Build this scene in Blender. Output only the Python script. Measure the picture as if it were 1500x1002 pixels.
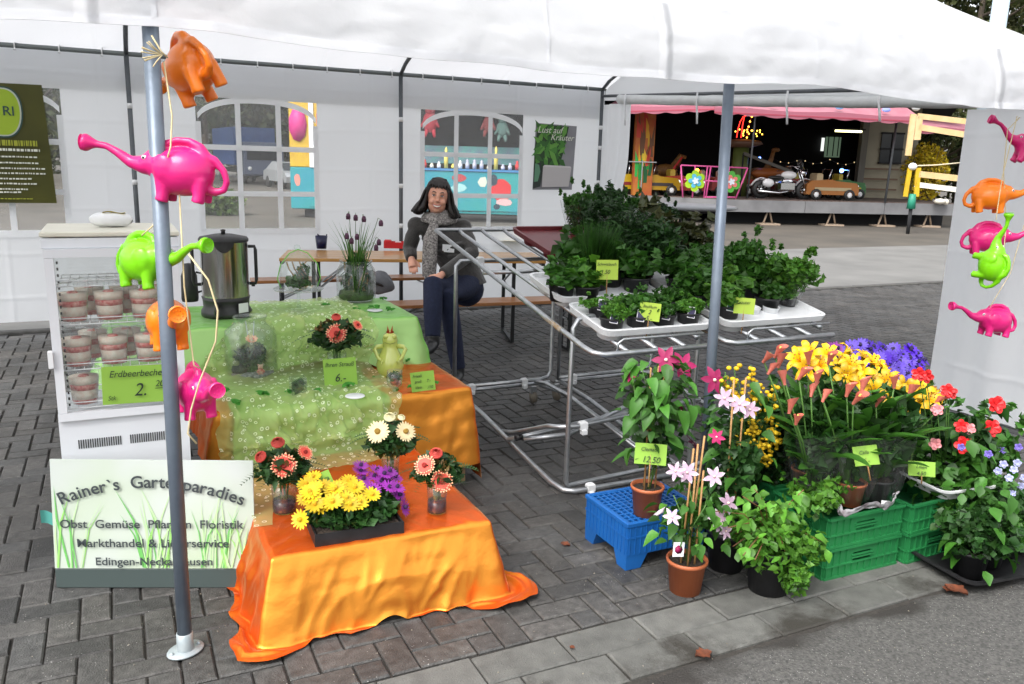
import bpy, math, random
import numpy as np
from mathutils import Vector, Matrix, noise as mnoise
PI=math.pi
random.seed(7)
for _o in list(bpy.data.objects): bpy.data.objects.remove(_o)
S=bpy.context.scene
COL=S.collection
# ------------------------------------------------------------------ camera
CF=1200.0; HC=1.6
CP=math.atan(261/1200.0); CR=math.radians(1.6); CA=math.radians(26)
def _rz(v): return Vector((math.cos(CA)*v[0]+math.sin(CA)*v[1],-math.sin(CA)*v[0]+math.cos(CA)*v[1],v[2]))
_F=Vector((0,math.cos(CP),-math.sin(CP)));_U0=Vector((0,math.sin(CP),math.cos(CP)));_R0=Vector((1,0,0))
_R=_R0*math.cos(CR)+_U0*math.sin(CR);_U=-_R0*math.sin(CR)+_U0*math.cos(CR)
_F=_rz(_F);_R=_rz(_R);_U=_rz(_U)
cam=bpy.data.objects.new('camera',bpy.data.cameras.new('camera'));COL.objects.link(cam)
cam.matrix_world=Matrix(((_R.x,_U.x,-_F.x,0),(_R.y,_U.y,-_F.y,0),(_R.z,_U.z,-_F.z,HC),(0,0,0,1)))
cam.data.sensor_width=36; cam.data.lens=28.8; cam.data.clip_start=.05; cam.data.clip_end=600
S.camera=cam
# ------------------------------------------------------------------ world and sun (overcast)
w=bpy.data.worlds.new('World');S.world=w;w.use_nodes=True
nt=w.node_tree;nt.nodes.clear()
wo=nt.nodes.new('ShaderNodeOutputWorld');bg=nt.nodes.new('ShaderNodeBackground')
sk=nt.nodes.new('ShaderNodeTexSky');sk.sky_type='NISHITA';sk.sun_disc=False
SUN_EL=math.radians(52);SUN_ROT=math.radians(-120)
sk.sun_elevation=SUN_EL;sk.sun_rotation=SUN_ROT;sk.dust_density=4;sk.air_density=1.0;sk.ozone_density=1.0
hs=nt.nodes.new('ShaderNodeHueSaturation');hs.inputs['Saturation'].default_value=.18
nt.links.new(sk.outputs[0],hs.inputs['Color']);nt.links.new(hs.outputs[0],bg.inputs['Color'])
bg.inputs['Strength'].default_value=.15
nt.links.new(bg.outputs[0],wo.inputs['Surface'])
sl=bpy.data.lights.new('sun','SUN');sl.energy=1.0;sl.angle=math.radians(35);sl.color=(1,.97,.93)
so=bpy.data.objects.new('sun',sl);COL.objects.link(so)
_sd=Vector((math.sin(-SUN_ROT)*math.cos(SUN_EL)*-1,math.cos(SUN_ROT)*math.cos(SUN_EL),math.sin(SUN_EL)))
_sd=Vector((math.sin(SUN_ROT)*math.cos(SUN_EL),math.cos(SUN_ROT)*math.cos(SUN_EL),math.sin(SUN_EL)))
so.rotation_euler=_sd.to_track_quat('Z','Y').to_euler();so.location=(0,-5,8)
S.view_settings.view_transform='Standard';S.view_settings.look='None';S.view_settings.gamma=1
S.view_settings.exposure=1.35
S.view_settings.use_curve_mapping=False
S.render.engine='CYCLES'
try:
    S.cycles.max_bounces=10;S.cycles.transparent_max_bounces=32;S.cycles.transmission_bounces=6;S.cycles.diffuse_bounces=4
    S.cycles.caustics_refractive=False;S.cycles.caustics_reflective=False
except Exception: pass
# ------------------------------------------------------------------ placing
CC=Vector((0,0,HC))
def ray(x,y): return _F+_R*((x-750)/CF)+_U*((501-y)/CF)
def at(x,y,z=0.0):
    d=ray(x,y);return CC+d*((z-HC)/d.z)
def atv(x,y,v):
    d=ray(x,y);return CC+d*(v/d.y)
def atu(x,y,u):
    d=ray(x,y);return CC+d*(u/d.x)
def cw(x,y,z=0): return _rz((x,y,z))                 # metres right of / ahead of the viewpoint
def atd(x,y,dep):                                    # at a horizontal distance ahead
    d=ray(x,y);h=_rz((0,1,0));return CC+d*(dep/d.dot(h))
def pix(p):
    d=Vector(p)-CC;k=d.dot(_F);return (750+CF*d.dot(_R)/k,501-CF*d.dot(_U)/k,k)
# ------------------------------------------------------------------ materials
MATS={}
def mat(name,col,rough=.6,metal=0,nscale=0,namt=.0,col2=None,bump=0,bscale=40,transl=0,trans=0,ior=1.45,alpha=1,sheen=0,emit=0,coat=0,attr=None,spec=.5,world=False,detail=4,sss=0):
    if name in MATS: return MATS[name]
    m=bpy.data.materials.new(name);m.use_nodes=True;t=m.node_tree;N=t.nodes;L=t.links
    p=N['Principled BSDF'];out=N['Material Output']
    c=tuple(col)+(1,)
    p.inputs['Base Color'].default_value=c;p.inputs['Roughness'].default_value=rough;p.inputs['Metallic'].default_value=metal
    p.inputs['Specular IOR Level'].default_value=spec
    p.inputs['IOR'].default_value=ior
    if trans: p.inputs['Transmission Weight'].default_value=trans
    if alpha<1: p.inputs['Alpha'].default_value=alpha
    if sheen: p.inputs['Sheen Weight'].default_value=sheen
    if coat: p.inputs['Coat Weight'].default_value=coat
    if emit: p.inputs['Emission Color'].default_value=c;p.inputs['Emission Strength'].default_value=emit
    if sss: p.inputs['Subsurface Weight'].default_value=sss;p.inputs['Subsurface Scale'].default_value=.01
    tc=N.new('ShaderNodeTexCoord') if not world else N.new('ShaderNodeNewGeometry')
    co=tc.outputs['Object'] if not world else tc.outputs['Position']
    colout=None
    if nscale:
        n=N.new('ShaderNodeTexNoise');n.inputs['Scale'].default_value=nscale;n.inputs['Detail'].default_value=detail;L.new(co,n.inputs['Vector'])
        r=N.new('ShaderNodeMapRange');r.inputs['From Min'].default_value=.3;r.inputs['From Max'].default_value=.7;L.new(n.outputs['Fac'],r.inputs['Value'])
        mx=N.new('ShaderNodeMix');mx.data_type='RGBA';L.new(r.outputs[0],mx.inputs['Factor'])
        mx.inputs['A'].default_value=c
        c2=col2 if col2 else tuple(x*(1-namt) for x in col)
        mx.inputs['B'].default_value=tuple(c2)+(1,)
        colout=mx.outputs['Result']
    if attr:
        a=N.new('ShaderNodeAttribute');a.attribute_name=attr
        m2=N.new('ShaderNodeMix');m2.data_type='RGBA';m2.blend_type='MULTIPLY';m2.inputs['Factor'].default_value=1
        if colout: L.new(colout,m2.inputs['A'])
        else: m2.inputs['A'].default_value=c
        L.new(a.outputs['Color'],m2.inputs['B']);colout=m2.outputs['Result']
    if colout: L.new(colout,p.inputs['Base Color'])
    if bump:
        b=N.new('ShaderNodeBump');b.inputs['Strength'].default_value=bump;b.inputs['Distance'].default_value=.01
        n2=N.new('ShaderNodeTexNoise');n2.inputs['Scale'].default_value=bscale;n2.inputs['Detail'].default_value=5;L.new(co,n2.inputs['Vector'])
        L.new(n2.outputs['Fac'],b.inputs['Height']);L.new(b.outputs[0],p.inputs['Normal'])
    if transl:
        tr=N.new('ShaderNodeBsdfTranslucent');ms=N.new('ShaderNodeMixShader');ms.inputs[0].default_value=transl
        if colout: L.new(colout,tr.inputs['Color'])
        else: tr.inputs['Color'].default_value=c
        L.new(p.outputs[0],ms.inputs[1]);L.new(tr.outputs[0],ms.inputs[2]);L.new(ms.outputs[0],out.inputs['Surface'])
    MATS[name]=m;return m
def glassmat(name,col=(.95,.98,.97),op=.1,rough=.03,haze=.1):
    # thin clear sheet: mostly see-through with a sharp reflection at glancing angles
    if name in MATS:return MATS[name]
    m=bpy.data.materials.new(name);m.use_nodes=True;t=m.node_tree;N=t.nodes;L=t.links;N.remove(N['Principled BSDF'])
    out=N['Material Output'];tr=N.new('ShaderNodeBsdfTransparent');tr.inputs[0].default_value=tuple(col)+(1,)
    gl=N.new('ShaderNodeBsdfGlossy');gl.inputs['Roughness'].default_value=rough
    fc=N.new('ShaderNodeLayerWeight');fc.inputs['Blend'].default_value=.5;pw=N.new('ShaderNodeMath');pw.operation='POWER';pw.inputs[1].default_value=4.0;L.new(fc.outputs['Facing'],pw.inputs[0]);fr=N.new('ShaderNodeMath');fr.operation='MULTIPLY_ADD';fr.inputs[1].default_value=.75;fr.inputs[2].default_value=.03;L.new(pw.outputs[0],fr.inputs[0])
    ad=N.new('ShaderNodeMath');ad.operation='ADD';ad.inputs[1].default_value=op*.12;L.new(fr.outputs[0],ad.inputs[0])
    mx=N.new('ShaderNodeMixShader');L.new(ad.outputs[0],mx.inputs[0]);L.new(tr.outputs[0],mx.inputs[1]);L.new(gl.outputs[0],mx.inputs[2])
    df=N.new('ShaderNodeBsdfDiffuse');df.inputs[0].default_value=(.8,.82,.82,1)
    m2=N.new('ShaderNodeMixShader');m2.inputs[0].default_value=op*haze;L.new(mx.outputs[0],m2.inputs[1]);L.new(df.outputs[0],m2.inputs[2])
    L.new(m2.outputs[0],out.inputs['Surface']);MATS[name]=m;return m
# ------------------------------------------------------------------ mesh builder
def rot_to(d):
    d=Vector(d);return d.to_track_quat('Z','Y').to_matrix() if d.length>1e-9 else Matrix.Identity(3)
class MB:
    def __init__(s): s.v=[];s.f=[];s.m=[];s.sm=[];s.X=None
    def add(s,vs,fs,mi=0,smooth=False):
        b=len(s.v)
        if s.X is not None: vs=[s.X@Vector(p) for p in vs]
        s.v.extend(tuple(p) for p in vs)
        for f in fs: s.f.append(tuple(i+b for i in f));s.m.append(mi);s.sm.append(smooth)
    def box(s,c,d,rz=0,mi=0,bev=0,M=None):
        x,y,z=d[0]/2,d[1]/2,d[2]/2
        if bev:
            b=bev;V=[]
            for sz in (-1,1):
                for (sx,sy) in ((-1,-1),(1,-1),(1,1),(-1,1)):
                    V.append((sx*x,sy*y,sz*(z-b)))
                    V.append((sx*(x-b),sy*(y-b),sz*z))
            # idx: bottom outer 0,2,4,6 inner 1,3,5,7; top outer 8,10,12,14 inner 9,11,13,15
            Fs=[(1,7,5,3),(9,11,13,15)]
            for k in range(4):
                a=2*k;c2=2*((k+1)%4)
                Fs.append((a,c2,8+c2,8+a));Fs.append((a+1,c2+1,c2,a));Fs.append((8+a,8+c2,9+c2,9+a))
        else:
            V=[(-x,-y,-z),(x,-y,-z),(x,y,-z),(-x,y,-z),(-x,-y,z),(x,-y,z),(x,y,z),(-x,y,z)]
            Fs=[(0,3,2,1),(4,5,6,7),(0,1,5,4),(1,2,6,5),(2,3,7,6),(3,0,4,7)]
        c=Vector(c);R=M if M is not None else Matrix.Rotation(rz,3,'Z')
        s.add([R@Vector(p)+c for p in V],Fs,mi);return s
    def bar(s,a,b,w,h,mi=0,up=(0,0,1)):
        a=Vector(a);b=Vector(b);d=b-a;L=d.length
        if L<1e-6:return s
        z=d.normalized();x=Vector(up).cross(z)
        if x.length<1e-4:x=Vector((1,0,0)).cross(z)
        x.normalize();y=z.cross(x)
        M=Matrix((x,y,z)).transposed();s.box((a+b)/2,(w,h,L),mi=mi,M=M);return s
    def tube(s,pts,r,n=8,mi=0,closed=False,cap=True,smooth=True):
        P=[Vector(p) for p in pts];k=len(P);rr=r if hasattr(r,'__len__') else [r]*k
        V=[];Fs=[];up=None
        for i in range(k):
            if closed: t=P[(i+1)%k]-P[i-1]
            else: t=P[min(i+1,k-1)]-P[max(i-1,0)]
            t.normalize()
            if up is None:
                up=Vector((0,0,1)) if abs(t.z)<.9 else Vector((1,0,0))
            x=up.cross(t)
            if x.length<1e-5:x=Vector((1,0,0)).cross(t)
            x.normalize();y=t.cross(x);up=y
            for j in range(n):
                a=2*PI*j/n;V.append(P[i]+x*(math.cos(a)*rr[i])+y*(math.sin(a)*rr[i]))
        m=k if closed else k-1
        for i in range(m):
            for j in range(n):
                a=i*n+j;b=i*n+(j+1)%n;c=((i+1)%k)*n+(j+1)%n;d=((i+1)%k)*n+j;Fs.append((a,b,c,d))
        if cap and not closed: Fs.append(tuple(range(n-1,-1,-1)));Fs.append(tuple((k-1)*n+j for j in range(n)))
        s.add(V,Fs,mi,smooth);return s
    def cyl(s,a,b,r0,r1=None,n=16,mi=0,cap=True): return s.tube([a,b],[r0,r0 if r1 is None else r1],n,mi,False,cap)
    def lathe(s,prof,n=24,c=(0,0,0),mi=0,M=None,smooth=True,sx=1,sy=1):
        c=Vector(c);V=[];Fs=[]
        for (r,z) in prof:
            for j in range(n):
                a=2*PI*j/n;p=Vector((r*math.cos(a)*sx,r*math.sin(a)*sy,z));V.append((M@p if M is not None else p)+c)
        for i in range(len(prof)-1):
            for j in range(n):
                Fs.append((i*n+j,i*n+(j+1)%n,(i+1)*n+(j+1)%n,(i+1)*n+j))
        s.add(V,Fs,mi,smooth);return s
    def ball(s,c,r,n=12,mi=0,M=None,sc=(1,1,1)):
        h=max(4,n//2);prof=[(math.sin(PI*i/h)*1.0,-math.cos(PI*i/h)) for i in range(h+1)]
        prof[0]=(1e-4,-1);prof[-1]=(1e-4,1)
        c=Vector(c);V=[];Fs=[]
        for (q,z) in prof:
            for j in range(n):
                a=2*PI*j/n;p=Vector((q*math.cos(a)*sc[0]*r,q*math.sin(a)*sc[1]*r,z*sc[2]*r));V.append((M@p if M is not None else p)+c)
        for i in range(h):
            for j in range(n): Fs.append((i*n+j,i*n+(j+1)%n,(i+1)*n+(j+1)%n,(i+1)*n+j))
        s.add(V,Fs,mi,True);return s
    def grid(s,fn,nu,nv,mi=0,smooth=True,skip=None):
        V=[fn(i/nu,j/nv) for j in range(nv+1) for i in range(nu+1)];Fs=[]
        for j in range(nv):
            for i in range(nu):
                if skip and skip(i,j):continue
                a=j*(nu+1)+i;Fs.append((a,a+1,a+nu+2,a+nu+1))
        s.add(V,Fs,mi,smooth);return s
    def poly(s,pts,mi=0,th=0,nrm=(0,0,1)):
        P=[Vector(p) for p in pts];n=len(P)
        if th:
            o=Vector(nrm)*th;V=P+[p+o for p in P]
            Fs=[tuple(range(n-1,-1,-1)),tuple(range(n,2*n))]+[(i,(i+1)%n,n+(i+1)%n,n+i) for i in range(n)]
            s.add(V,Fs,mi)
        else: s.add(P,[tuple(range(n))],mi)
        return s
    def mesh(s,name,mats):
        me=bpy.data.meshes.new(name);me.from_pydata(s.v,[],s.f)
        for m in (mats if isinstance(mats,(list,tuple)) else [mats]): me.materials.append(m)
        me.polygons.foreach_set('material_index',s.m);me.polygons.foreach_set('use_smooth',s.sm);me.update();return me
    def build(s,name,mats,parent=None,loc=(0,0,0),rot=(0,0,0),scale=(1,1,1)):
        return link(name,s.mesh(name,mats),parent,loc,rot,scale)
def link(name,me,parent=None,loc=(0,0,0),rot=(0,0,0),scale=(1,1,1)):
    o=bpy.data.objects.new(name,me);COL.objects.link(o);o.location=loc;o.rotation_euler=rot;o.scale=scale
    if parent is not None:o.parent=parent
    return o
def thing(name,label,cat,loc=(0,0,0),rz=0,group=None,rot=None,scale=(1,1,1)):
    o=bpy.data.objects.new(name,None);COL.objects.link(o);o.empty_display_size=.05
    o.location=loc;o.rotation_euler=rot if rot else (0,0,rz);o.scale=scale;return tag(o,label,cat,group)
def tag(o,label,cat,group=None):
    o['label']=label;o['category']=cat
    if group:o['group']=group
    return o
def struct(o): o['kind']='structure';return o
def stuff(o,label=None,cat=None):
    o['kind']='stuff'
    if label:o['label']=label;o['category']=cat
    return o
def dup(root,loc,rz=0,label=None,group=None,scale=None,rot=None):
    r=root.copy();COL.objects.link(r);r.location=loc;r.rotation_euler=rot if rot else (0,0,rz)
    if scale:r.scale=scale if hasattr(scale,'__len__') else (scale,)*3
    if label:r['label']=label
    if group:r['group']=group
    for ch in list(root.children):
        c=ch.copy();COL.objects.link(c);c.parent=r
        for g in list(ch.children):
            d=g.copy();COL.objects.link(d);d.parent=c
    return r
def applymod(name,me_obj,mods,mats):
    # evaluates modifiers on a temporary object and returns the finished mesh
    for ty,kw in mods:
        md=me_obj.modifiers.new(ty,ty)
        for k,v in kw.items(): setattr(md,k,v)
    bpy.context.view_layer.update()
    dg=bpy.context.evaluated_depsgraph_get()
    me=bpy.data.meshes.new_from_object(me_obj.evaluated_get(dg));me.name=name
    bpy.data.objects.remove(me_obj)
    me.materials.clear()
    for m in (mats if isinstance(mats,(list,tuple)) else [mats]): me.materials.append(m)
    me.polygons.foreach_set('use_smooth',[True]*len(me.polygons));return me
def fnoise(x,y=0,z=0): return mnoise.noise(Vector((x,y,z)))
def textmesh(txt,size,shear=0,off=0,extrude=.0,spacing=1.0):
    cu=bpy.data.curves.new('t','FONT');cu.body=txt;cu.size=size;cu.shear=shear;cu.offset=off;cu.extrude=extrude;cu.space_character=spacing
    cu.resolution_u=4
    o=bpy.data.objects.new('t',cu);COL.objects.link(o);bpy.context.view_layer.update()
    dg=bpy.context.evaluated_depsgraph_get();me=bpy.data.meshes.new_from_object(o.evaluated_get(dg))
    bpy.data.objects.remove(o);return me
def textobj(name,txt,size,m,parent,loc,rot=(PI/2,0,0),shear=0,off=0,extrude=.0006,center=True,sx=1,spacing=1.0):
    me=textmesh(txt,size,shear,off,extrude,spacing);me.materials.clear();me.materials.append(m)
    if center and len(me.vertices):
        xs=[v.co.x for v in me.vertices];c=(min(xs)+max(xs))/2
        for v in me.vertices:v.co.x-=c
    return link(name,me,parent,loc,rot,(sx,1,1))
# ================================================================== materials of the place
white_cloth=(.84,.855,.87)
def cloth_mat(name,tr,c=white_cloth,bump=.5):
    return mat(name,c,rough=.55,bump=bump,bscale=7,transl=tr,spec=.25)
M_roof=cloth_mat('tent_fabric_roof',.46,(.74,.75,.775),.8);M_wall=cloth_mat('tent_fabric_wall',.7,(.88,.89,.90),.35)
def folds(m,per,st):
    # packing folds pressed into the sheet: narrow ridges at even spacing, added to the bump height
    t=m.node_tree;N=t.nodes;L=t.links;b=[n for n in N if n.type=='BUMP'][0];h=b.inputs['Height'].links[0].from_socket
    tc=N.new('ShaderNodeTexCoord');sx=N.new('ShaderNodeSeparateXYZ');L.new(tc.outputs['Object'],sx.inputs[0]);acc=h
    for ax,p_ in (('Z',per),('X',per*2.1)):
        n=N.new('ShaderNodeTexNoise');n.inputs['Scale'].default_value=1.5;L.new(tc.outputs['Object'],n.inputs['Vector'])
        a=N.new('ShaderNodeMath');a.operation='MULTIPLY_ADD';a.inputs[1].default_value=.06;L.new(n.outputs['Fac'],a.inputs[0]);L.new(sx.outputs[ax],a.inputs[2])
        q=N.new('ShaderNodeMath');q.operation='PINGPONG';q.inputs[1].default_value=p_;L.new(a.outputs[0],q.inputs[0])
        r=N.new('ShaderNodeMapRange');r.interpolation_type='SMOOTHSTEP';r.inputs['From Min'].default_value=0;r.inputs['From Max'].default_value=.035;r.inputs['To Min'].default_value=st;r.inputs['To Max'].default_value=0;L.new(q.outputs[0],r.inputs['Value'])
        s_=N.new('ShaderNodeMath');s_.operation='ADD';L.new(acc,s_.inputs[0]);L.new(r.outputs[0],s_.inputs[1]);acc=s_.outputs[0]
    L.new(acc,b.inputs['Height'])
folds(M_wall,.19,1.6);folds(M_roof,.45,1.3)
M_steel=mat('galvanised_steel',(.36,.38,.40),rough=.38,metal=.85,nscale=25,col2=(.5,.51,.52))
M_pole=mat('painted_pole',(.125,.155,.20),rough=.42,metal=.3,nscale=14,col2=(.16,.195,.24),bump=.1,bscale=60)
M_darkpole=mat('dark_pole',(.09,.10,.11),rough=.5,metal=.4,nscale=9,col2=(.13,.14,.15))
M_whiteplastic=mat('white_plastic',(.78,.79,.80),rough=.35,nscale=30,col2=(.72,.73,.74))
M_black=mat('black_plastic',(.012,.012,.013),rough=.4,nscale=20,col2=(.025,.025,.025))
M_band=mat('white_window_band',(.9,.91,.92),rough=.5,transl=.5)
M_film=glassmat('clear_window_film',(.97,.98,.98),.35,.08,.45)
# ================================================================== ground
def paver_mat():
    m=mat('concrete_paver',(.092,.089,.084),rough=.55,nscale=34,col2=(.046,.044,.042),bump=.5,bscale=160,attr='tone',world=True,detail=8)
    t=m.node_tree;N=t.nodes;L=t.links;p=N['Principled BSDF']
    src=p.inputs['Base Color'].links[0].from_socket
    g=N.new('ShaderNodeNewGeometry');n=N.new('ShaderNodeTexNoise');n.inputs['Scale'].default_value=2.1;n.inputs['Detail'].default_value=7;n.inputs['Roughness'].default_value=.65
    L.new(g.outputs['Position'],n.inputs['Vector']);r=N.new('ShaderNodeMapRange');r.inputs['From Min'].default_value=.36;r.inputs['From Max'].default_value=.6
    r.inputs['To Min'].default_value=.58;r.inputs['To Max'].default_value=1.1;L.new(n.outputs['Fac'],r.inputs['Value'])
    cm=N.new('ShaderNodeMix');cm.data_type='RGBA';cm.blend_type='MULTIPLY';cm.inputs['Factor'].default_value=1
    L.new(src,cm.inputs['A']);L.new(r.outputs[0],cm.inputs['B'])
    # pale grit specks
    v=N.new('ShaderNodeTexVoronoi');v.inputs['Scale'].default_value=85;L.new(g.outputs['Position'],v.inputs['Vector'])
    q=N.new('ShaderNodeMath');q.operation='LESS_THAN';q.inputs[1].default_value=.12;L.new(v.outputs['Distance'],q.inputs[0])
    n3=N.new('ShaderNodeTexNoise');n3.inputs['Scale'].default_value=9;L.new(g.outputs['Position'],n3.inputs['Vector'])
    q2=N.new('ShaderNodeMath');q2.operation='GREATER_THAN';q2.inputs[1].default_value=.58;L.new(n3.outputs['Fac'],q2.inputs[0])
    q3=N.new('ShaderNodeMath');q3.operation='MULTIPLY';L.new(q.outputs[0],q3.inputs[0]);L.new(q2.outputs[0],q3.inputs[1])
    c3=N.new('ShaderNodeMix');c3.data_type='RGBA';L.new(q3.outputs[0],c3.inputs['Factor']);L.new(cm.outputs['Result'],c3.inputs['A']);c3.inputs['B'].default_value=(.4,.39,.37,1)
    L.new(c3.outputs['Result'],p.inputs['Base Color']);return m
M_paver=paver_mat()
M_bed=mat('joint_sand',(.028,.025,.022),rough=.95,nscale=60,col2=(.045,.04,.034),world=True,bump=.6,bscale=150)
def slab_mat():
    m=mat('concrete_slab',(.128,.128,.118),rough=.7,nscale=16,col2=(.082,.082,.076),bump=.45,bscale=180,attr='tone',world=True,detail=9)
    t=m.node_tree;N=t.nodes;L=t.links;p=N['Principled BSDF'];src=p.inputs['Base Color'].links[0].from_socket
    g=N.new('ShaderNodeNewGeometry')
    n=N.new('ShaderNodeTexNoise');n.inputs['Scale'].default_value=3.4;n.inputs['Detail'].default_value=9;n.inputs['Roughness'].default_value=.7;L.new(g.outputs['Position'],n.inputs['Vector'])
    sx=N.new('ShaderNodeSeparateXYZ');L.new(g.outputs['Position'],sx.inputs[0])
    mr=N.new('ShaderNodeMapRange');mr.inputs['From Min'].default_value=1.9;mr.inputs['From Max'].default_value=2.24;mr.inputs['To Min'].default_value=.14;mr.inputs['To Max'].default_value=-.12;L.new(sx.outputs['Y'],mr.inputs['Value'])
    a=N.new('ShaderNodeMath');a.operation='ADD';L.new(n.outputs['Fac'],a.inputs[0]);L.new(mr.outputs[0],a.inputs[1])
    r=N.new('ShaderNodeMapRange');r.inputs['From Min'].default_value=.55;r.inputs['From Max'].default_value=.70;L.new(a.outputs[0],r.inputs['Value'])
    c=N.new('ShaderNodeMix');c.data_type='RGBA';L.new(r.outputs[0],c.inputs['Factor']);L.new(src,c.inputs['A']);c.inputs['B'].default_value=(.032,.029,.024,1)
    L.new(c.outputs['Result'],p.inputs['Base Color']);return m
M_slab=slab_mat()
def asphalt_mat():
    m=mat('asphalt',(.115,.112,.105),rough=.85,nscale=90,col2=(.045,.044,.042),bump=.9,bscale=130,world=True,detail=6)
    t=m.node_tree;N=t.nodes;L=t.links;p=N['Principled BSDF'];src=p.inputs['Base Color'].links[0].from_socket
    g=N.new('ShaderNodeNewGeometry');v=N.new('ShaderNodeTexVoronoi');v.inputs['Scale'].default_value=120;L.new(g.outputs['Position'],v.inputs['Vector'])
    q=N.new('ShaderNodeMapRange');q.inputs['From Min'].default_value=.12;q.inputs['From Max'].default_value=.2;q.inputs['To Min'].default_value=1;q.inputs['To Max'].default_value=0;L.new(v.outputs['Distance'],q.inputs['Value'])
    sp=N.new('ShaderNodeSeparateColor');L.new(v.outputs['Color'],sp.inputs[0]);gt=N.new('ShaderNodeMath');gt.operation='GREATER_THAN';gt.inputs[1].default_value=.72;L.new(sp.outputs[0],gt.inputs[0])
    mu=N.new('ShaderNodeMath');mu.operation='MULTIPLY';L.new(q.outputs[0],mu.inputs[0]);L.new(gt.outputs[0],mu.inputs[1])
    c=N.new('ShaderNodeMix');c.data_type='RGBA';L.new(mu.outputs[0],c.inputs['Factor']);L.new(src,c.inputs['A']);c.inputs['B'].default_value=(.42,.41,.39,1)
    n=N.new('ShaderNodeTexNoise');n.inputs['Scale'].default_value=2.3;n.inputs['Detail'].default_value=8;L.new(g.outputs['Position'],n.inputs['Vector'])
    sx=N.new('ShaderNodeSeparateXYZ');L.new(g.outputs['Position'],sx.inputs[0])
    mr=N.new('ShaderNodeMapRange');mr.inputs['From Min'].default_value=1.93;mr.inputs['From Max'].default_value=1.78;mr.inputs['To Min'].default_value=.22;mr.inputs['To Max'].default_value=0;L.new(sx.outputs['Y'],mr.inputs['Value'])
    a=N.new('ShaderNodeMath');a.operation='ADD';L.new(n.outputs['Fac'],a.inputs[0]);L.new(mr.outputs[0],a.inputs[1])
    r=N.new('ShaderNodeMapRange');r.inputs['From Min'].default_value=.6;r.inputs['From Max'].default_value=.7;L.new(a.outputs[0],r.inputs['Value'])
    c2=N.new('ShaderNodeMix');c2.data_type='RGBA';L.new(r.outputs[0],c2.inputs['Factor']);L.new(c.outputs['Result'],c2.inputs['A']);c2.inputs['B'].default_value=(.03,.027,.024,1)
    L.new(c2.outputs['Result'],p.inputs['Base Color']);return m
M_asph=asphalt_mat()
M_far=mat('old_asphalt_yard',(.11,.097,.08),rough=.8,nscale=.7,col2=(.07,.064,.055),world=True,bump=.2,bscale=20,detail=9)
M_conc=mat('pale_concrete_yard',(.19,.187,.178),rough=.75,nscale=1.2,col2=(.135,.134,.128),world=True,bump=.2,bscale=25,detail=9)
g=MB();g.add([(-200,-200,-.05),(300,-200,-.05),(300,300,-.05),(-200,300,-.05)],[(0,1,2,3)])
struct(g.build('ground',M_far))
g=MB()
def aspf(i,j):
    u=-4+14*i;ed=1.915+.012*fnoise(u*9)+.01*fnoise(u*31,3)+(-.10*max(0,.35-u)**1.5)
    v=-3+(ed+3)*j;return (u,v,-.004+.002*fnoise(u*6,v*6)-(.008 if j==1 else 0))
g.grid(aspf,240,50);struct(g.build('asphalt_road',M_asph))
g=MB();g.grid(lambda i,j:(-6+34*i,8.42+4.9*j,-.03+.003*fnoise(i*30,j*8)),60,12);struct(g.build('concrete_yard',M_conc))
g=MB()
for k in range(17): g.box((-5.5+2.0*k,8.36,-.06),(1.985,.10,.17),bev=.012)
struct(g.build('yard_kerb',mat('kerb_concrete',(.10,.098,.092),rough=.8,nscale=12,col2=(.06,.058,.055),world=True)))
# pavement bed with pavers and slabs standing proud of it
g=MB();g.grid(lambda i,j:(-5.5+20.5*i,1.9+6.41*j,-.011),40,16,smooth=False);bed=struct(g.build('pavement',M_bed))
def toned(me,tones):
    a=me.color_attributes.new('tone','FLOAT_COLOR','CORNER') if False else me.attributes.new('tone','FLOAT_COLOR','FACE')
    buf=[]
    for t in tones: buf+= [t[0],t[1],t[2],1]
    a.data.foreach_set('color',buf)
def rtone(r):
    t=.82+.36*r.random()
    if r.random()<.12:t*=.72
    w=(r.random()-.5)*.06
    return (t*(1+w),t,t*(1-w))
PW,PH=.1945,.0945
def paver_mesh(seed,w=PW,h=PH,t=.03,b=.0055):
    r=random.Random(seed);m=MB();x,y=w/2,h/2
    j=lambda:(r.random()-.5)*.003
    V=[(sx*x+j(),sy*y+j(),-t) for sx,sy in ((-1,-1),(1,-1),(1,1),(-1,1))]
    V+=[(V[i][0],V[i][1],-b) for i in range(4)]
    V+=[(V[i][0]-math.copysign(b,V[i][0]),V[i][1]-math.copysign(b,V[i][1]),0+j()*.3) for i in range(4)]
    F=[(8,9,10,11)]
    for k in range(4):
        l=(k+1)%4;F+=[(k,l,4+l,4+k),(4+k,4+l,8+l,8+k)]
    m.add(V,F);me=m.mesh('paver',M_paver);tn=rtone(r);toned(me,[tn]*len(me.polygons));return me
PM=[paver_mesh(s) for s in range(10)]
cells=[];HP=paver_mesh(77,.0945,.0945)
U0c,V0c=-4.0,2.24
for i in range(-16,190):
    for j in range(0,61):
        d=(i-j)%4
        if d==0: c=(U0c+.1*(i+1),V0c+.1*(j+.5),0)
        elif d==3: c=(U0c+.1*(i+.5),V0c+.1*(j+1),PI/2)
        elif d==2 and j==0: c=(U0c+.1*(i+.5),V0c+.05,9)
        else: continue
        if d==3 and j==60: continue
        px,py,k=pix((c[0],c[1],0))
        if k<.3 or px<-500 or px>2300 or py>1500: continue
        cells.append((k,c,px,py))
cells.sort()
def hid(px,py):   # far behind the stall cloths: nothing of it is seen
    return 395<px<720 and 720<py<850
rr=random.Random(3)
near=[];rest=[]
for it in cells:
    (near if len(near)<296 and not hid(it[2],it[3]) and -30<it[2]<1530 and it[3]<1030 else rest).append(it)
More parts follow.
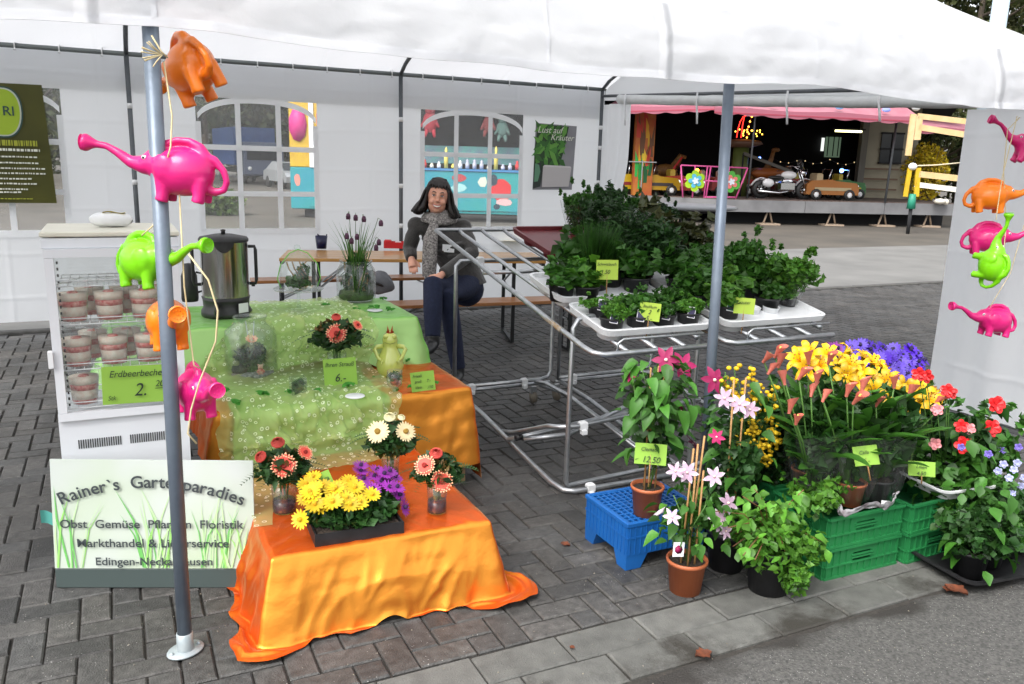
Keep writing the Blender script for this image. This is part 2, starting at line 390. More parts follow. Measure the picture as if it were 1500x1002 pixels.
for k,c,px,py in near:
    if c[2]==9: link('half_paver',HP,bed,(c[0],c[1],0));continue
    o=link('paver',PM[rr.randrange(10)],bed,(c[0],c[1],rr.uniform(-.0016,.0016)),(rr.uniform(-.008,.008),rr.uniform(-.008,.008),c[2]+(PI if rr.random()<.5 else 0)))
V=[];Fc=[];T=[]
for k,c,px,py in rest:
    b=len(V);x,y=(PW/2,PH/2) if c[2]==0 else ((PH/2,PH/2) if c[2]==9 else (PH/2,PW/2));z=rr.uniform(-.0015,.0015);e=.005;tx=rr.uniform(-.0008,.0008)
    for (sx,sy) in ((-1,-1),(1,-1),(1,1),(-1,1)): V.append((c[0]+sx*x,c[1]+sy*y,-.014))
    for (sx,sy) in ((-1,-1),(1,-1),(1,1),(-1,1)): V.append((c[0]+sx*(x-e),c[1]+sy*(y-e),z+tx*sx))
    Fc.append((b+4,b+5,b+6,b+7));tn=rtone(rr);T.append(tn)
    for q in range(4): Fc.append((b+q,b+(q+1)%4,b+4+(q+1)%4,b+4+q));T.append(tn)
me=bpy.data.meshes.new('far_pavers');me.from_pydata(V,[],Fc);me.materials.append(M_paver);toned(me,T)
o=link('far_pavers',me,bed);o['kind']='stuff'
SM=[]
for s in range(6):
    r=random.Random(90+s);m=MB();m.box((0,0,-.02),(.314,.152,.04),bev=.006);me=m.mesh('paving_slab',M_slab);t=.85+.3*r.random();toned(me,[(t,t,t)]*len(me.polygons));SM.append(me)
for k in range(-10,26):
    for row in range(2):
        u=1.606-.16+.32*k+(.11 if row else 0);v=2.155-.158*row
        px,py,kk=pix((u,v,0))
        if kk>.3 and -500<px<2300 and py<1500: link('slab',SM[rr.randrange(6)],bed,(u,v,rr.uniform(-.002,.002)),(rr.uniform(-.01,.01),rr.uniform(-.006,.006),rr.uniform(-.008,.008)))
# grit and crumbs lying on the pavers
rg_=random.Random(55);mm=MB()
for k in range(900):
    u=rg_.uniform(-1.2,4.2);v=rg_.uniform(1.2,4.2)**1.0;s=rg_.uniform(.0012,.0038);a=rg_.random()*6
    P=[(u+s*math.cos(a+i*2.1)*rg_.uniform(.7,1.3),v+s*math.sin(a+i*2.1)*rg_.uniform(.7,1.3),.0012) for i in range(3)];P.append((u,v,.002+s*.8));mm.add(P,[(0,1,3),(1,2,3),(2,0,3)])
stuff(mm.build('grit',mat('grit_pale',(.30,.28,.23),rough=.9,nscale=2,col2=(.12,.09,.06),world=True)),'tiny pale crumbs of grit scattered over the pavers','grit')
# fallen leaves on the ground
M_dry=mat('dry_leaf',(.20,.055,.022),rough=.8,nscale=60,col2=(.09,.03,.015),transl=.2)
def dry_leaf(s,r):
    def fn(i,j):
        a=(i-.5)*2;ww=math.sin(PI*min(.99,max(.01,j)))**1.1*(1+.25*math.sin(j*19+r))*.42;return (a*ww*s,(j-.5)*s,.004+s*.13*abs(a)**1.4+.12*s*abs(fnoise(i*4+r,j*4)))
    m=MB();m.grid(fn,6,7);return m
for (x,y,s,rz,lb) in ((622,790,0,0,None),(828,800,.045,.6,'small orange leaf on the pavers left of the blue crate'),(1030,962,.065,1.5,'orange brown leaf on the pale slab at the asphalt edge'),(1400,868,.09,.2,'curled reddish leaf on the asphalt before the black tray'),(1388,866,.05,2,'small pale curled leaf touching the reddish one on the asphalt'),(838,951,.022,2,'tiny dark brown leaf on the pale slab at the bottom')):
    if s: p=at(x,y);tag(dry_leaf(s,x).build('fallen_leaf',M_dry,None,(p.x,p.y,.002),(0,0,rz)),lb,'leaf','fallen leaves')
# ================================================================== party tent
tent=thing('party_tent','large white party tent with arched windows covering the flower stall','tent',(0,0,0))
UL,UR=-2.35,5.05;VF,VB=2.67,8.17;VRID=5.42
ZF,ZB,ZR=2.2,2.44,3.5
UG=[-2.35,.14,2.6,5.05]
def sagf(u):
    # fabric hangs a little between the rafters
    for a,b in zip(UG,UG[1:]):
        if a<=u<=b: t=(u-a)/(b-a);return 4*t*(1-t)
    return 0
def eave(u):return ZF
def roofz(u,v):
    if v<=VRID:
        t=(v-VF)/(VRID-VF);z=ZF+(ZR-ZF)*(t**1.28)
    else:
        t=(VB-v)/(VB-VRID);z=ZB+(ZR-ZB)*t
    t=max(0,min(1,t))
    return z-.05*sagf(u)*math.sin(PI*min(1,t+.12))*.8+.012*fnoise(u*1.7,v*1.9)+.006*fnoise(u*5,v*5,2)
m=MB();m.grid(lambda i,j:(lambda u,v:(u,v,roofz(u,v)))(UL+(UR+.03-UL)*i,VF+(VB-VF)*j),90,70);m.build('roof',M_roof,tent)
# front hem: bulges forward, then falls; drawn in at the poles
def hemf(i,j):
    u=UL+(UR+.03-UL)*i;s=sagf(u);b=.014*math.sin(PI*min(1,j*1.05))+.010*abs(fnoise(u*3.1+j*1.4,j*2.2,8))+.006*abs(fnoise(u*9-j*3,j*4,6))
    v=VF-.02-b-.055*j+.012*fnoise(u*2.3,j*1.5,5)+.005*fnoise(u*8,j*3,7)
    z=roofz(u,VF)+.004-(.262+.012*s+.006*fnoise(u*4,9))*j
    return (u,v,z)
m=MB();m.grid(hemf,320,20);m.build('front_valance',M_roof,tent)
m=MB();m.grid(lambda i,j:(lambda q:(q[0],q[1]-.0035,q[2]))(hemf(i,.90+.098*j)),320,2);m.build('hem_tape',M_roof,tent)
for us in (.14,1.37,2.6,3.83,4.95):
    m=MB();m.grid(lambda i,j:(lambda q:(q[0],q[1]-.0035,q[2]))(hemf((us-UL)/(UR+.03-UL)+(.014/(UR-UL))*(i-.5),j*.9)),2,20);m.build('seam',M_roof,tent)
def hemb(i,j):
    u=UL+(UR-UL)*i;return (u,VB+.03+.02*math.sin(PI*j),roofz(u,VB)+.01-.30*j)
m=MB();m.grid(hemb,60,4);m.build('back_valance',M_roof,tent)
# gable, right end
def gab(i,j):
    v=VF+(VB-VF)*i;zb=2.06+.26*i;zt=roofz(UR,v)-.01;return (UR+.012+.02*fnoise(v*1.5,j*2),v,zb+(max(zb+.02,zt)-zb)*j)
m=MB();m.grid(gab,50,12);m.build('gable_panel',M_wall,tent)
m=MB();pts=[];rs=[]
for k in range(41):
    t=k/40;v=3.3+(7.75-3.3)*t;pts.append((UR-.06,v,2.05+.26*t-.01*math.sin(PI*t)+.006*fnoise(v*4)));rs.append(.042+.006*fnoise(v*3,5)+.010*t)
m.tube(pts,rs,14);m.build('rolled_side_panel',mat('rolled_fabric',(.62,.64,.64),rough=.6,bump=.6,bscale=18,nscale=6,col2=(.7,.72,.72)),tent)
for v,l in ((7.55,.26),(6.35,.22),(5.2,.2),(4.3,.16)):
    m=MB();z=2.06+.05*(v-3);m.tube([(UR-.125,v,z+.06),(UR-.13,v,z-.03),(UR-.12,v-.01,z-l*.6),(UR-.13,v-.03,z-l)],.009,6);m.build('tie_strap',M_whiteplastic,tent)
# poles and rafters
def pole(u,v,z1,r,m_,name='pole',base=True,x1=0):
    m=MB();m.cyl((u,v,.0),(u+x1,v,z1),r,r,16);return m.build(name,m_,tent)
p1=at(272,955);pole(p1.x,p1.y,1.99,.0225,M_pole,x1=.012)
b=MB();b.lathe([(.001,.004),(.06,.004),(.062,.008),(.06,.011),(.001,.012)],20,(p1.x,p1.y,0),sx=1.0,sy=.78,M=Matrix.Rotation(.5,3,'Z'))
b.lathe([(.026,.01),(.026,.07),(.023,.072)],16,(p1.x,p1.y,0))
for s in (-1,1): b.lathe([(.007,.011),(.007,.016),(.001,.018)],6,(p1.x+s*.043,p1.y+s*.018,0))
b.build('base_plate',mat('zinc_plate',(.30,.35,.37),rough=.5,metal=.4,nscale=30,col2=(.38,.42,.43)),tent)
p2t=atv(1068,125,2.78);p2b=atv(1040,560,2.78)
m=MB();d=(p2b-p2t)/(p2t.z-p2b.z);bt=p2t+d*(p2t.z);tp=p2t-d*.05;m.cyl(bt,tp,.0225,.0225,16);m.build('pole',M_pole,tent)
m=MB();m.lathe([(.001,.004),(.06,.004),(.062,.008),(.06,.011),(.001,.012)],20,(bt.x,bt.y,0));m.build('base_plate',MATS['zinc_plate'],tent)
pole(4.98,2.86,2.08,.0225,M_pole)
for u in (.195,2.65,4.98): pole(u,8.1,2.43,.02,M_darkpole,x1=0)
m=MB();m.cyl((UL,8.1,2.43),(5.0,8.1,2.43),.02,.02,12);m.build('eave_rail',mat('eave_tube',(.16,.18,.18),rough=.5,metal=.4),tent)
m=MB();m.cyl((UL,VF+.08,2.1),(5.0,VF+.08,2.1),.02,.02,12);m.build('eave_rail',M_darkpole,tent)
m=MB();m.cyl((UL,VRID,ZR-.09),(5.0,VRID,ZR-.09),.02,.02,12);m.build('ridge_rail',M_darkpole,tent)
for u in (.195,2.65,4.98):
    m=MB();m.tube([(u,8.1,2.43),(u,7.95,2.52),(u,VRID,ZR-.09),(u,4.0,2.62),(u,VF+.3,2.2),(u,VF+.08,2.1)],.019,10);m.build('rafter',M_darkpole,tent)
m=MB();m.cyl((4.98,2.86,2.12),(4.98,8.1,2.36),.016,.016,10);m.build('end_rail',M_darkpole,tent)
# elastic ties along the back rail
tie=MB();tie.tube([(0,-.026,-.02),(0,-.028,.01),(0,.0,.028),(0,.022,.03)],.006,5);tie.ball((0,-.03,-.03),.012,6);tie.tube([(.004,-.01,.02),(.02,-.0,.06),(.0,.02,.07)],.004,4)
tme=tie.mesh('elastic_tie',M_whiteplastic)
for k in range(22):
    u=-1.9+.318*k
    if u<5: link('elastic_tie',tme,tent,(u,8.1,2.43))
strap=MB();strap.tube([(0,-.0,-.022),(0,0,.022)],[.0235,.0235],12);sme=strap.mesh('hook_strap',M_whiteplastic)
for u in (.195,2.65,4.98):
    for z in ((2.0,1.35,.95,.6) if u<4 else (2.02,1.8,1.42,1.15,.8,.5)): link('hook_strap',sme,tent,(u,8.1,z))
# back wall with arched windows
WIN=[(-1.62,-.335),(.735,1.83),(2.885,4.045)]
ZW0,ZW1=.90,2.135
def wy(u,z): return VB-.0+.010*fnoise(u*2.1,z*2.3)+.004*fnoise(u*.6,z*9,3)+.012*math.sin(z*7.5)*.25
mw=MB();cols=[UL];[cols.extend(w_) for w_ in WIN];cols.append(UR-.02)
def span(u0,u1,z0,z1):
    nu=max(2,int((u1-u0)/.08));nz=max(2,int((z1-z0)/.08))
    mw.grid(lambda i,j:(lambda u,z:(u,wy(u,z),z))(u0+(u1-u0)*i,z0+(z1-z0)*j),nu,nz)
ZBOT=.135
for k in range(len(cols)-1):
    if k%2==0: span(cols[k],cols[k+1],ZBOT,2.43)
    else: span(cols[k],cols[k+1],ZBOT,ZW0);span(cols[k],cols[k+1],ZW1,2.43)
wall=mw.build('back_wall',M_wall,tent)
mh=MB();mh.grid(lambda i,j:(UL+(UR-UL)*i,VB-.012-.02*fnoise(i*14,j,2)*j,2.425-.31*j),70,5);mh.build('inner_flap',M_wall,tent)
for (a,b_) in WIN:
    win=MB();win.add([(a,VB+.004,ZW0),(b_,VB+.004,ZW0),(b_,VB+.004,ZW1),(a,VB+.004,ZW1)],[(0,1,2,3)]);wo_=win.build('window',M_film,tent)
    wd=b_-a
    def bar(p,q,name='mullion',hw=.024):
        mm=MB();dy=VB-(.006 if abs(p[0]-q[0])<1e-6 else .0115);P=Vector((p[0],dy,p[1]));Q=Vector((q[0],dy,q[1]));mm.bar(P,Q,hw*2,.004,up=(0,1,0));mm.build(name,M_band,wo_)
    zs,zt=1.90,2.105
    def archz(u):
        t=(u-(a+b_)/2)/(wd/2);return zs+(zt-zs)*math.sqrt(max(0,1-abs(t)**2.15))
    for fx in (1/3,2/3): bar((a+wd*fx,ZW0+.02),(a+wd*fx,archz(a+wd*fx)-.0))
    for z in (1.255,1.675): bar((a+.03,z),(b_-.03,z))
    bar((a+.016,ZW0),(a+.016,zs));bar((b_-.016,ZW0),(b_-.016,zs));bar((a,ZW0),(b_,ZW0),'sill',.03)
    mm=MB();n=28
    def arc(i,j):
        u=a+.014+(wd-.028)*i;t=(u-(a+b_)/2)/(wd/2);z=zs+(zt-zs)*math.sqrt(max(0,1-abs(t)**2.3))
        return (u,VB-.016,z+(j-.5)*.052)
    mm.grid(arc,n,1);mm.build('arch',M_band,wo_)
# gathered side curtains
def curtain(v0,v1,z0,z1,name,amp=.03,nf=5,ph=0,lean=0):
    m=MB()
    def fn(i,j):
        z=z0+(z1-z0)*j;v=v0+(v1-v0)*i;pinch=1-.25*math.exp(-((z-1.25)/.3)**2)*(1 if name=='tied_curtain' else 0)
        vv=v1-(v1-v)*pinch if name=='tied_curtain' else v
        return (UR-.03+amp*math.sin(i*nf*2*PI+ph+.8*math.sin(z*1.3))*(.5+.5*(1-j))+.012*fnoise(v*6,z*1.5,ph),vv+lean*(1-j),z)
    m.grid(fn,60,24);return m.build(name,M_wall,tent)
curtain(7.58,8.12,.1,2.27,'tied_curtain',.04,2.5)
def fr(i,j):
    z=.06+(2.02-.06)*j;v=2.9+(3.66+.03*(1-j)-2.9)*i;return (UR-.03+.02*math.sin(i*9+z)+.02*math.sin(i*20+2)*(1-.5*j)+.01*fnoise(v*5,z*1.2),v,z)
m=MB();m.grid(fr,40,26);m.build('side_curtain',M_wall,tent)
# ================================================================== beyond the tent
M_dleaf=mat('distant_foliage',(.045,.075,.022),rough=.7,nscale=1.3,col2=(.085,.09,.03),transl=.25,attr='tone')
M_bark=mat('bark',(.11,.085,.06),rough=.9,nscale=8,col2=(.06,.05,.04),bump=.5,bscale=12)
def leafcloud(rng,n,cen,rad,size,shape=1.0,elong=1.6,flat=0):
    # n little folded leaves scattered through an ellipsoid, denser towards the shell; returns V,F,T arrays
    d=rng.normal(size=(n,3));d/=np.linalg.norm(d,axis=1)[:,None]
    r=rng.random(n)**(1/2.4);P=np.array(cen)+d*r[:,None]*np.array(rad)
    return leaves_at(rng,P,size*(.6+.8*rng.random(n)),elong,None,flat)
def leaves_at(rng,P,s,elong=1.6,D=None,flat=0,tone=(.6,.7)):
    n=len(P);a=rng.normal(size=(n,3)) if D is None else D+rng.normal(size=(n,3))*.45
    if flat: a[:,2]*=(1-flat)
    a/=np.linalg.norm(a,axis=1)[:,None]
    b=rng.normal(size=(n,3))
    if flat: b[:,2]*=(1-flat*.6)
    b-=a*(a*b).sum(1)[:,None];b/=np.linalg.norm(b,axis=1)[:,None]
    c=np.cross(a,b);s=np.asarray(s)[:,None]
    v0=P-a*s*elong/2;v2=P+a*s*elong/2
    v1=P+b*s*.5+c*s*.18-a*s*.1;v3=P-b*s*.5+c*s*.18-a*s*.1
    V=np.stack([v0,v1,v2,v3],1).reshape(-1,3)
    i=np.arange(n)*4;Fa=np.stack([i,i+1,i+2],1);Fb=np.stack([i,i+2,i+3],1);Fq=np.stack([Fa,Fb],1).reshape(-1,3)
    t=tone[0]+tone[1]*rng.random(n);T=np.repeat(np.stack([t*(1+.25*(rng.random(n)-.4)),t,t*(.8+.3*rng.random(n))],1),2,axis=0)
    return V,Fq,T
def npmesh(name,parts,m):
    V=[];Fq=[];T=[];b=0
    for v,f,t in parts: V.append(v);Fq.append(f+b);T.append(t);b+=len(v)
    V=np.concatenate(V);Fq=np.concatenate(Fq);T=np.concatenate(T)
    me=bpy.data.meshes.new(name);me.vertices.add(len(V));me.vertices.foreach_set('co',V.astype(np.float32).ravel())
    nf=len(Fq);me.loops.add(nf*3);me.loops.foreach_set('vertex_index',Fq.astype(np.int32).ravel())
    me.polygons.add(nf);me.polygons.foreach_set('loop_start',np.arange(0,nf*3,3,dtype=np.int32));me.polygons.foreach_set('loop_total',np.full(nf,3,dtype=np.int32))
    me.update(calc_edges=True);me.validate()
    a=me.attributes.new('tone','FLOAT_COLOR','FACE');C4=np.ones((nf,4),np.float32);C4[:,:3]=T;a.data.foreach_set('color',C4.ravel())
    me.materials.append(m);return me
def tree(p,h,cr,n,seed,label,leaf=.22,bare=False):
    rng=np.random.default_rng(seed);r=random.Random(seed)
    t=thing('tree',label,'tree',(p.x,p.y,-.05),0,'trees behind the fairground')
    m=MB();m.tube([(0,0,0),(.1,.05,h*.3),(0,.1,h*.6),(.15,0,h*.9)],[.22,.17,.12,.03],10);tips=[]
    for k in range(16):
        a=r.random()*2*PI;z=h*(.25+.6*r.random());L=cr*(.6+.5*r.random());q=Vector((math.cos(a)*L,math.sin(a)*L,z+L*.6));m.tube([(0,0,z),(q.x*.5,q.y*.5,z+L*.25),q],[.07,.05,.012],6);tips.append(q)
        for e in range(4):
            w_=q+Vector((r.uniform(-1,1),r.uniform(-1,1),r.uniform(-.3,1)))*cr*.4;m.tube([q*.7+Vector((0,0,z*.3)),w_],[.03,.006],4)
            tips.append(w_)
    m.build('trunk',M_bark,t)
    parts=[]
    for q in tips: parts.append(leafcloud(rng,int(n/len(tips)),q,(cr*.42,cr*.42,cr*.33),leaf))
    link('crown',npmesh('crown',parts,M_dleaf),t)
i=0
for (x,d,h,cr,n,lf,lb) in ((60,46,11,3.6,5200,.2,'dark broad tree behind the left tent window with the green banner'),(170,52,10,3.5,4000,.2,'dark leafy tree hidden beyond the left half of the tent wall'),(300,50,10.5,3.6,6500,.2,'leafy tree seen through the left part of the middle window'),
    (370,70,14,4.6,7000,.24,'tall green tree above the blue lorry beyond the middle window'),(440,60,12,4.2,6000,.24,'dark tree behind the yellow end of the fairground booth'),(620,50,10,4,3500,.25,'dark tree rising behind the fairground booth roof'),
    (1440,40,15,4.2,9000,.19,'thinly leaved tree at the top right behind the tent roof'),(1395,38,6,2.2,3500,.16,'low dark tree behind the wooden rails right of the ride'),(1510,36,7,2.6,3000,.17,'bushy tree right of the wooden rails behind the side curtain'),(1500,46,16,4.6,9000,.2,'thin tree at the right edge behind the lamp post')):
    p=atd(x,20 if x>1390 else 230,d);i+=1;tree(p,h,cr,n,40+i,lb,lf)
# yard hedge that closes the view behind the windows
rng=np.random.default_rng(5);parts=[]
for k in range(130):
    p=cw(-44+(k%65)*1.05,66+4*math.sin(k*1.7));h_=3+3.2*rng.random() if k<65 else 6+4.5*rng.random();parts.append(leafcloud(rng,420,(p.x,p.y,h_*.8),(1.9,1.9,2.9),.42))
stuff(link('treeline',npmesh('treeline',parts,M_dleaf)),'dark line of trees closing the yard far behind the tent windows','trees')
rng=np.random.default_rng(6);parts=[]
for k in range(26):
    p=cw(13+k*.62,42+2*math.sin(k*1.7));parts.append(leafcloud(rng,300,(p.x,p.y,1.5+1.3*rng.random()),(1.3,1.3,1.9),.2))
stuff(link('hedge',npmesh('hedge',parts,M_dleaf)),'green hedge behind the wooden rails at the end of the ride','hedge')
# small green bush on the kerb seen low in the middle window
p=at(318,312);t=thing('low_bush','low green bush by the yard kerb seen low in the middle window','bush',(p.x,p.y,0))
link('foliage',npmesh('foliage',[leafcloud(np.random.default_rng(9),700,(0,0,.3),(.8,.7,.4),.12)],mat('bush_leaf',(.10,.17,.04),rough=.6,transl=.25,attr='tone')),t)
m=MB();[m.tube([(0,0,-.05),(.4*math.cos(a),.4*math.sin(a),.4)],[.02,.008],5) for a in (0,1.3,2.6,4,5.2)];m.build('stem',M_bark,t)
# blue lorry
def facing(p): return math.atan2(-(p.x),(p.y))        # turns -Y side of a thing towards the viewpoint
p=cw((375-750)/CF*52,52);t=thing('blue_lorry','blue tarpaulin lorry parked far off beyond the middle window','lorry',(p.x,p.y,-.05),facing(p)+.25)
MBl=mat('blue_tarp',(.03,.09,.27),rough=.5,nscale=3,col2=(.02,.06,.2));
m=MB();m.box((0,3,2.25),(2.5,6,2.3),bev=.04);m.build('cargo_box',MBl,t)
m=MB();m.box((0,-1.1,1.5),(2.35,1.9,2.0),bev=.12);m.build('cab',mat('lorry_cab',(.09,.11,.17),rough=.3),t)
m=MB();m.box((0,-2.08,1.85),(2.0,.05,.8),bev=.02);m.build('windscreen',mat('dark_glass',(.02,.025,.03),rough=.05),t)
m=MB();m.box((0,2.5,.8),(2.2,7,.25));m.build('chassis',M_black,t)
for sx in (-1,1):
    for y in (-1.1,4.6):
        m=MB();m.lathe([(.0,-.13),(.3,-.13),(.47,-.1),(.47,.1),(.3,.13),(0,.13)],20,M=Matrix.Rotation(PI/2,3,'Y'));w_=m.build('wheel',M_black,t,(sx*1.0,y,.47))
    m=MB();m.lathe([(0,0),(.12,0),(.1,-.03),(0,-.04)],12,M=Matrix.Rotation(PI/2,3,'X'));m.build('headlight',M_whiteplastic,t,(sx*.85,-2.07,.95))
# silver car beside the booth
p=cw((424-750)/CF*46,46);t=thing('parked_car','pale silver car partly hidden behind the yellow booth end','car',(p.x,p.y,-.05),facing(p)+.3)
m=MB()
prof=[(-2.1,.35),(-2.15,.65),(-1.9,.85),(-1.05,.95),(-.5,1.38),(.9,1.42),(1.6,1.0),(2.1,.9),(2.15,.4)]
V=[];k=len(prof)
for sx,ww in ((-1,.86),(1,.86)):
    for (y,z) in prof: V.append((sx*(ww-(.16 if z>1.2 else 0)),y,z))
F_=[tuple(range(k-1,-1,-1)),tuple(range(k,2*k))]+[(i,(i+1)%k,k+(i+1)%k,k+i) for i in range(k)]
m.add(V,F_);m.build('body',mat('silver_paint',(.45,.47,.49),rough=.3,metal=.5),t)
m=MB();m.bar((0,-1.06,.98),(0,-.52,1.36),1.3,.02,up=(0,0,1));m.build('windscreen',MATS['dark_glass'],t)
for sx in (-1,1):
    for y in (-1.35,1.35):
        m=MB();m.lathe([(0,-.1),(.2,-.1),(.32,-.08),(.32,.08),(.2,.1),(0,.1)],18,M=Matrix.Rotation(PI/2,3,'Y'));m.build('wheel',M_black,t,(sx*.78,y,.32))
# ---- fairground game booth seen through the windows
M_turq=mat('turquoise_paint',(.02,.29,.26),rough=.45,nscale=.9,col2=(.02,.24,.36));M_yel=mat('yellow_paint',(.6,.40,.015),rough=.45,nscale=5,col2=(.5,.3,.015))
M_mag=mat('magenta_paint',(.55,.02,.2),rough=.5);M_red=mat('red_paint',(.5,.015,.02),rough=.45)
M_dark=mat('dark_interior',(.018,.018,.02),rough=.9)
D=23.4;pl=atd(427,313,D);pr=atd(768,316,D);booth=thing('game_booth','turquoise and yellow fairground game booth seen through the tent windows','booth',(pl.x,pl.y,-.05),math.atan2(pr.y-pl.y,pr.x-pl.x))
Wd=(pr-pl).length
m=MB();m.box((.55,.6,.82),(1.1,1.2,1.15),bev=.02);m.box((.55+Wd/2,.05,.82),(Wd-1.1,.1,1.15));m.build('lower_panel',M_turq,booth)
m=MB();m.box((.55,.6,2.52),(1.1,1.2,2.24),bev=.02);m.build('end_panel',M_yel,booth)
m=MB();m.box((.62,-.02,2.5),(.13,.03,2.2));m.build('white_strip',M_whiteplastic,booth)
for (x,z,r_) in ((.25,2.55,.36),(1.0,2.7,.34)):
    m=MB();m.lathe([(0,0),(r_,0),(r_,.02),(0,.025)],9,(x,-.02,z),M=Matrix.Rotation(PI/2,3,'X'),sx=.7,sy=1.3);m.build('painted_swirl',M_mag,booth)
textobj('lettering','N',.62,mat('orange_paint',(.8,.25,.02),rough=.5),booth,(1.0,-.06,2.5))
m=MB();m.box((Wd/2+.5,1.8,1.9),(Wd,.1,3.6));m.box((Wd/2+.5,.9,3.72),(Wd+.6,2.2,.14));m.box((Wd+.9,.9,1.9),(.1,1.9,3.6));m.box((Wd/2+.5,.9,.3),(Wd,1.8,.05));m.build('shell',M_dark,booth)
m=MB();m.box((Wd/2+.6,.12,1.44),(Wd-1.1,.3,.06));m.build('counter',mat('counter_blue',(.05,.2,.42),rough=.4),booth)
m=MB();m.box((Wd/2+.6,1.45,1.86),(Wd-1.2,.5,.5));m.build('prize_shelf',mat('shelf_teal',(.12,.42,.36),rough=.6,nscale=4,col2=(.2,.25,.35)),booth)
m=MB();m.box((.5,.4,.12),(.3,.6,.2));m.build('block_foot',M_dark,booth);m=MB();m.box((Wd,.4,.12),(.3,.6,.2));m.build('block_foot',M_dark,booth)
r=random.Random(8);pc=[(.8,.75,.6),(.75,.6,.1),(.6,.05,.05),(.8,.8,.8),(.5,.5,.6)]
for k in range(26):
    x=1.35+k*.2;h=.12+.16*r.random()+(.45 if k in (6,15,22) else 0);c=pc[r.randrange(5)] if h<.5 else (.8,.65,.15)
    m=MB();m.lathe([(.001,0),(.055,0),(.06,h*.5),(.03,h*.72),(.045,h*.85),(.001,h)],8,(x,.16,1.48));o=m.build('toy_prize',mat('prize_%d'%(int(c[0]*99)*7+int(c[1]*50)),c,rough=.5),booth)
for (x,z,c,s) in ((3.45+.4,2.75,(.45,.03,.05),.3),(5.1+.4,2.72,(.22,.05,.05),.24),(2.3+.4,2.6,(.42,.38,.3),.2),(2.9,2.95,(.3,.3,.34),.22),(5.9,2.6,(.1,.18,.16),.24)):
    m=MB();m.ball((x,.6,z),s,12,sc=(.7,.5,1));m.ball((x,.6,z+s*1.05),s*.5,10);m.tube([(x,.6,z+s*1.4),(x,.6,3.7)],.012,4)
    for sx in (-1,1): m.tube([(x+sx*s*.4,.6,z+.05),(x+sx*s*.85,.5,z-.15)],[.06,.035],6);m.tube([(x+sx*s*.3,.6,z-s*.7),(x+sx*s*.45,.5,z-s*1.4)],[.07,.04],6)
    m.build('plush_prize',mat('plush_%d'%int(x*10),c,rough=.9),booth)
# painted hens and shapes on the turquoise front: flat paint
def paintblob(x,z,rx,rz_,c,nm,k=12,seed=1,th=.0):
    rr_=random.Random(seed);m=MB();P=[]
    for i in range(k):
        a=2*PI*i/k;q=1+.22*(rr_.random()-.5);P.append((x+math.cos(a)*rx*q,-.006-th,z+math.sin(a)*rz_*q))
    m.poly(P[::-1]);return m.build('painted_shape',mat(nm,c,rough=.5),booth)
kx=Wd/(768-427)
def bx_(px): return (px-427)*kx
paintblob(bx_(733),.92,.30,.30,(.55,.02,.025),'hen_red',14,3);paintblob(bx_(722),1.2,.12,.16,(.02,.04,.06),'hen_dark',8,4,.002)
paintblob(bx_(738),.58,.22,.1,(.6,.4,.4),'hen_pale',9,5,.002);paintblob(bx_(727),.45,.1,.08,(.02,.04,.06),'hen_dark',7,6,.003)
paintblob(bx_(672),1.22,.22,.11,(.4,.05,.06),'hen_red2',9,7);paintblob(bx_(706),1.12,.14,.16,(.55,.6,.5),'note_cream',6,8);paintblob(bx_(672),.95,.22,.12,(.3,.55,.55),'pale_teal',8,10)
paintblob(bx_(437),1.05,.09,.18,(.7,.25,.2),'salmon',7,9)
# ================================================================== children's ride in the hall behind
Y0=26.6
def rp(px,y,dep):                # point at image column px, height z=y, distance dep ahead
    p=atd(px,250,dep);return Vector((p.x,p.y,y))
HD=math.atan2(_rz((1,0.10,0)).y,_rz((1,0.10,0)).x)
DZ=.72
ride=thing('ride_platform','grey steel platform of the fairground ride on short props','platform',(0,0,0))
MG=mat('platform_grey',(.22,.22,.225),rough=.6,nscale=2,col2=(.16,.16,.165))
A_=rp(880,0,27.6);B_=rp(1062,0,25.4);C_=rp(1415,0,27.0)
for a_,b_ in ((A_,B_),(B_,C_)):
    n=max(2,int((b_-a_).length/2.1))
    for k in range(n):
        p=a_.lerp(b_,k/n);q=a_.lerp(b_,(k+1)/n)
        m=MB();m.bar((p.x,p.y,DZ-.19),(q.x,q.y,DZ-.19),.06,.36,up=(0,0,1)) if False else m.bar((p.x,p.y,DZ-.19),(q.x-(q.x-p.x)*.006,q.y-(q.y-p.y)*.006,DZ-.19),.36,.06,up=_rz((0,1,0)))
        m.build('girder',MG,ride)
back=Vector(_rz((0,9,0)))
m=MB();D4=C_+back;E4=A_+back
m.poly([(A_.x,A_.y,DZ-.03),(B_.x,B_.y,DZ-.03),(C_.x,C_.y,DZ-.03),(D4.x,D4.y,DZ-.03),(E4.x,E4.y,DZ-.03)],th=.04);m.build('deck',mat('deck_boards',(.14,.10,.085),rough=.6,nscale=3,col2=(.09,.07,.06)),ride)
for px in (995,1135,1228,1305,1375):
    t=(px-1062)/(1415-1062);p=B_.lerp(C_,t) if t>0 else B_.lerp(A_,-t*353/182)
    m=MB()
    for s in (-1,1): m.tube([(p.x+s*.18,p.y+.2,0),(p.x+s*.04,p.y+.2,DZ-.36)],.03,6)
    m.box((p.x,p.y+.2,-.02),(.62,.5,.05),rz=HD);m.build('prop',mat('prop_timber',(.35,.27,.2),rough=.8),ride)
m=MB();p=B_+back*.12;q=C_+back*.12;m.bar((p.x,p.y,.15),(q.x,q.y,.15),.42,.05,up=_rz((0,1,0)));m.build('under_skirt',M_dark,ride)
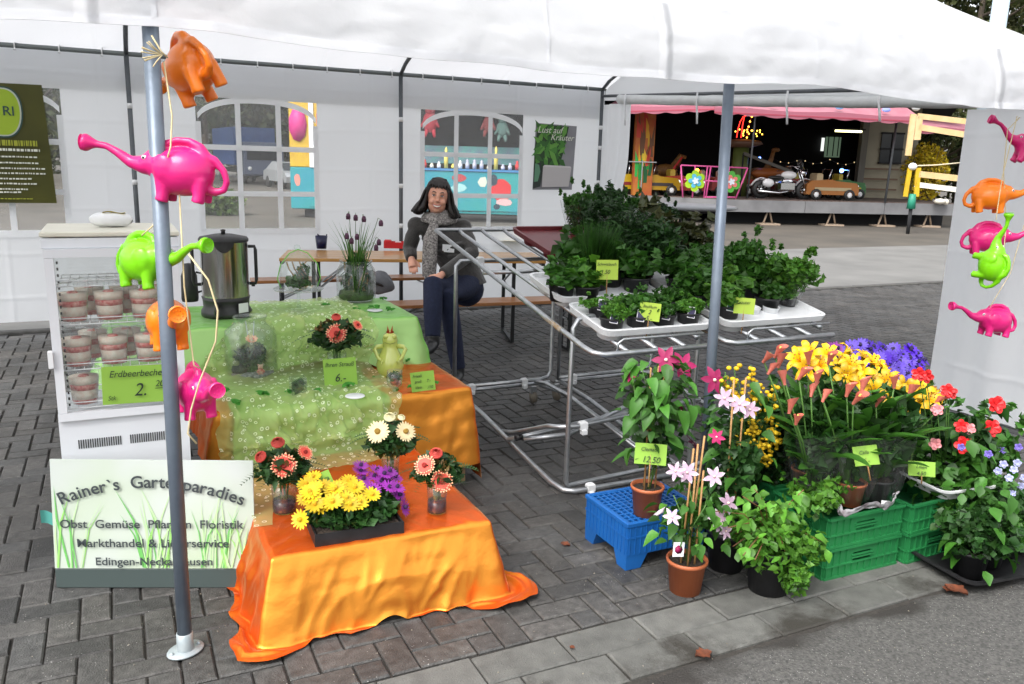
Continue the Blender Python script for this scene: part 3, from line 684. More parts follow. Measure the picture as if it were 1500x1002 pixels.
# hall: dark open building, pale end wall with window
M_wallp=mat('pale_render',(.33,.30,.22),rough=.85,nscale=1.5,col2=(.26,.24,.18))
hall=thing('fair_hall','dark open hall with a pale rendered end wall behind the ride','hall',(0,0,0))
def slab(name,a,b,z0,z1,th,m_,parent):
    mm=MB();mm.bar((a.x,a.y,(z0+z1)/2),(b.x,b.y,(z0+z1)/2),z1-z0,th,up=_rz((0,1,0)));return mm.build(name,m_,parent)
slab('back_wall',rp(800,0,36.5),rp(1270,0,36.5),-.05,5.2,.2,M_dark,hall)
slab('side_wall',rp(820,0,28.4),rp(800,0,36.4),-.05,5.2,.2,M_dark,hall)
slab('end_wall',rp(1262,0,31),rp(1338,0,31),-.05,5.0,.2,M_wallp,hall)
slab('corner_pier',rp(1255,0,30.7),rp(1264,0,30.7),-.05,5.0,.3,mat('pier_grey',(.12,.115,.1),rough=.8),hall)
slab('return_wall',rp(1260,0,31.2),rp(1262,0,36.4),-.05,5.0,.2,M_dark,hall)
a=rp(1286,0,30.85);b=rp(1318,0,30.85);slab('window',a,b,2.02,3.05,.05,MATS['dark_glass'],hall)
for z in (2.0,2.5,3.06): slab('glazing_bar',rp(1285,0,30.8),rp(1319,0,30.8),z-.03,z+.03,.05,M_dark,hall)
slab('glazing_bar',rp(1301.5,0,30.8),rp(1303.5,0,30.8),2.0,3.06,.05,M_dark,hall)
for z in (1.05,1.42,1.78): slab('rail',rp(1263,0,30.6),rp(1316,0,30.6),z-.03,z+.03,.05,mat('rail_brown',(.12,.07,.04),rough=.6),hall)
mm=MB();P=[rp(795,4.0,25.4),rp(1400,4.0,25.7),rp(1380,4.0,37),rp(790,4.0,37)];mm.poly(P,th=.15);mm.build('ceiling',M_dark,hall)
slab('lit_doorway',rp(1205,0,36.3),rp(1227,0,36.3),2.25,3.1,.04,mat('lit_door',(.2,.3,.2),rough=.5,emit=.15),hall)
slab('bright_pane',rp(1199,0,36.28),rp(1203,0,36.28),2.5,3.05,.04,mat('lit_pane',(.8,.85,.8),rough=.5,emit=.5),hall)
for x in (1209,1217,1224): slab('lit_bar',rp(x-.6,0,36.25),rp(x+.6,0,36.25),2.3,3.1,.02,M_dark,hall)
# pink awning with scalloped hem
M_pink=mat('pink_canvas',(.46,.20,.24),rough=.7,nscale=2,col2=(.38,.14,.19),transl=.2)
aw=thing('ride_awning','pink awning with scalloped hem above the ride opening','awning',(0,0,0))
def awn(a_,b_,z0,z1,out=1.3):
    L=(b_-a_).length;n=int(L/.08)
    d=(b_-a_).normalized();nrm=Vector((-d.y,d.x,0))*-1
    mm=MB();mm.grid(lambda i,j:(lambda p:(p.x+nrm.x*out*(1-j)*-1*-1*.0+nrm.x*out*(1-j)-nrm.x*out,p.y+nrm.y*out*(1-j)-nrm.y*out,z0+(z1-z0)*j+.02*math.sin(i*L*2)*(1-j)))(a_.lerp(b_,i)),n//2,5);mm.build('canvas',M_pink,aw)
    mm=MB();mm.grid(lambda i,j:(lambda p:(p.x,p.y,z0+.015*math.sin(i*L*2)-(.16+.05*abs(math.sin(i*L*4.2)))*j))(a_.lerp(b_,i)),n,2);mm.build('hem',mat('pink_hem',(.40,.13,.18),rough=.7,transl=.2),aw)
    mm=MB();p,q=a_,b_;mm.bar((p.x,p.y,z0-.13),(q.x,q.y,z0-.13),.035,.02,up=_rz((0,1,0)));mm.build('red_trim',mat('red_trim',(.33,.05,.08),rough=.6),aw)
PA,PB,PC=rp(880,0,26.2),rp(1040,0,23.6),rp(1336,0,25.2)
awn(PA,PB,3.36,3.9);awn(PB,PC,3.28,3.95);awn(rp(1336,0,25.4),rp(1440,0,26.3),3.02,3.3,.9)
for px,z,c in ((1120,3.45,(.2,.4,.6)),(1215,3.45,(.2,.35,.62)),(1285,3.44,(.25,.3,.7)),(1058,3.52,(.15,.4,.6))):
    t=(px-1040)/(296);p=PB.lerp(PC,t);mm=MB();mm.lathe([(0,0),(.14,0),(.13,.01),(0,.012)],9,(p.x,p.y,z),M=Matrix.Rotation(HD,3,'Z')@Matrix.Rotation(PI/2-.15,3,'X'),sy=.5);mm.build('printed_spot',mat('spot_%d'%px,c,rough=.6),aw,_rz((0,-.02,0)) if False else (0,0,0))
# fluorescent tube and coloured lamps that are lit
def lamp(px,z,dep,r_,c,e,label):
    p=rp(px,z,dep);t=thing('lamp',label,'lamp',p)
    mm=MB();mm.ball((0,0,0),r_,10);mm.build('bulb',mat('lit_%d'%px,c,rough=.4,emit=e),t)
    mm=MB();mm.cyl((0,0,r_*.8),(0,0,r_*2.2),r_*.5,r_*.5,8);mm.build('socket',M_black,t)
lamp(1021,1.55,29,.07,(1,.28,.02),7,'glowing orange lamp deep in the dark ride hall')
lamp(1111,2.02,29,.045,(.1,.25,1),8,'small blue lamp right of the lit carousel arches')
lamp(1233,1.68,29,.07,(.12,.3,1),7,'bright blue lamp before the lit doorway of the hall')
p=rp(1237,3.05,30);t=thing('tube_light','lit yellowish fluorescent tube under the hall ceiling','light',p,HD)
mm=MB();mm.tube([(-.5,0,0),(.48,0,0)],.035,8);mm.build('tube',mat('lit_tube',(1,.93,.45),rough=.4,emit=2.2),t)
mm=MB();mm.box((0,0,.07),(1.2,.1,.05));mm.build('fitting',M_dark,t)
# painted column with jungle flames
p=rp(941,DZ,26.9);t=thing('painted_column','ride column painted green at the foot and orange above','column',p,HD)
mm=MB();mm.box((0,0,1.42),(.62,.25,2.84));mm.build('board',mat('column_orange',(.42,.16,.02),rough=.5,nscale=2.5,col2=(.35,.05,.02)),t)
r=random.Random(4)
for k in range(26):
    x=r.uniform(-.24,.24);z=r.uniform(.0,2.0);h=r.uniform(.5,.95);g_=z<.85;mm=MB();w_=r.uniform(.03,.07)
    mm.poly([(x-w_,-.128-k*.0006,z),(x+w_,-.128-k*.0006,z),(x+w_*.6+r.uniform(-.08,.08),-.128-k*.0006,z+h*.6),(x+r.uniform(-.1,.1),-.128-k*.0006,z+h)])
    c=((.01,.22,.03),(.02,.32,.05),(.005,.08,.02)) if g_ else ((.6,.32,.02),(.45,.04,.02),(.12,.05,.02),(.65,.45,.03))
    ci=r.randrange(len(c));mm.build('flame_paint' if not g_ else 'grass_paint',mat('colp_%d_%d'%(g_,ci),c[ci],rough=.5),t)
mm=MB()
for z in (1.05,): mm.box((-.05,-.17,z),(.9,.03,.03))
mm.box((-.06,-.18,.6),(.03,.03,1.0));mm.build('wire_rail',M_steel,t)
# pink gate panels with pinwheel flowers
M_pk=mat('pink_tube',(.75,.12,.35),rough=.4)
t=thing('pink_barrier','pink tubular barrier with two painted flowers at the platform edge','barrier',(0,0,0))
def seg(a,b,r_=.025,n='bar'):
    mm=MB();mm.tube([a,b],r_,6);mm.build(n,M_pk,t)
fz=lambda px,z:rp(px,z,25.9)+Vector((0,0,0))
for a,b in (((997,DZ+.98),(1095,DZ+.95)),((997,DZ+.98),(1003,DZ)),((1095,DZ+.95),(1081,DZ)),((1041,DZ+.98),(1037,DZ)),((1036,DZ+.98),(1034,DZ)),((1018,DZ+.98),(1017,DZ)),((1003,DZ+.55),(1085,DZ+.5)),((1068,DZ+.95),(1068,DZ)),((1034,DZ+.03),(1080,DZ+.05))):
    seg(fz(*a),fz(*b))
for px,c1,c2 in ((1019,(.35,.6,.02),(.1,.45,.65)),(1072,(.08,.4,.05),(.75,.2,.18))):
    p=rp(px,DZ+.52,25.8);h_=thing('dummy','x','x') if False else None
    mm=MB();M_=Matrix.Rotation(HD,3,'Z')
    def fl(R1,R0,n,y,mm=mm):
        P=[]
        for i in range(n*6):
            a=2*PI*i/(n*6);q=R0+(R1-R0)*abs(math.sin(a*n/2))**.7;P.append(p+M_@Vector((math.cos(a)*q,y,math.sin(a)*q)))
        mm.poly(P[::-1],th=.015,nrm=M_@Vector((0,-1,0)))
    fl(.33,.24,6,0);mm.build('painted_leaf',mat('wheelleaf_%d'%px,c1,rough=.5),t)
    mm=MB();fl(.22,.10,5,-.03,mm);mm.build('painted_flower',mat('wheelflower_%d'%px,c2,rough=.5),t)
    mm=MB();fl(.11,.05,5,-.06,mm);mm.build('flower_heart',mat('wheelheart',(.7,.78,.85),rough=.5),t)
# carousel centre with light arches
p=rp(1083,DZ,28.5);t=thing('carousel_centre','green carousel centre post crowned by red and yellow light arches','carousel',p,HD)
mm=MB();mm.cyl((0,0,0),(0,0,1.65),.3,.26,14);mm.build('post',mat('post_green',(.10,.13,.03),rough=.5),t)
mm=MB();mm.lathe([(.3,1.62),(.7,1.75),(.62,1.85),(.2,1.9)],18);mm.build('crown_plate',mat('crown_brown',(.15,.08,.05),rough=.5),t)
def arc(cx,h,w,n,m_,nm,r_=.03,th=0):
    pts=[(cx+w*(1-math.cos(PI/2*k/(n-1))),-.3,1.95+h*math.sin(PI/2*k/(n-1))) for k in range(n)]
    for q in pts:
        mm=MB();mm.ball(q,r_,6);mm.build(nm,m_,t)
    mm=MB();mm.tube(pts,.015,5);mm.build('arch_tube',m_ if th else M_red,t)
ly=mat('lit_yellow',(1,.45,.05),rough=.4,emit=3);lr=mat('lit_red',(1,.03,.02),rough=.4,emit=1.6)
arc(.05,1.35,.8,13,ly,'bulb');arc(-.15,1.3,.35,6,lr,'red_bulb',.02,1);arc(-.3,.7,.25,5,lr,'red_bulb',.02,1)
for k in range(16):
    a=k*.41;mm=MB();mm.ball((.1+.5*math.cos(a)*(.5+.5*(k%3)/2),-.4,2.0+.2*abs(math.sin(a*1.7))),.025,6);mm.build('bulb',ly,t)
# ---- ride vehicles
M_chrome=mat('chrome',(.7,.72,.74),rough=.15,metal=1);M_bikewhite=mat('bike_white',(.75,.76,.77),rough=.2,coat=.5)
def wheel(mm,c,r_,w_,n=20): mm.lathe([(r_*.62,-w_/2),(r_*.95,-w_/2),(r_,-w_*.25),(r_,w_*.25),(r_*.95,w_/2),(r_*.62,w_/2)],n,c,M=Matrix.Rotation(PI/2,3,'X'))
def motorbike(px,dep,label,s=.8,rz=0,mbody=None):
    mbody=mbody or M_bikewhite
    t=thing('motorcycle',label,'motorcycle',rp(px,DZ,dep),HD+rz,'motorcycles on the ride',scale=(s,s,s))
    for x in (-.78,.8):
        mm=MB();wheel(mm,(x,0,.33),.33,.14);w_=mm.build('wheel',M_black,t)
        mm=MB();mm.lathe([(.0,-.05),(.06,-.05),(.06,.05),(0,.05)],10,(x,0,.33),M=Matrix.Rotation(PI/2,3,'X'))
        for k in range(8):
            a=k*PI/4;mm.tube([(x,0,.33),(x+.2*math.cos(a),0,.33+.2*math.sin(a))],.008,4)
        mm.build('rim',M_chrome,w_)
        mm=MB();mm.grid(lambda i,j:(x+.38*math.cos(.25+2.5*i)+(0 if x<0 else .0),(j-.5)*.2*(1.0-.2*abs(j-.5)),.33+.38*math.sin(.25+2.5*i)+.03*math.sin(PI*j)),12,4);mm.build('mudguard',mbody,t)
    mm=MB();mm.ball((.18,0,.83),.2,14,sc=(1.45,.75,.72));mm.build('tank',mbody,t)
    mm=MB();mm.ball((-.28,0,.74),.2,12,sc=(1.5,.75,.35));mm.build('seat',M_black,t)
    mm=MB();mm.box((.12,0,.45),(.5,.3,.34),bev=.06);mm.tube([(-.05,0,.5),(.1,0,.72)],.09,8);mm.tube([(.32,0,.5),(.2,0,.72)],.09,8);mm.build('engine',M_chrome,t)
    for sy in (-1,1):
        mm=MB();mm.tube([(.25,sy*.16,.3),(-.2,sy*.19,.22),(-.98,sy*.2,.27)],[.03,.04,.05],8);mm.build('exhaust',M_chrome,t)
        mm=MB();mm.tube([(.8,sy*.1,.33),(.52,sy*.1,1.05)],.025,6);mm.build('fork',M_chrome,t)
        mm=MB();mm.tube([(.5,sy*.04,1.05),(.42,sy*.25,1.15),(.2,sy*.38,1.1)],.015,6);mm.build('handlebar',M_chrome,t)
        mm=MB();mm.ball((-.62,sy*.2,.55),.17,10,sc=(1.3,.55,.9));mm.build('pannier',mbody,t)
    mm=MB();mm.ball((.66,0,.92),.11,12);mm.build('headlight',M_chrome,t)
    mm=MB();mm.box((.56,0,1.18),(.02,.42,.36),M=Matrix.Rotation(-.4,3,'Y'),bev=.005);mm.build('windscreen',glassmat('clear_sheet',op=.3),t)
    mm=MB();mm.tube([(.5,0,1.0),(.35,0,.8),(-.5,0,.6),(-.78,0,.33)],.035,6);mm.build('frame',M_black,t);return t
motorbike(1149,26.9,'white and chrome toy motorcycle nearest the platform edge on the ride',.92)
motorbike(1138,28.3,'white toy motorcycle behind the front one on the ride',.8,.1)
def kidcar(px,dep,w_,label,c1,c2,cat='ride car',nm='ride_car',rz=0):
    t=thing(nm,label,cat,rp(px,DZ,dep),HD+rz,'cars of the ride')
    m1=mat('kid_%d'%px,c1,rough=.3,coat=.4);m2=mat('kidb_%d'%px,c2,rough=.35)
    L=w_;prof=[(-L/2,.18),(-L/2,.5),(-L*.42,.62),(-L*.02,.66),(L*.05,.62),(L*.45,.56),(L/2,.42),(L/2,.18)]
    mm=MB();k=len(prof);V=[(x,s*.33,z) for s in (-1,1) for x,z in prof];mm.add(V,[tuple(range(k)),tuple(range(2*k-1,k-1,-1))]+[(i,k+i,k+(i+1)%k,(i+1)%k) for i in range(k)]);mm.build('body',m1,t)
    for x in (-L*.32,L*.32):
        for s in (-1,1):
            mm=MB();wheel(mm,(x,s*.34,.18),.18,.1,16);w=mm.build('wheel',M_black,t);mm=MB();mm.ball((x,s*.38,.18),.09,8,sc=(1,.3,1));mm.build('hub',M_whiteplastic,w)
    mm=MB();mm.tube([(-L*.1,-.3,.62),(-L*.05,-.3,.98),(-L*.05,.3,.98),(-L*.1,.3,.62)],.02,6);mm.build('windscreen_frame',M_chrome,t)
    mm=MB();mm.box((-L*.25,0,.7),(L*.12,.5,.3),bev=.04);mm.build('seat',m2,t)
    mm=MB();mm.lathe([(.10,-.01),(.12,0),(.10,.01)],14,(L*.02,-.1,.8),M=Matrix.Rotation(PI/2,3,'Y'));mm.build('steering_wheel',M_black,t)
    for s in (-1,1): mm=MB();mm.ball((L*.5,s*.2,.46),.06,8);mm.build('headlight',MATS['lit_pane'] if px<1000 and s<0 else M_chrome,t)
    mm=MB();mm.box((0,-.335,.36),(L*.7,.012,.10));mm.build('side_stripe',m2,t);return t
kidcar(960,27.3,1.5,'yellow toy truck with lit headlight beside the painted column',(.42,.24,.008),(.05,.04,.04))
kidcar(998,27.6,1.4,'dark red toy fire engine behind the pink barrier',(.35,.03,.015),(.5,.35,.05))
kidcar(1073,28.8,1.6,'red toy car behind the barrier flower on the right',(.3,.02,.02),(.55,.5,.5))
kidcar(1216,27.2,1.75,'open toy jeep with orange and cream painted sides at the right of the ride',(.34,.13,.03),(.42,.34,.2))
kidcar(922,27.5,1.1,'bright yellow toy car at the left edge of the ride',(.5,.33,.008),(.2,.02,.02))
kidcar(1040,29.4,1.3,'dim blue toy car deep behind the pink barrier',(.03,.06,.2),(.3,.3,.3))
kidcar(1180,29.6,1.5,'dim red toy racing car behind the motorcycles',(.3,.02,.02),(.4,.35,.05))
kidcar(1240,28.9,1.2,'small green toy tractor behind the open jeep',(.03,.15,.04),(.5,.4,.05))
t=thing('bulb_garland','garland of small dim bulbs across the dark ride hall','lights',(0,0,0));mm=MB();gp=[rp(1130+6*k,2.05-.16*math.sin(PI*(k%7)/7),29.8) for k in range(22)];mm.tube(gp,.008,4);mm.build('wire',M_black,t)
for q in gp[::2]: mm=MB();mm.ball(q,.02,6);mm.build('bulb',mat('dim_bulb',(.8,.6,.3),rough=.4,emit=.5),t)
t=thing('ride_rocket','dim orange rocket seat on its arm in the ride hall','ride figure',rp(1128,DZ,29.0),HD);mm=MB();mm.lathe([(.001,-.7),(.16,-.5),(.2,0),(.15,.4),(.001,.75)],12,(0,0,.8),M=Matrix.Rotation(PI/2,3,'Y'));mm.build('body',mat('rocket_orange',(.35,.1,.02),rough=.4),t);mm=MB();mm.cyl((0,0,0),(0,0,.7),.05,.04,6);mm.build('arm',M_dark,t)
t=thing('ride_giraffe','orange brown giraffe figure in the dark ride hall','ride figure',rp(1110,DZ,29.2),HD)
mg=mat('giraffe_tan',(.25,.12,.03),rough=.6,nscale=9,col2=(.12,.05,.01))
mm=MB();mm.ball((0,0,.75),.3,12,sc=(1.4,.7,.8));mm.tube([(.3,0,.9),(.45,0,1.3),(.5,0,1.55)],[.14,.08,.07],8);mm.ball((.58,0,1.6),.1,8,sc=(1.6,.8,.8));mm.build('body',mg,t)
for x in (-.28,.28):
    for s in (-1,1): mm=MB();mm.tube([(x,s*.14,.7),(x,s*.14,0)],[.08,.05],8);mm.build('leg',mg,t)
t=thing('ride_horse','brown galloping horse figure behind the red fire engine','ride figure',rp(975,DZ,28.6),HD)
mm=MB();mm.ball((0,0,.8),.28,12,sc=(1.5,.7,.8));mm.tube([(.3,0,.95),(.5,0,1.3),(.68,0,1.25)],[.15,.1,.06],8);mm.build('body',mg,t)
for x in (-.3,.32):
    for s in (-1,1): mm=MB();mm.tube([(x,s*.12,.7),(x+.15,s*.12,.45),(x+.02,s*.12,.15)],[.08,.05,.03],8);mm.build('leg',mg,t)
# thin roof posts and slanting chute
t=thing('roof_post','thin grey post holding up the awning at the right of the ride','post',rp(1302,DZ,26.4));mm=MB();mm.cyl((0,0,0),(.1,0,2.9),.035,.035,8);mm.build('shaft',M_darkpole,t)
t=thing('roof_post','thin grey post holding up the awning behind the motorcycles','post',rp(1098,DZ,26.4));mm=MB();mm.cyl((0,0,0),(.05,0,2.9),.03,.03,8);mm.build('shaft',M_darkpole,t)
t=thing('striped_chute','grey slanting beam above the toy motorcycles','beam',rp(1125,1.7,28.2),HD);mm=MB();mm.bar((-.9,0,.45),(.85,0,-.12),.1,.1);mm.build('beam',MATS['pier_grey'],t);mm=MB();mm.cyl((.85,0,-.12),(.85,0,-.99),.03,.03,6);mm.cyl((-.9,0,.45),(-.9,0,-.99),.03,.03,6);mm.build('support',M_dark,t)
t=thing('red_lamp_mast','thin red mast bent over the toy fire engine','mast',rp(985,DZ,27.9),HD);mm=MB();mm.tube([(0,0,0),(.05,0,.9),(.3,0,1.25)],.03,6);mm.build('mast',M_red,t)
# cream timber stairs frames at the right of the ride
M_cream=mat('cream_boards',(.62,.47,.26),rough=.6,nscale=4,col2=(.55,.38,.17));M_crw=mat('cream_white',(.72,.68,.58),rough=.6)
t=thing('wooden_barrier','cream and yellow slatted frame with white ball knobs at the end of the ride','barrier',(0,0,0))
FD=23.6
def F(px,py): return atd(px,py,FD)
def plank(a,b,w_,m_=M_cream,nm='slat',th=.05): mm=MB();mm.bar(F(*a),F(*b),w_,th,up=_rz((0,1,0)));mm.build(nm,m_,t)
plank((1344,170),(1424,179),.15);plank((1344,186),(1424,199),.16);plank((1342,262),(1404,265),.19) if False else plank((1346,255),(1410,262),.17)
plank((1340,270),(1410,279),.14,M_crw);plank((1338,167),(1330,228),.16,M_cream,'upright');plank((1347,170),(1343,205),.18,M_cream,'upright')
plank((1333,246),(1326,288),.12,M_yel,'upright');plank((1345,246),(1342,288),.14,M_yel,'upright')
for a in ((1342,157),(1337,244)): mm=MB();q=F(*a);mm.ball(q,.13,12,sc=(1.1,.8,.8));mm.build('knob',M_whiteplastic,t)
mm=MB();mm.tube([F(1341,244)+Vector((0,0,.02)),F(1370,242),F(1412,238)],.02,5);mm.build('rope',mat('rope',(.6,.52,.36),rough=.9),t)
mm=MB();q=F(1336,292);mm.cyl((q.x,q.y,.66),(q.x,q.y,q.z+.15),.12,.09,8);mm.build('foot',mat('foot_green',(.02,.22,.14),rough=.5),t)
mm=MB();q=F(1336,292);mm.cyl((q.x,q.y,-.05),(q.x,q.y,.66),.05,.05,8);mm.build('leg',M_dark,t)
# forsythia
p=rp(1352,0,31);t=thing('forsythia_bush','yellow flowering bush behind the cream barrier','bush',(p.x,p.y,-.05))
mm=MB();r=random.Random(2)
for k in range(18): a=r.random()*6.28;mm.tube([(0,0,0),(.3*math.cos(a),.3*math.sin(a),1.3),(.8*math.cos(a),.8*math.sin(a),1.5+1.5*r.random())],[.03,.02,.006],4)
mm.build('stem',M_bark,t)
link('flowers',npmesh('flowers',[leafcloud(np.random.default_rng(3),2600,(0,0,1.75),(.9,.9,1.1),.09)],mat('forsythia_yellow',(.55,.42,.02),rough=.6,transl=.2,attr='tone')),t)
# striped plank lying on the deck
t=thing('cream_stack','pale stones lying at the right end of the platform','stones',rp(1383,DZ,26.6));mm=MB();mm.ball((0,0,.08),.16,8,sc=(1.5,1,.6));mm.ball((.28,0,.06),.1,8);mm.build('pile',M_crw,t)
# high bar table outside the tent end
q=atd(995,300,8.6);t=thing('bistro_table','round grey bistro table with curved black legs outside the tent','table',(q.x,q.y,-.03),.2)
tz=q.z+.03
mm=MB();mm.lathe([(.001,tz-.035),(.56,tz-.035),(.585,tz-.025),(.59,tz-.01),(.575,tz),(.001,tz+.002)],40);mm.build('tabletop',mat('table_grey',(.23,.235,.24),rough=.35,nscale=6,col2=(.19,.19,.2)),t)
for k in range(4):
    a=k*PI/2+.5;c,s_=math.cos(a),math.sin(a);mm=MB();mm.tube([(c*.42,s_*.42,tz-.05),(c*.2,s_*.2,tz-.06),(c*.09,s_*.09,tz-.14),(c*.055,s_*.055,tz-.3),(c*.05,s_*.05,.35),(c*.1,s_*.1,.12),(c*.36,s_*.36,.02)],.017,8);mm.build('leg',M_black,t)
# lamp post at the top right, far behind the tent roof
p=atd(1464,20,30);t=thing('lamp_post','pale blue grey lamp post rising behind the tent roof at top right','lamp post',(p.x,p.y,-.05))
mm=MB();mm.cyl((0,0,0),(0,0,9),.30,.26,16);mm.build('mast',mat('lamp_post_paint',(.42,.52,.6),rough=.4),t)
mm=MB();mm.tube([(0,0,8.9),(.3,-.3,9.4),(1,-.9,9.5)],.08,8);mm.build('arm',MATS['lamp_post_paint'],t);mm=MB();mm.ball((1.2,-1.05,9.45),.3,10,sc=(1.4,1,.4));mm.build('head',M_whiteplastic,t)
# ================================================================== plant and flower kit
M_lfd=mat('leaf_dark',(.022,.075,.014),rough=.5,transl=.2,attr='tone')
M_lfm=mat('leaf_mid',(.045,.15,.018),rough=.5,transl=.28,attr='tone')
M_lfl=mat('leaf_light',(.10,.28,.03),rough=.5,transl=.3,attr='tone')
M_lfb=mat('leaf_bronze',(.05,.06,.018),rough=.45,transl=.15,attr='tone')
M_stem=mat('stem_green',(.07,.16,.03),rough=.6);M_soil=mat('potting_soil',(.018,.012,.008),rough=.95,nscale=90,col2=(.05,.035,.025),bump=1,bscale=90)
M_terra=mat('terracotta_plastic',(.42,.12,.045),rough=.5,nscale=12,col2=(.36,.10,.04),bump=.1,bscale=50)
M_blackpot=mat('black_pot',(.012,.012,.013),rough=.45,nscale=30,col2=(.02,.02,.022))
M_glass=glassmat('clear_glass',(.985,.992,.99),.12,.02);M_glass2=glassmat('thick_glass',(.95,.975,.965),.25,.03)
M_lime=mat('lime_card',(.42,.58,.07),rough=.7);M_ink=mat('ink',(.015,.03,.02),rough=.6)
M_grn=mat('green_card',(.25,.45,.06),rough=.7)
M_bamboo=mat('bamboo',(.42,.24,.09),rough=.6,nscale=30,col2=(.3,.16,.06))
def foliage(name,parent,seed,n,cen,rad,size,m,elong=1.6,flat=.3,lobes=5):
    # several uneven sub-clouds make a lumpy outline with gaps
    rng=np.random.default_rng(seed);cen=np.array(cen,float);rad=np.array(rad,float);P=[]
    P.append(leafcloud(rng,int(n*.45),cen,rad*.8,size,elong=elong,flat=flat))
    for k in range(lobes):
        d=rng.normal(size=3);d/=np.linalg.norm(d);d[2]=abs(d[2])*.9-.15
        P.append(leafcloud(rng,int(n*.55/lobes),cen+d*rad*.62,rad*(.38+.15*rng.random()),size,elong=elong,flat=flat))
    o=link(name,npmesh(name,P,m),parent);return o
def bigleaf(L,W,fold=.25,curl=.3,n=5,heart=0,m=None,name='leaf',lobed=0):
    mm=MB();V=[];F=[]
    for i in range(n+1):
        t=i/n;w=W/2*(math.sin(PI*min(1,max(0,(t*.93+.05))))**(.75))
        if heart: w=W/2*(math.sin(PI*(t**.62*.96+.03))**.8)
        if lobed: w*=1-.38*abs(math.sin(t*PI*3))
        x=t*L;z=-curl*L*t*t
        V+=[(x,-w,z+fold*w),(x,0,z),(x,w,z+fold*w)]
    for i in range(n):
        a=i*3;F+=[(a,a+3,a+4,a+1),(a+1,a+4,a+5,a+2)]
    mm.add(V,F,0,True);me=mm.mesh(name,m or M_lfm);T=[];r=random.Random(int(L*1e5))
    toned(me,[(1,1,1)]*len(me.polygons));return me
LV={}
def leafset(key,L,W,m,k=4,**kw):
    if key not in LV:
        LV[key]=[]
        for i in range(k):
            s=.8+.12*i;me=bigleaf(L*s,W*s,fold=.15+.12*i,curl=.1+.14*i,m=m,**kw);t=.65+.25*i
            buf=[]
            for _ in me.polygons: buf+=[t,t,t*.95,1]
            me.attributes['tone'].data.foreach_set('color',buf);LV[key].append(me)
    return LV[key]
def petals(R,n,w,rows=1,cup=.1,tip=.6,mats=None,heart=.25,notch=0,seed=0,droop=0,jit=.12):
    # ring(s) of petals; inner part uses material 0, outer part material 1, heart material 2
    mm=MB();r=random.Random(seed)
    for row in range(rows):
        Rr=R*(1-.22*row)
        for k in range(n):
            a=2*PI*(k+.5*row)/n+r.uniform(-jit,jit)*.5;c,s=math.cos(a),math.sin(a);ww=w*(.85+.3*r.random());RR=Rr*(.92+.14*r.random())
            zz=lambda q:cup*R*(q/R)**2-droop*R*(q/R)**3+.004*row+.002
            stn=[(heart*R*.7,ww*.35),(RR*tip*.75,ww*.95),(RR*tip,ww),(RR*.86,ww*.8),(RR,ww*.18)]
            V=[]
            for q,h in stn:
                for sg in (-1,1): V.append((c*q-s*h*sg/2,s*q+c*h*sg/2,zz(q)+.10*h*(1 if sg>0 else .2)))
            b=[(0,1,3,2),(2,3,5,4)];o_=[(4,5,7,6),(6,7,9,8)]
            mm.add(V,b,0);mm.v=mm.v;base=len(mm.v)-10
            for f in o_: mm.f.append(tuple(base+i for i in f));mm.m.append(1);mm.sm.append(False)
    if heart: mm.lathe([(heart*R,.003),(heart*R*.85,.012*R/.04+.004),(heart*R*.4,.014*R/.04+.004),(.0005,.010*R/.04+.004)],10,mi=2)
    return mm.mesh('flower',mats)
def aim(p,d,spin=0):
    q=Vector(d).to_track_quat('Z','Y')@Matrix.Rotation(spin,4,'Z').to_quaternion();return q.to_euler()
def pot_mesh(r,h,m,taper=.78,rim=.12,soil=True,n=28):
    mm=MB();mm.lathe([(.001,0),(r*taper,0),(r*(taper+(1-taper)*.82),h*(1-rim)),(r*1.03,h*(1-rim)),(r*1.06,h*(1-rim*.5)),(r*1.05,h),(r*.95,h),(r*.93,h*.88)],n)
    return mm.mesh('pot',m)
def soil_mesh(r,h,n=18):
    mm=MB();V=[(0,0,h*.92)];rr_=random.Random(5)
    mm.lathe([(r*.94,h*.88),(r*.6,h*.9),(r*.3,h*.885),(.001,h*.91)],n);return mm.mesh('soil',M_soil)
def view_rot(p,off=0): return facing(p)+off
CARDN=[0]
def card(p,w,h,lines,label,cat='price card',rz=None,tilt=-.12,roll=0,m=None,stick=0,group='handwritten price cards'):
    t=thing('price_card',label,cat,p,0,group,rot=(tilt,roll,view_rot(p) if rz is None else rz))
    mm=MB();r=random.Random(CARDN[0]);CARDN[0]+=1
    mm.grid(lambda i,j:((i-.5)*w,.012*w*math.sin(i*3)+(.02*w*(j-.5)**2),j*h+.01*w*math.sin(i*2+r.random()*0)),8,4);mm.build('sheet',m or M_lime,t)
    for (s,x,z,txt) in lines:
        textobj('handwriting',txt,s*h,M_ink,t,((x-.5)*w,-.004-.0*w,z*h),rot=(PI/2,r.uniform(-.05,.05),0),shear=.25,off=-.0,extrude=.0003,sx=.9)
    if stick: mm=MB();mm.cyl((0,.004,-stick),(0,.004,h*.5),.003,.003,6);mm.build('stick',M_bamboo,t)
    return t
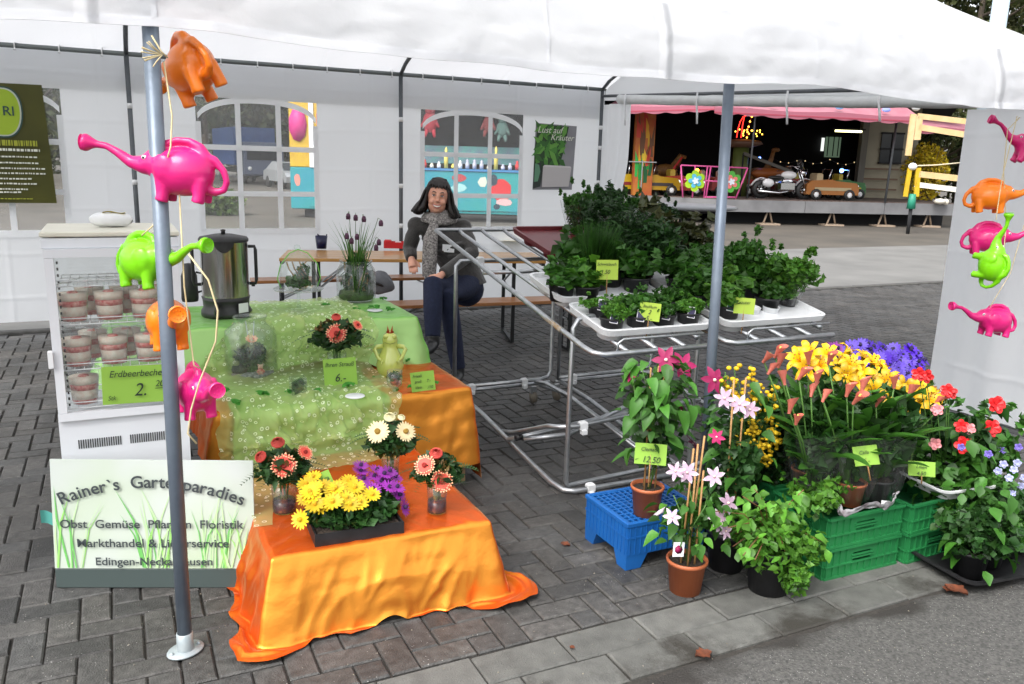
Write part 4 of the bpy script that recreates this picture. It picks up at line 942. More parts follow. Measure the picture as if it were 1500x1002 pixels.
# ================================================================== covered tables and boxes
def satin(name,c,tint,rough=.38,metal=0.0,bump=.25,head=None):
    m=mat(name,c,rough=rough,metal=metal,sheen=.35,bump=bump,bscale=6,nscale=5,namt=.12,spec=.6,coat=.0)
    p=m.node_tree.nodes['Principled BSDF'];N=m.node_tree.nodes;L=m.node_tree.links
    lw=N.new('ShaderNodeLayerWeight');lw.inputs['Blend'].default_value=.5;mr=N.new('ShaderNodeMapRange');mr.inputs['From Min'].default_value=.12;mr.inputs['From Max'].default_value=.55;L.new(lw.outputs['Facing'],mr.inputs['Value'])  # paler sheen of cloth seen head-on is mixed into the base colour
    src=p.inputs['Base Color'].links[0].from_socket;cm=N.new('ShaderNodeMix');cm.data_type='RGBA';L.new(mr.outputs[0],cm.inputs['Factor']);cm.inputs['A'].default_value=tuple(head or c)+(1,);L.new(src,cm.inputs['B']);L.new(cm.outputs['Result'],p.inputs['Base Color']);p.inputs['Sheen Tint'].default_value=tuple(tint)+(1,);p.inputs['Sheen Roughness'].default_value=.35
    p.inputs['Specular Tint'].default_value=tuple(tint)+(1,);return m
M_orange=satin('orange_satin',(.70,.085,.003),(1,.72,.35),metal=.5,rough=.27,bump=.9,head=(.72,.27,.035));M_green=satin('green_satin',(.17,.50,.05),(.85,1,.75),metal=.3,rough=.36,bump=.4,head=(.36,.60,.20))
def drape(name,m,parent,u0,u1,v0,v1,z0,hang,seed=1,folds=26,amp=.02,flare=.05,corner=.06,floor=.004,ntop=26,nh=22,rc=.025,res=220,crease=0):
    # hang(s,side): cloth length below the edge. sides: 0 front,1 right,2 back,3 left
    W,D_=u1-u0,v1-v0;per=2*(W+D_);mm=MB();ring=[];r=random.Random(seed);ph=[r.random()*6.28 for _ in range(6)]
    for k in range(res):
        d=per*k/res
        if d<W: p=(u0+d,v0);n=(0,-1);sd=0;tt=d/W
        elif d<W+D_: p=(u1,v0+d-W);n=(1,0);sd=1;tt=(d-W)/D_
        elif d<2*W+D_: p=(u1-(d-W-D_),v1);n=(0,1);sd=2;tt=(d-W-D_)/W
        else: p=(u0,v1-(d-2*W-D_));n=(-1,0);sd=3;tt=(d-2*W-D_)/D_
        L=W if sd%2==0 else D_;cd=min(tt,1-tt)*L;cr=math.exp(-(cd/.07)**2)
        nx,ny=n
        if cd<.10:
            o={(0,0):(-1,0),(0,1):(1,0),(1,0):(0,-1),(1,1):(0,1),(2,0):(1,0),(2,1):(-1,0),(3,0):(0,1),(3,1):(0,-1)}[(sd,int(tt>.5))]
            a=.5*(1-cd/.10);a=a*a*2 if a<.5 else a;nx=n[0]*(1-a)+o[0]*a;ny=n[1]*(1-a)+o[1]*a;l=math.hypot(nx,ny);nx/=l;ny/=l
        ring.append((p,nx,ny,sd,tt,cr,d))
    V=[];F=[]
    cu,cv=(u0+u1)/2,(v0+v1)/2
    for j in range(ntop+1):
        q=j/ntop
        for (p,nx,ny,sd,tt,cr,d) in ring:
            x=cu+(p[0]-cu)*q;y=cv+(p[1]-cv)*q;V.append((x,y,z0+.003*fnoise(x*9,y*9,seed)+(.007*max(0,.55-2.2*abs(fnoise(x*6+y*2,y*5-x,seed+3)))+.004*max(0,.5-2.4*abs(fnoise(x*13-y*3,y*11,seed+5))) if q<.98 else 0)))
    for j in range(1,nh+1):
        t=j/nh
        for (p,nx,ny,sd,tt,cr,d) in ring:
            L=hang(tt,sd);s=L*t;rg=1-2*abs(fnoise(d*folds*.22+ph[0],t*.9,seed));rg2=1-2*abs(fnoise(d*folds*.6+t*1.7,t*1.6,seed+7));fd=.55*rg+.38*rg2+.25*math.sin(d*folds*.8+ph[0]+1.5*math.sin(d*3.1+ph[1]))
            off=.004+flare*t**1.2+amp*(fd+.7)*min(1,t*2.2)*(1-.4*cr)+corner*cr*t
            z=z0-s*.985
            if z<floor:
                ex=floor-z;off+=ex*.5+.02*math.sin(d*23+ph[2])*min(1,ex*12);z=floor+.022*max(0,.7-abs(fnoise(d*9,ex*14,seed+4))*2.2)*min(1,ex*25)+.02*cr*min(1,ex*10)
            V.append((p[0]+nx*off+.006*fnoise(d*5,t*6,seed+1),p[1]+ny*off+.006*fnoise(d*5,t*6,seed+2),z+crease*fnoise(d*9,t*4)))
    N=res;rows=ntop+nh
    for j in range(rows):
        for k in range(N): F.append((j*N+k,j*N+(k+1)%N,(j+1)*N+(k+1)%N,(j+1)*N+k))
    mm.add(V,F,0,True);return mm.build(name,m,parent)
M_wood=mat('plain_board',(.35,.24,.13),rough=.7,nscale=6,col2=(.28,.18,.1))
# low box with orange cloth
def boxthing(label,u0,u1,v0,v1,z,nm='display_box'):
    t=thing(nm,label,'box',((u0+u1)/2,(v0+v1)/2,0));w,d=u1-u0,v1-v0;mm=MB();mm.box((0,0,z-.01),(w,d,.02));mm.build('top_board',M_wood,t)
    for s in (-1,1):
        mm=MB();mm.box((s*(w/2-.011),0,(z-.022)/2),(.02,d,z-.024));mm.build('side_board',M_wood,t)
        mm=MB();mm.box((0,s*(d/2-.011),(z-.022)/2),(w-.05,.02,z-.024));mm.build('front_board',M_wood,t)
    return t
LZ=.285;MZ=.50;TZ=.75
boxthing('low wooden box under the front orange satin cloth',.41,1.19,2.62,3.52,LZ-.006)
boxthing('middle wooden box under the rear orange cloth and green tulle',.36,1.54,3.66,4.40,MZ-.006)
def hl(tt,sd):
    if sd==0: return .305+.03*math.sin(tt*9)+.10*math.exp(-(tt/.06)**2)+.08*math.exp(-((1-tt)/.08)**2)+.02*math.sin(tt*23)
    if sd==1: return .34+.07*math.exp(-(tt/.08)**2)
    if sd==3: return .33+.10*math.exp(-((1-tt)/.06)**2)
    return .2
o=drape('orange_satin_cloth',M_orange,None,.40,1.20,2.61,3.53,LZ,hl,3,26,.022,.05,.05,res=460,nh=48);tag(o,'bright orange satin cloth over the low box, trailing on the pavers in front','cloth','orange satin cloths')
def hm(tt,sd):
    return .44+.05*math.sin(tt*11+sd) if sd in (0,1) else .3
o=drape('orange_satin_cloth',M_orange,None,.34,1.555,3.64,4.42,MZ,hm,8,20,.014,.02,.03,res=340,nh=26);tag(o,'orange satin cloth on the middle box, behind the cream gerbera bouquet','cloth','orange satin cloths')
# rear green table
gt=thing('folding_table','folding table hidden under the pale green cloth','table',(.72,4.6,0));mm=MB();mm.box((0,0,TZ-.02),(1.5,.62,.028));mm.build('tabletop',M_wood,gt)
for sx in (-1,1):
    for sy in (-1,1): mm=MB();mm.cyl((sx*.66,sy*.26,0),(sx*.66,sy*.26,TZ-.035),.014,.014,8);mm.build('leg',M_darkpole,gt)
def hg(tt,sd): return .24+.05*math.sin(tt*7+sd)+(.14*math.exp(-((1-tt)/.14)**2) if sd==0 else 0)+(.14*math.exp(-(tt/.2)**2) if sd==1 else 0)
o=drape('green_cloth',M_green,None,-.05,1.49,4.27,4.95,TZ+.002,hg,5,17,.018,.05,.07,res=340,nh=20);tag(o,'shiny lime green cloth over the rear table with the urn','cloth')
# green satin runner over the middle box
def runner(name,m,pts,uw,seed,crump=.01,res=(60,90),label='',cat='cloth',zadd=0,edge=.03):
    P=[Vector(p) for p in pts];L=[0]
    for a,b in zip(P,P[1:]): L.append(L[-1]+(b-a).length)
    def path(t):
        d=t*L[-1]
        for k in range(len(P)-1):
            if d<=L[k+1]+1e-9:
                q=(d-L[k])/(L[k+1]-L[k]);return P[k].lerp(P[k+1],q)
        return P[-1]
    def fn(i,j):
        c=path(j);q=path(min(1,j+.01))-path(max(0,j-.01));nrm=Vector((0,-q.z,q.y)).normalized()
        if nrm.z<0 or (abs(nrm.z)<.2 and nrm.y>0): nrm=-nrm
        ua,ub=uw(j);u=ua+(ub-ua)*i
        hz=(.45+2.4*abs(q.normalized().z))
        k=crump*hz*(abs(fnoise(u*7,j*L[-1]*6,seed))*1.6+.9*fnoise(u*17,j*L[-1]*13,seed+4)+.5*fnoise(u*36,j*L[-1]*30,seed+9)+.6)
        x=u+edge*fnoise(j*L[-1]*5,i*2,seed+2)+.3*k
        return (x,c.y+nrm.y*k,c.z+nrm.z*k+zadd)
    mm=MB();mm.grid(fn,*res);return tag(mm.build(name,m,None),label,cat)
runner('green_runner',M_green,[(0,4.33,.505),(0,3.64,.505),(0,3.61,.49),(0,3.595,.3),(0,3.57,.17)],lambda j:(.42-.02*j,1.14-.05*j),21,.006,label='pale green satin runner falling from the middle box beneath the tulle')
def tulle_mat(name,c,al):
    m=mat(name,c,rough=.6,transl=.35,sheen=.3);t=m.node_tree;N=t.nodes;L=t.links
    out=N['Material Output'];src=out.inputs['Surface'].links[0].from_socket
    tr=N.new('ShaderNodeBsdfTransparent');mx=N.new('ShaderNodeMixShader')
    tc=N.new('ShaderNodeTexCoord');v=N.new('ShaderNodeTexVoronoi');v.inputs['Scale'].default_value=40;L.new(tc.outputs['Object'],v.inputs['Vector'])
    # printed white rings like small blossoms
    a=N.new('ShaderNodeMath');a.operation='SUBTRACT';a.inputs[1].default_value=.30;L.new(v.outputs['Distance'],a.inputs[0])
    b=N.new('ShaderNodeMath');b.operation='ABSOLUTE';L.new(a.outputs[0],b.inputs[0])
    q=N.new('ShaderNodeMath');q.operation='LESS_THAN';q.inputs[1].default_value=.07;L.new(b.outputs[0],q.inputs[0])
    q2=N.new('ShaderNodeMath');q2.operation='LESS_THAN';q2.inputs[1].default_value=.08;L.new(v.outputs['Distance'],q2.inputs[0])
    q3=N.new('ShaderNodeMath');q3.operation='MAXIMUM';L.new(q.outputs[0],q3.inputs[0]);L.new(q2.outputs[0],q3.inputs[1])
    sp=N.new('ShaderNodeSeparateColor');L.new(v.outputs['Color'],sp.inputs[0]);g=N.new('ShaderNodeMath');g.operation='GREATER_THAN';g.inputs[1].default_value=.52;L.new(sp.outputs[0],g.inputs[0])
    q4=N.new('ShaderNodeMath');q4.operation='MULTIPLY';L.new(q3.outputs[0],q4.inputs[0]);L.new(g.outputs[0],q4.inputs[1])
    cm=N.new('ShaderNodeMix');cm.data_type='RGBA';L.new(q4.outputs[0],cm.inputs['Factor']);cm.inputs['A'].default_value=tuple(c)+(1,);cm.inputs['B'].default_value=(.88,.9,.72,1)
    L.new(cm.outputs['Result'],N['Principled BSDF'].inputs['Base Color'])
    mr=N.new('ShaderNodeMapRange');mr.inputs['To Min'].default_value=1-al;mr.inputs['To Max'].default_value=.1;L.new(q4.outputs[0],mr.inputs['Value'])
    L.new(mr.outputs[0],mx.inputs[0]);L.new(src,mx.inputs[1]);L.new(tr.outputs[0],mx.inputs[2]);L.new(mx.outputs[0],out.inputs['Surface']);return m
M_tulle=tulle_mat('tulle',(.62,.72,.26),.42)
def tw(j):
    if j<.28:return (.62,1.22)
    if j<.42:t=(j-.28)/.14;return (.62-.28*t,1.22-.02*t)
    return (.34-.02*math.sin(j*9),1.17-.12*max(0,j-.7)/.3)
runner('tulle_cloth',M_tulle,[(0,4.9,.765),(0,4.35,.765),(0,4.25,.74),(0,4.2,.60),(0,4.13,.535),(0,3.66,.525),(0,3.58,.49),(0,3.55,.34),(0,3.50,.30),(0,3.30,.30)],tw,31,.026,(110,170),label='crumpled yellow green tulle with white blossom print flowing down the display',edge=.05)
# small spread of lace on the left of the low box
runner('tulle_end',M_tulle,[(0,3.5,.30),(0,3.15,.292),(0,2.86,.291)],lambda j:(.385,.62-.18*j),44,.006,(30,40),label='end of the blossom tulle lying on the left edge of the low orange box')
# ================================================================== vases and bouquets
def lathe_obj(nm,prof,m,parent,n=28,loc=(0,0,0)): mm=MB();mm.lathe(prof,n);return mm.build(nm,m,parent,loc)
M_hcream=mat('petal_cream',(.86,.72,.42),rough=.6);M_hcor=mat('petal_coral',(.80,.09,.06),rough=.55);M_htip=mat('petal_tip',(.88,.5,.28),rough=.6)
M_hrt=mat('gerbera_heart',(.25,.02,.015),rough=.9);M_hrt2=mat('gerbera_heart_yellow',(.30,.18,.03),rough=.9)
G_cor=petals(.042,22,.0085,2,.12,.85,[M_hcor,M_htip,M_hrt],.24);G_crm=petals(.045,22,.0095,2,.12,.6,[M_hcream,M_hcream,M_hrt2],.26)
M_yd=mat('daisy_yellow',(.62,.43,.006),rough=.55);M_pd=mat('daisy_purple',(.30,.03,.36),rough=.55);M_yh=mat('daisy_heart',(.6,.33,.01),rough=.9);M_ph=mat('daisy_heart_dark',(.03,.01,.05),rough=.9)
D_y=[petals(.032,15,.0085,1,.15,.6,[M_yd,M_yd,M_yh],.22,seed=s) for s in (1,2,3)];D_p=[petals(.032,15,.0075,1,.15,.6,[M_pd,M_pd,M_ph],.22,seed=s) for s in (4,5)]
def rose_mesh(R,m):
    mm=MB()
    for k in range(4):
        q=R*(.35+.22*k);mm.lathe([(q*.4,-R*.6),(q*.95,-R*.1+.1*k*R*0),(q,R*.35-.12*k*R),(q*.86,R*.75-.16*k*R),(q*.8,R*.7-.16*k*R)],9,M=Matrix.Rotation(k*.5,3,'Z'))
    return mm.mesh('rosebud',m)
M_rose=mat('rose_coral',(.65,.07,.05),rough=.5);M_rosew=mat('rose_cream',(.8,.75,.45),rough=.5)
RS=rose_mesh(.024,M_rose);RW=rose_mesh(.024,M_rosew)
def frond(mm,p,d,L,w):
    p=Vector(p);d=Vector(d).normalized();side=d.cross(Vector((0,0,1))).normalized();n=11;q=[]
    for i in range(n+1):
        t=i/n;q.append(p+d*L*t+Vector((0,0,-.35*L*t*t)))
    for i in range(1,n+1):
        t=i/n;l=w*math.sin(PI*(.15+.8*(1-t)))
        for s in (-1,1):
            a=q[i]+side*s*l+d*l*.5;b=q[i]+d*w*.12;c=q[i]-d*w*.12;mm.add([c,a,b],[(0,1,2)])
    return mm
def bouquet(p,label,flowers,rad,seed,vase_h=.115,vase_r=.034,hz=.18,mcol=None,sc=1,water=True):
    t=thing('bouquet',label,'bouquet',p,0,'gerbera bouquets in glass vases');r=random.Random(seed)
    if vase_h:
        v=lathe_obj('vase',[(.001,.003),(vase_r*.95,.003),(vase_r,.01),(vase_r*.97,vase_h*.5),(vase_r*1.08,vase_h),(vase_r*1.03,vase_h),(vase_r*.92,vase_h*.5),(vase_r*.9,.012)],M_glass2,t)
        if water: lathe_obj('dark_gravel',[(.001,.006),(vase_r*.93,.006),(vase_r*.95,.02),(vase_r*.92,vase_h*.42),(.001,vase_h*.44)],mat('vase_filling',(.012,.008,.012),rough=.25,nscale=60,col2=(.05,.02,.04)),v)
        mm=MB()
        for k in range(9): a=r.random()*6.28;mm.tube([(.012*math.cos(a),.012*math.sin(a),.02),(.5*vase_r*math.cos(a+1),.5*vase_r*math.sin(a+1),hz-.02)],.0025,5)
        mm.build('stems',M_stem,t)
    R1=rad
    rng=np.random.default_rng(seed)
    P=[leafcloud(rng,420,(0,0,hz),(R1*.82,R1*.82,R1*.45),.026,elong=1.7,flat=.2),leafcloud(rng,260,(0,0,hz-.02),(R1*1.0,R1*1.0,R1*.35),.02,elong=2.4,flat=.3),leafcloud(rng,120,(0,0,hz+.02),(R1*.7,R1*.7,R1*.4),.034,elong=1.2)]
    link('foliage',npmesh('foliage',P,M_lfd),t)
    P=[leafcloud(rng,90,(0,0,hz+R1*.22),(R1*.75,R1*.75,R1*.34),.018,elong=1.6)];link('bronze_leaves',npmesh('bronze_leaves',P,mat('leaf_rust',(.12,.07,.015),rough=.6,transl=.2,attr='tone')),t)
    mm=MB()
    for k in range(11):
        a=6.28*k/11+r.uniform(-.2,.2);frond(mm,(R1*.45*math.cos(a),R1*.45*math.sin(a),hz+.01*r.random()),(math.cos(a),math.sin(a),.28*r.random()),R1*(.85+.3*r.random()),R1*.24)
    me=mm.mesh('fern_fronds',M_lfd);toned(me,[(.8,.9,.9)]*len(me.polygons));link('fern_fronds',me,t)
    vd=-Vector((p.x,p.y,0)).normalized()
    rt=Vector((-vd.y,vd.x,0))*1
    for (kind,x,y,z,s) in flowers:
        # x to the right, y towards the viewer, z above the centre, in units of the bouquet radius
        q=rt*x*R1*1+vd*y*R1+Vector((0,0,hz+z*R1));d=(q-Vector((0,0,hz-.06))).normalized()+vd*.55
        me={'c':G_cor,'w':G_crm,'r':RS,'s':RW}[kind];o=link('gerbera' if kind in 'cw' else 'rosebud',me,t,q,aim(q,d,r.random()*6),(s,s,s))
    return t
p=at(417,749,LZ);bouquet(p,'coral gerbera bouquet in a glass vase beside the white sign board',[('c',.02,.55,.18,1.15),('r',-.15,.1,.9,1.1),('c',.75,.1,.45,.8),('r',-.75,.2,.45,1.0)],.105,1,.12,.045,.185)
p=at(572,704,LZ);bouquet(p,'cream gerbera bouquet before the middle orange cloth',[('w',-.42,.5,.38,1.12),('w',.52,.45,.35,1.0),('s',-.02,.1,.8,1.05),('s',.4,0,.75,.7)],.115,2,.12,.036,.19)
p=at(640,750,LZ);bouquet(p,'coral gerbera bouquet nearest the steel rack on the low orange box',[('c',-.45,.5,.32,1.0),('c',.15,.7,-.2,1.05),('r',-.05,.2,.7,1.1)],.10,3,.12,.038,.175)
p=at(494,556,MZ+.02);bouquet(p,'dark leafy bouquet with one coral gerbera above the green price card',[('c',.0,.6,.15,1.25),('r',.0,.15,.68,1.0),('c',.75,.1,.35,.75)],.135,4,.14,.045,.23,water=False)
# ---- daisy tray
p=at(517,772,LZ);t=thing('daisy_tray','black tray of yellow and purple daisies on the low orange box','plant tray',p,view_rot(p,.22))
mm=MB();a,b=.155,.115
mm.lathe([(.001,.004),(.90,.004),(1.0,.05),(1.06,.052),(1.05,.045),(.97,.03)],4,M=Matrix.Rotation(PI/4,3,'Z')) if False else None
for (x,y,w_,d_) in ((0,-b,2*a+.008,.006),(0,b,2*a+.008,.006),(-a,0,.006,2*b-.008),(a,0,.006,2*b-.008)): mm.box((x,y,.024),(w_,d_,.044))
mm.box((0,0,.004),(2*a-.008,2*b-.008,.006));mm.build('tray',M_blackpot,t)
mm=MB();mm.box((0,0,.03),(2*a-.02,2*b-.02,.02));mm.build('soil',M_soil,t)
rng=np.random.default_rng(12);link('foliage',npmesh('foliage',[leafcloud(rng,1500,(0,0,.075),(.17,.13,.055),.024,elong=1.7)],M_lfd),t)
r=random.Random(9)
for k in range(30):
    x=-.15+.21*r.random();y=-.11+.2*r.random();z=.115+.05*r.random()+.15*(y+.1)*.6+.0;d=Vector((x*1.5,y-.35,.75))
    link('yellow_daisy',D_y[k%3],t,(x-.01,y,z),aim(None,d,r.random()*6),(1.0+.25*r.random(),)*3)
for k in range(17):
    x=.06+.13*r.random();y=-.06+.20*r.random();z=.10+.06*r.random()+.1*(y+.1);d=Vector((x*2,y-.3,.7))
    link('purple_daisy',D_p[k%2],t,(x,y,z),aim(None,d,r.random()*6),(1.05,)*3)
for x,y,z in ((.168,-.08,.085),(.165,-.02,.11)): link('purple_daisy',D_p[0],t,(x,y,z),aim(None,(1,-.8,.4),0),(1.1,)*3)
link('yellow_daisy',D_y[0],t,(-.20,-.09,.10),aim(None,(-.8,-.8,.5),0),(1.15,)*3);link('yellow_daisy',D_y[1],t,(-.17,.0,.14),aim(None,(-.8,-.6,.6),1),(1.05,)*3)
q=at(478,742,LZ+.09);card(q+Vector((-.0,.05,.0)),.125,.10,[(.26,.42,.68,'Mini Gerbera')],'lime card with small writing stuck in the left of the daisy tray',roll=-.38,tilt=-.2,m=M_grn,stick=.08)
# ---- mid level things
p=at(500,566,MZ+.03);card(p,.155,.135,[(.22,.5,.72,'Ihren Strauß'),(.42,.5,.18,'6.-')],'green price card reading 6.- below the dark leafy bouquet',m=M_grn,roll=-.06,tilt=-.15)
p=at(621,573,MZ+.012);card(p,.115,.095,[(.22,.3,.74,'Friesli'),(.2,.3,.46,'groß'),(.2,.3,.16,'klein'),(.22,.75,.45,'7.-'),(.22,.78,.12,'./10')],'small lime card with three written lines on the orange cloth',roll=-.12,m=M_grn)
# frog prince figure
M_frog=mat('frog_glaze',(.50,.56,.13),rough=.12,coat=.6)
p=at(574,557,MZ+.012);p=p+Vector((.01,.06,0));t=thing('frog_figure','glazed yellow green frog king figure with red crown, hands on hips','figurine',p,view_rot(p))
k_=1.12
mm=MB();mm.lathe([(.001,0),(.04,0),(.062,.03),(.068,.07),(.055,.115),(.038,.15),(.034,.165),(.036,.185),(.037,.20),(.03,.225),(.012,.238),(.001,.24)],28,sx=k_*.93,sy=k_*.9);mm.build('body',M_frog,t)
for s in (-1,1):
    mm=MB();mm.tube([(s*.035,-.005,.165),(s*.066,-.01,.163),(s*.078,-.012,.15),(s*.06,-.03,.11),(s*.045,-.045,.10)],[.013,.012,.011,.009,.008],8)
    for e in (-1,0,1): mm.tube([(s*.045,-.048,.10),(s*(.04-.004*e),-.06,.09+.007*e)],[.005,.003],5)
    mm.build('arm',M_frog,t);mm=MB();mm.ball((s*.02,-.022,.218),.014,10);mm.build('eye',M_frog,t)
    mm=MB();mm.ball((s*.04,-.03,.012),.022,10,sc=(1,1.3,.5));mm.build('foot',M_frog,t)
mm=MB();mm.tube([(-.028,-.028,.188),(0,-.04,.183),(.028,-.028,.188)],.002,5);mm.build('mouth',mat('frog_line',(.2,.25,.04),rough=.4),t)
mm=MB()
for k in range(6): a=k*PI/3;mm.add([(.018*math.cos(a-.4),.018*math.sin(a-.4),.236),(.018*math.cos(a+.4),.018*math.sin(a+.4),.236),(.026*math.cos(a),.026*math.sin(a),.268)],[(0,1,2)])
mm.lathe([(.019,.232),(.02,.24)],12);mm.build('crown',mat('crown_red',(.45,.06,.02),rough=.3,metal=.4),t)
# stemmed glass with a red blossom
p=at(578,582,MZ+.012);t=thing('wine_glass','small stemmed glass holding a red blossom before the frog figure','glass',p)
lathe_obj('glass',[(.001,.002),(.028,.002),(.026,.005),(.005,.009),(.004,.03),(.012,.038),(.034,.06),(.038,.09),(.035,.13),(.034,.13),(.037,.09),(.033,.062),(.001,.04)],M_glass2,t)
mm=MB();mm.ball((0,0,.075),.022,8,sc=(1,1,.8));mm.build('blossom',mat('blossom_red',(.4,.04,.03),rough=.6,nscale=60,col2=(.15,.1,.03)),t)
link('leaves',npmesh('leaves',[leafcloud(np.random.default_rng(2),40,(0,0,.105),(.025,.025,.02),.02)],M_lfm),t)
# small glass with herb
p=at(437,580,MZ+.03);t=thing('herb_glass','small square glass with a green sprig on the tulle','glass',p,view_rot(p,.2))
mm=MB()
for (x,y,w_,d_) in ((0,-.032,.068,.003),(0,.032,.068,.003),(-.032,0,.003,.06),(.032,0,.003,.06)): mm.box((x,y,.045),(w_,d_,.09))
mm.box((0,0,.004),(.06,.06,.008));mm.build('glass',M_glass2,t)
link('leaves',npmesh('leaves',[leafcloud(np.random.default_rng(3),90,(0,0,.045),(.026,.026,.035),.018)],M_lfm),t)
# big apothecary jar with planted arrangement
def jar(p,label,R,H,nm='glass_jar',neck=.7,rim=True,lid=False):
    t=thing(nm,label,'glass jar',p)
    lathe_obj('glass',[(.001,.004),(R*.86,.004),(R*.98,.02),(R,.05),(R,H*.68),(R*.95,H*.78),(R*neck*1.05,H*.88),(R*neck,H*.92),(R*neck*1.08,H*.985),(R*neck*1.1,H),(R*neck*1.0,H*1.0),(R*neck*.94,H*.92),(R*.97,H*.68),(R*.96,.05)],M_glass2,t,36)
    return t
p=at(372,556,MZ+.02)+Vector((0,.06,0));t=jar(p,'large glass jar with dark moss, red blossom and a tiny red bear',.125,.31,neck=.6)
mm=MB();mm.ball((-.06,-.01,.05),.045,12,sc=(1,1,.85));mm.ball((.03,.03,.045),.05,12,sc=(1,1,.8));mm.build('moss_stones',mat('moss_dark',(.02,.028,.018),rough=.9,nscale=30,col2=(.05,.06,.03)),t)
link('fir_twigs',npmesh('fir_twigs',[leafcloud(np.random.default_rng(4),420,(.0,0,.10),(.075,.07,.075),.022,elong=2.6)],M_lfd),t)
link('blossom',petals(.03,9,.018,2,.5,.6,[M_hcor,M_htip,M_hrt],.2),t,(0,-.03,.19),aim(None,(0,-.6,1)))
mb=mat('bear_red',(.5,.03,.03),rough=.5,nscale=50,col2=(.7,.5,.4));mm=MB();mm.ball((.03,-.08,.045),.017,10);mm.ball((.03,-.085,.068),.013,10);mm.ball((.02,-.085,.079),.005,6);mm.ball((.04,-.085,.079),.005,6);mm.ball((.016,-.09,.045),.007,6);mm.ball((.044,-.09,.045),.007,6);mm.ball((.022,-.09,.027),.008,6);mm.ball((.038,-.09,.027),.008,6);mm.build('toy_bear',mb,t)
mm=MB();mm.lathe([(.001,.015),(.105,.015),(.11,.02),(.105,.032),(.001,.036)],24);mm.build('white_gravel',mat('white_gravel',(.35,.36,.33),rough=.8,nscale=80,col2=(.1,.1,.09),bump=1,bscale=80),t)
mm=MB()
for s in (-1,1): mm.tube([(s*.02,0,.1),(s*.012,-.01,.2),(s*.02,0,.285)],.0025,5)
mm.build('wire',M_steel,t)
# wide jar with roots and fritillaries
p=at(522,440,TZ+.008);t=jar(p,'wide glass jar with twisted roots and nodding dark fritillaries','.0' and .118,.245,neck=.78)
mm=MB();r=random.Random(21)
for k in range(7):
    a=r.random()*6.28;pts=[Vector((.07*math.cos(a+.4*i),.07*math.sin(a+.4*i),.03+.05*i))*1 for i in range(5)];pts=[Vector((q.x*(1-.5*abs(i-2)/2.0*(k%2)),q.y,q.z)) for i,q in enumerate(pts)];mm.tube(pts,[.009,.006,.006,.005,.003],6)
mm.build('twisted_root',mat('root_tan',(.42,.27,.10),rough=.8,nscale=20,col2=(.25,.15,.06)),t)
mm=MB();mm.lathe([(.001,.01),(.10,.01),(.108,.03),(.10,.06),(.05,.075),(.001,.06)],22);mm.build('moss',mat('moss_green',(.05,.09,.02),rough=.95,nscale=40,col2=(.02,.03,.01),bump=1,bscale=60),t)
link('leaves',npmesh('leaves',[leafcloud(np.random.default_rng(7),260,(0,0,.11),(.09,.09,.08),.022),leafcloud(np.random.default_rng(8),90,(0,0,.2),(.07,.07,.05),.03,elong=5)],M_lfd),t)
M_frit=mat('fritillary_bell',(.035,.008,.028),rough=.6,nscale=90,col2=(.12,.04,.08))
rt=Vector((math.cos(CA),-math.sin(CA),0))
for (px_,py_,kk) in ((510,316,0),(521,318,1),(533,320,2),(558,326,3),(508,345,4),(523,346,5),(555,354,6),(551,362,4),(515,352,2)):
    q=atd(px_,py_,4.28+.03*(kk%3));l=q-Vector(p);mm=MB();mm.tube([(l.x*.15,l.y*.15,.06),(l.x*.5,l.y*.5+.01,l.z*.6),(l.x*.9,l.y*.9,l.z+.018),(l.x,l.y,l.z+.014)],[.0025,.002,.0015,.001],5);o=mm.build('flower_stem',M_stem,t)
    mm=MB();mm.lathe([(.001,.014),(.009,.010),(.0125,-.003),(.0115,-.018),(.009,-.019)],8,l);mm.build('bell_flower',M_frit,o)
mm=MB()
for k in range(46):
    a=r.random()*6.28;L=.16+.16*r.random();s=.05+.12*r.random();b=Vector((.03*math.cos(a),.03*math.sin(a),.18));e=b+Vector((s*math.cos(a),s*math.sin(a),L));md=b.lerp(e,.5)+Vector((0,0,.04));w=Vector((-math.sin(a),math.cos(a),0))*.0035
    mm.add([b-w,b+w,md+w*.8,md-w*.8,e],[(0,1,2,3),(3,2,4)])
me=mm.mesh('grass_blades',M_lfl);toned(me,[(.6+.4*((i*7)%10)/10,)*3 for i in range(len(me.polygons))]);link('grass_blades',me,t)
# glass bell on a cake stand
p=at(438,456,TZ+.008);t=thing('glass_bell','glass bell on a footed plate tied with green ribbon','glass bell',p)
lathe_obj('stand',[(.001,.002),(.05,.002),(.045,.008),(.010,.018),(.009,.10),(.03,.115),(.13,.122),(.138,.13),(.13,.132),(.001,.126)],M_glass2,t,32)
lathe_obj('bell',[(.105,.134),(.107,.14),(.10,.22),(.086,.28),(.055,.315),(.02,.33),(.012,.335),(.012,.345),(.02,.355),(.014,.37),(.001,.374)],M_glass2,t,32)
mm=MB();[mm.tube([(x,0,.135),(x+.01,.01,.2),(x-.02,-.01,.24),(x-.03*s,0,.28)],.004,5) for x,s in ((0,1),(.02,-1),(-.03,1),(.04,1))];mm.build('twigs',MATS['root_tan'],t)
link('leaves',npmesh('leaves',[leafcloud(np.random.default_rng(5),170,(0,0,.17),(.07,.07,.035),.024),leafcloud(np.random.default_rng(6),50,(.03,0,.23),(.04,.04,.04),.02)],M_lfm),t)
mm=MB()
for s in (-1,1): mm.tube([(0,-.02,.35),(s*.05,-.03,.33),(s*.10,-.04,.27),(s*.118,-.03,.19),(s*.10,-.03,.14)],.003,5)
mm.build('ribbon',mat('ribbon_green',(.2,.6,.1),rough=.5),t)
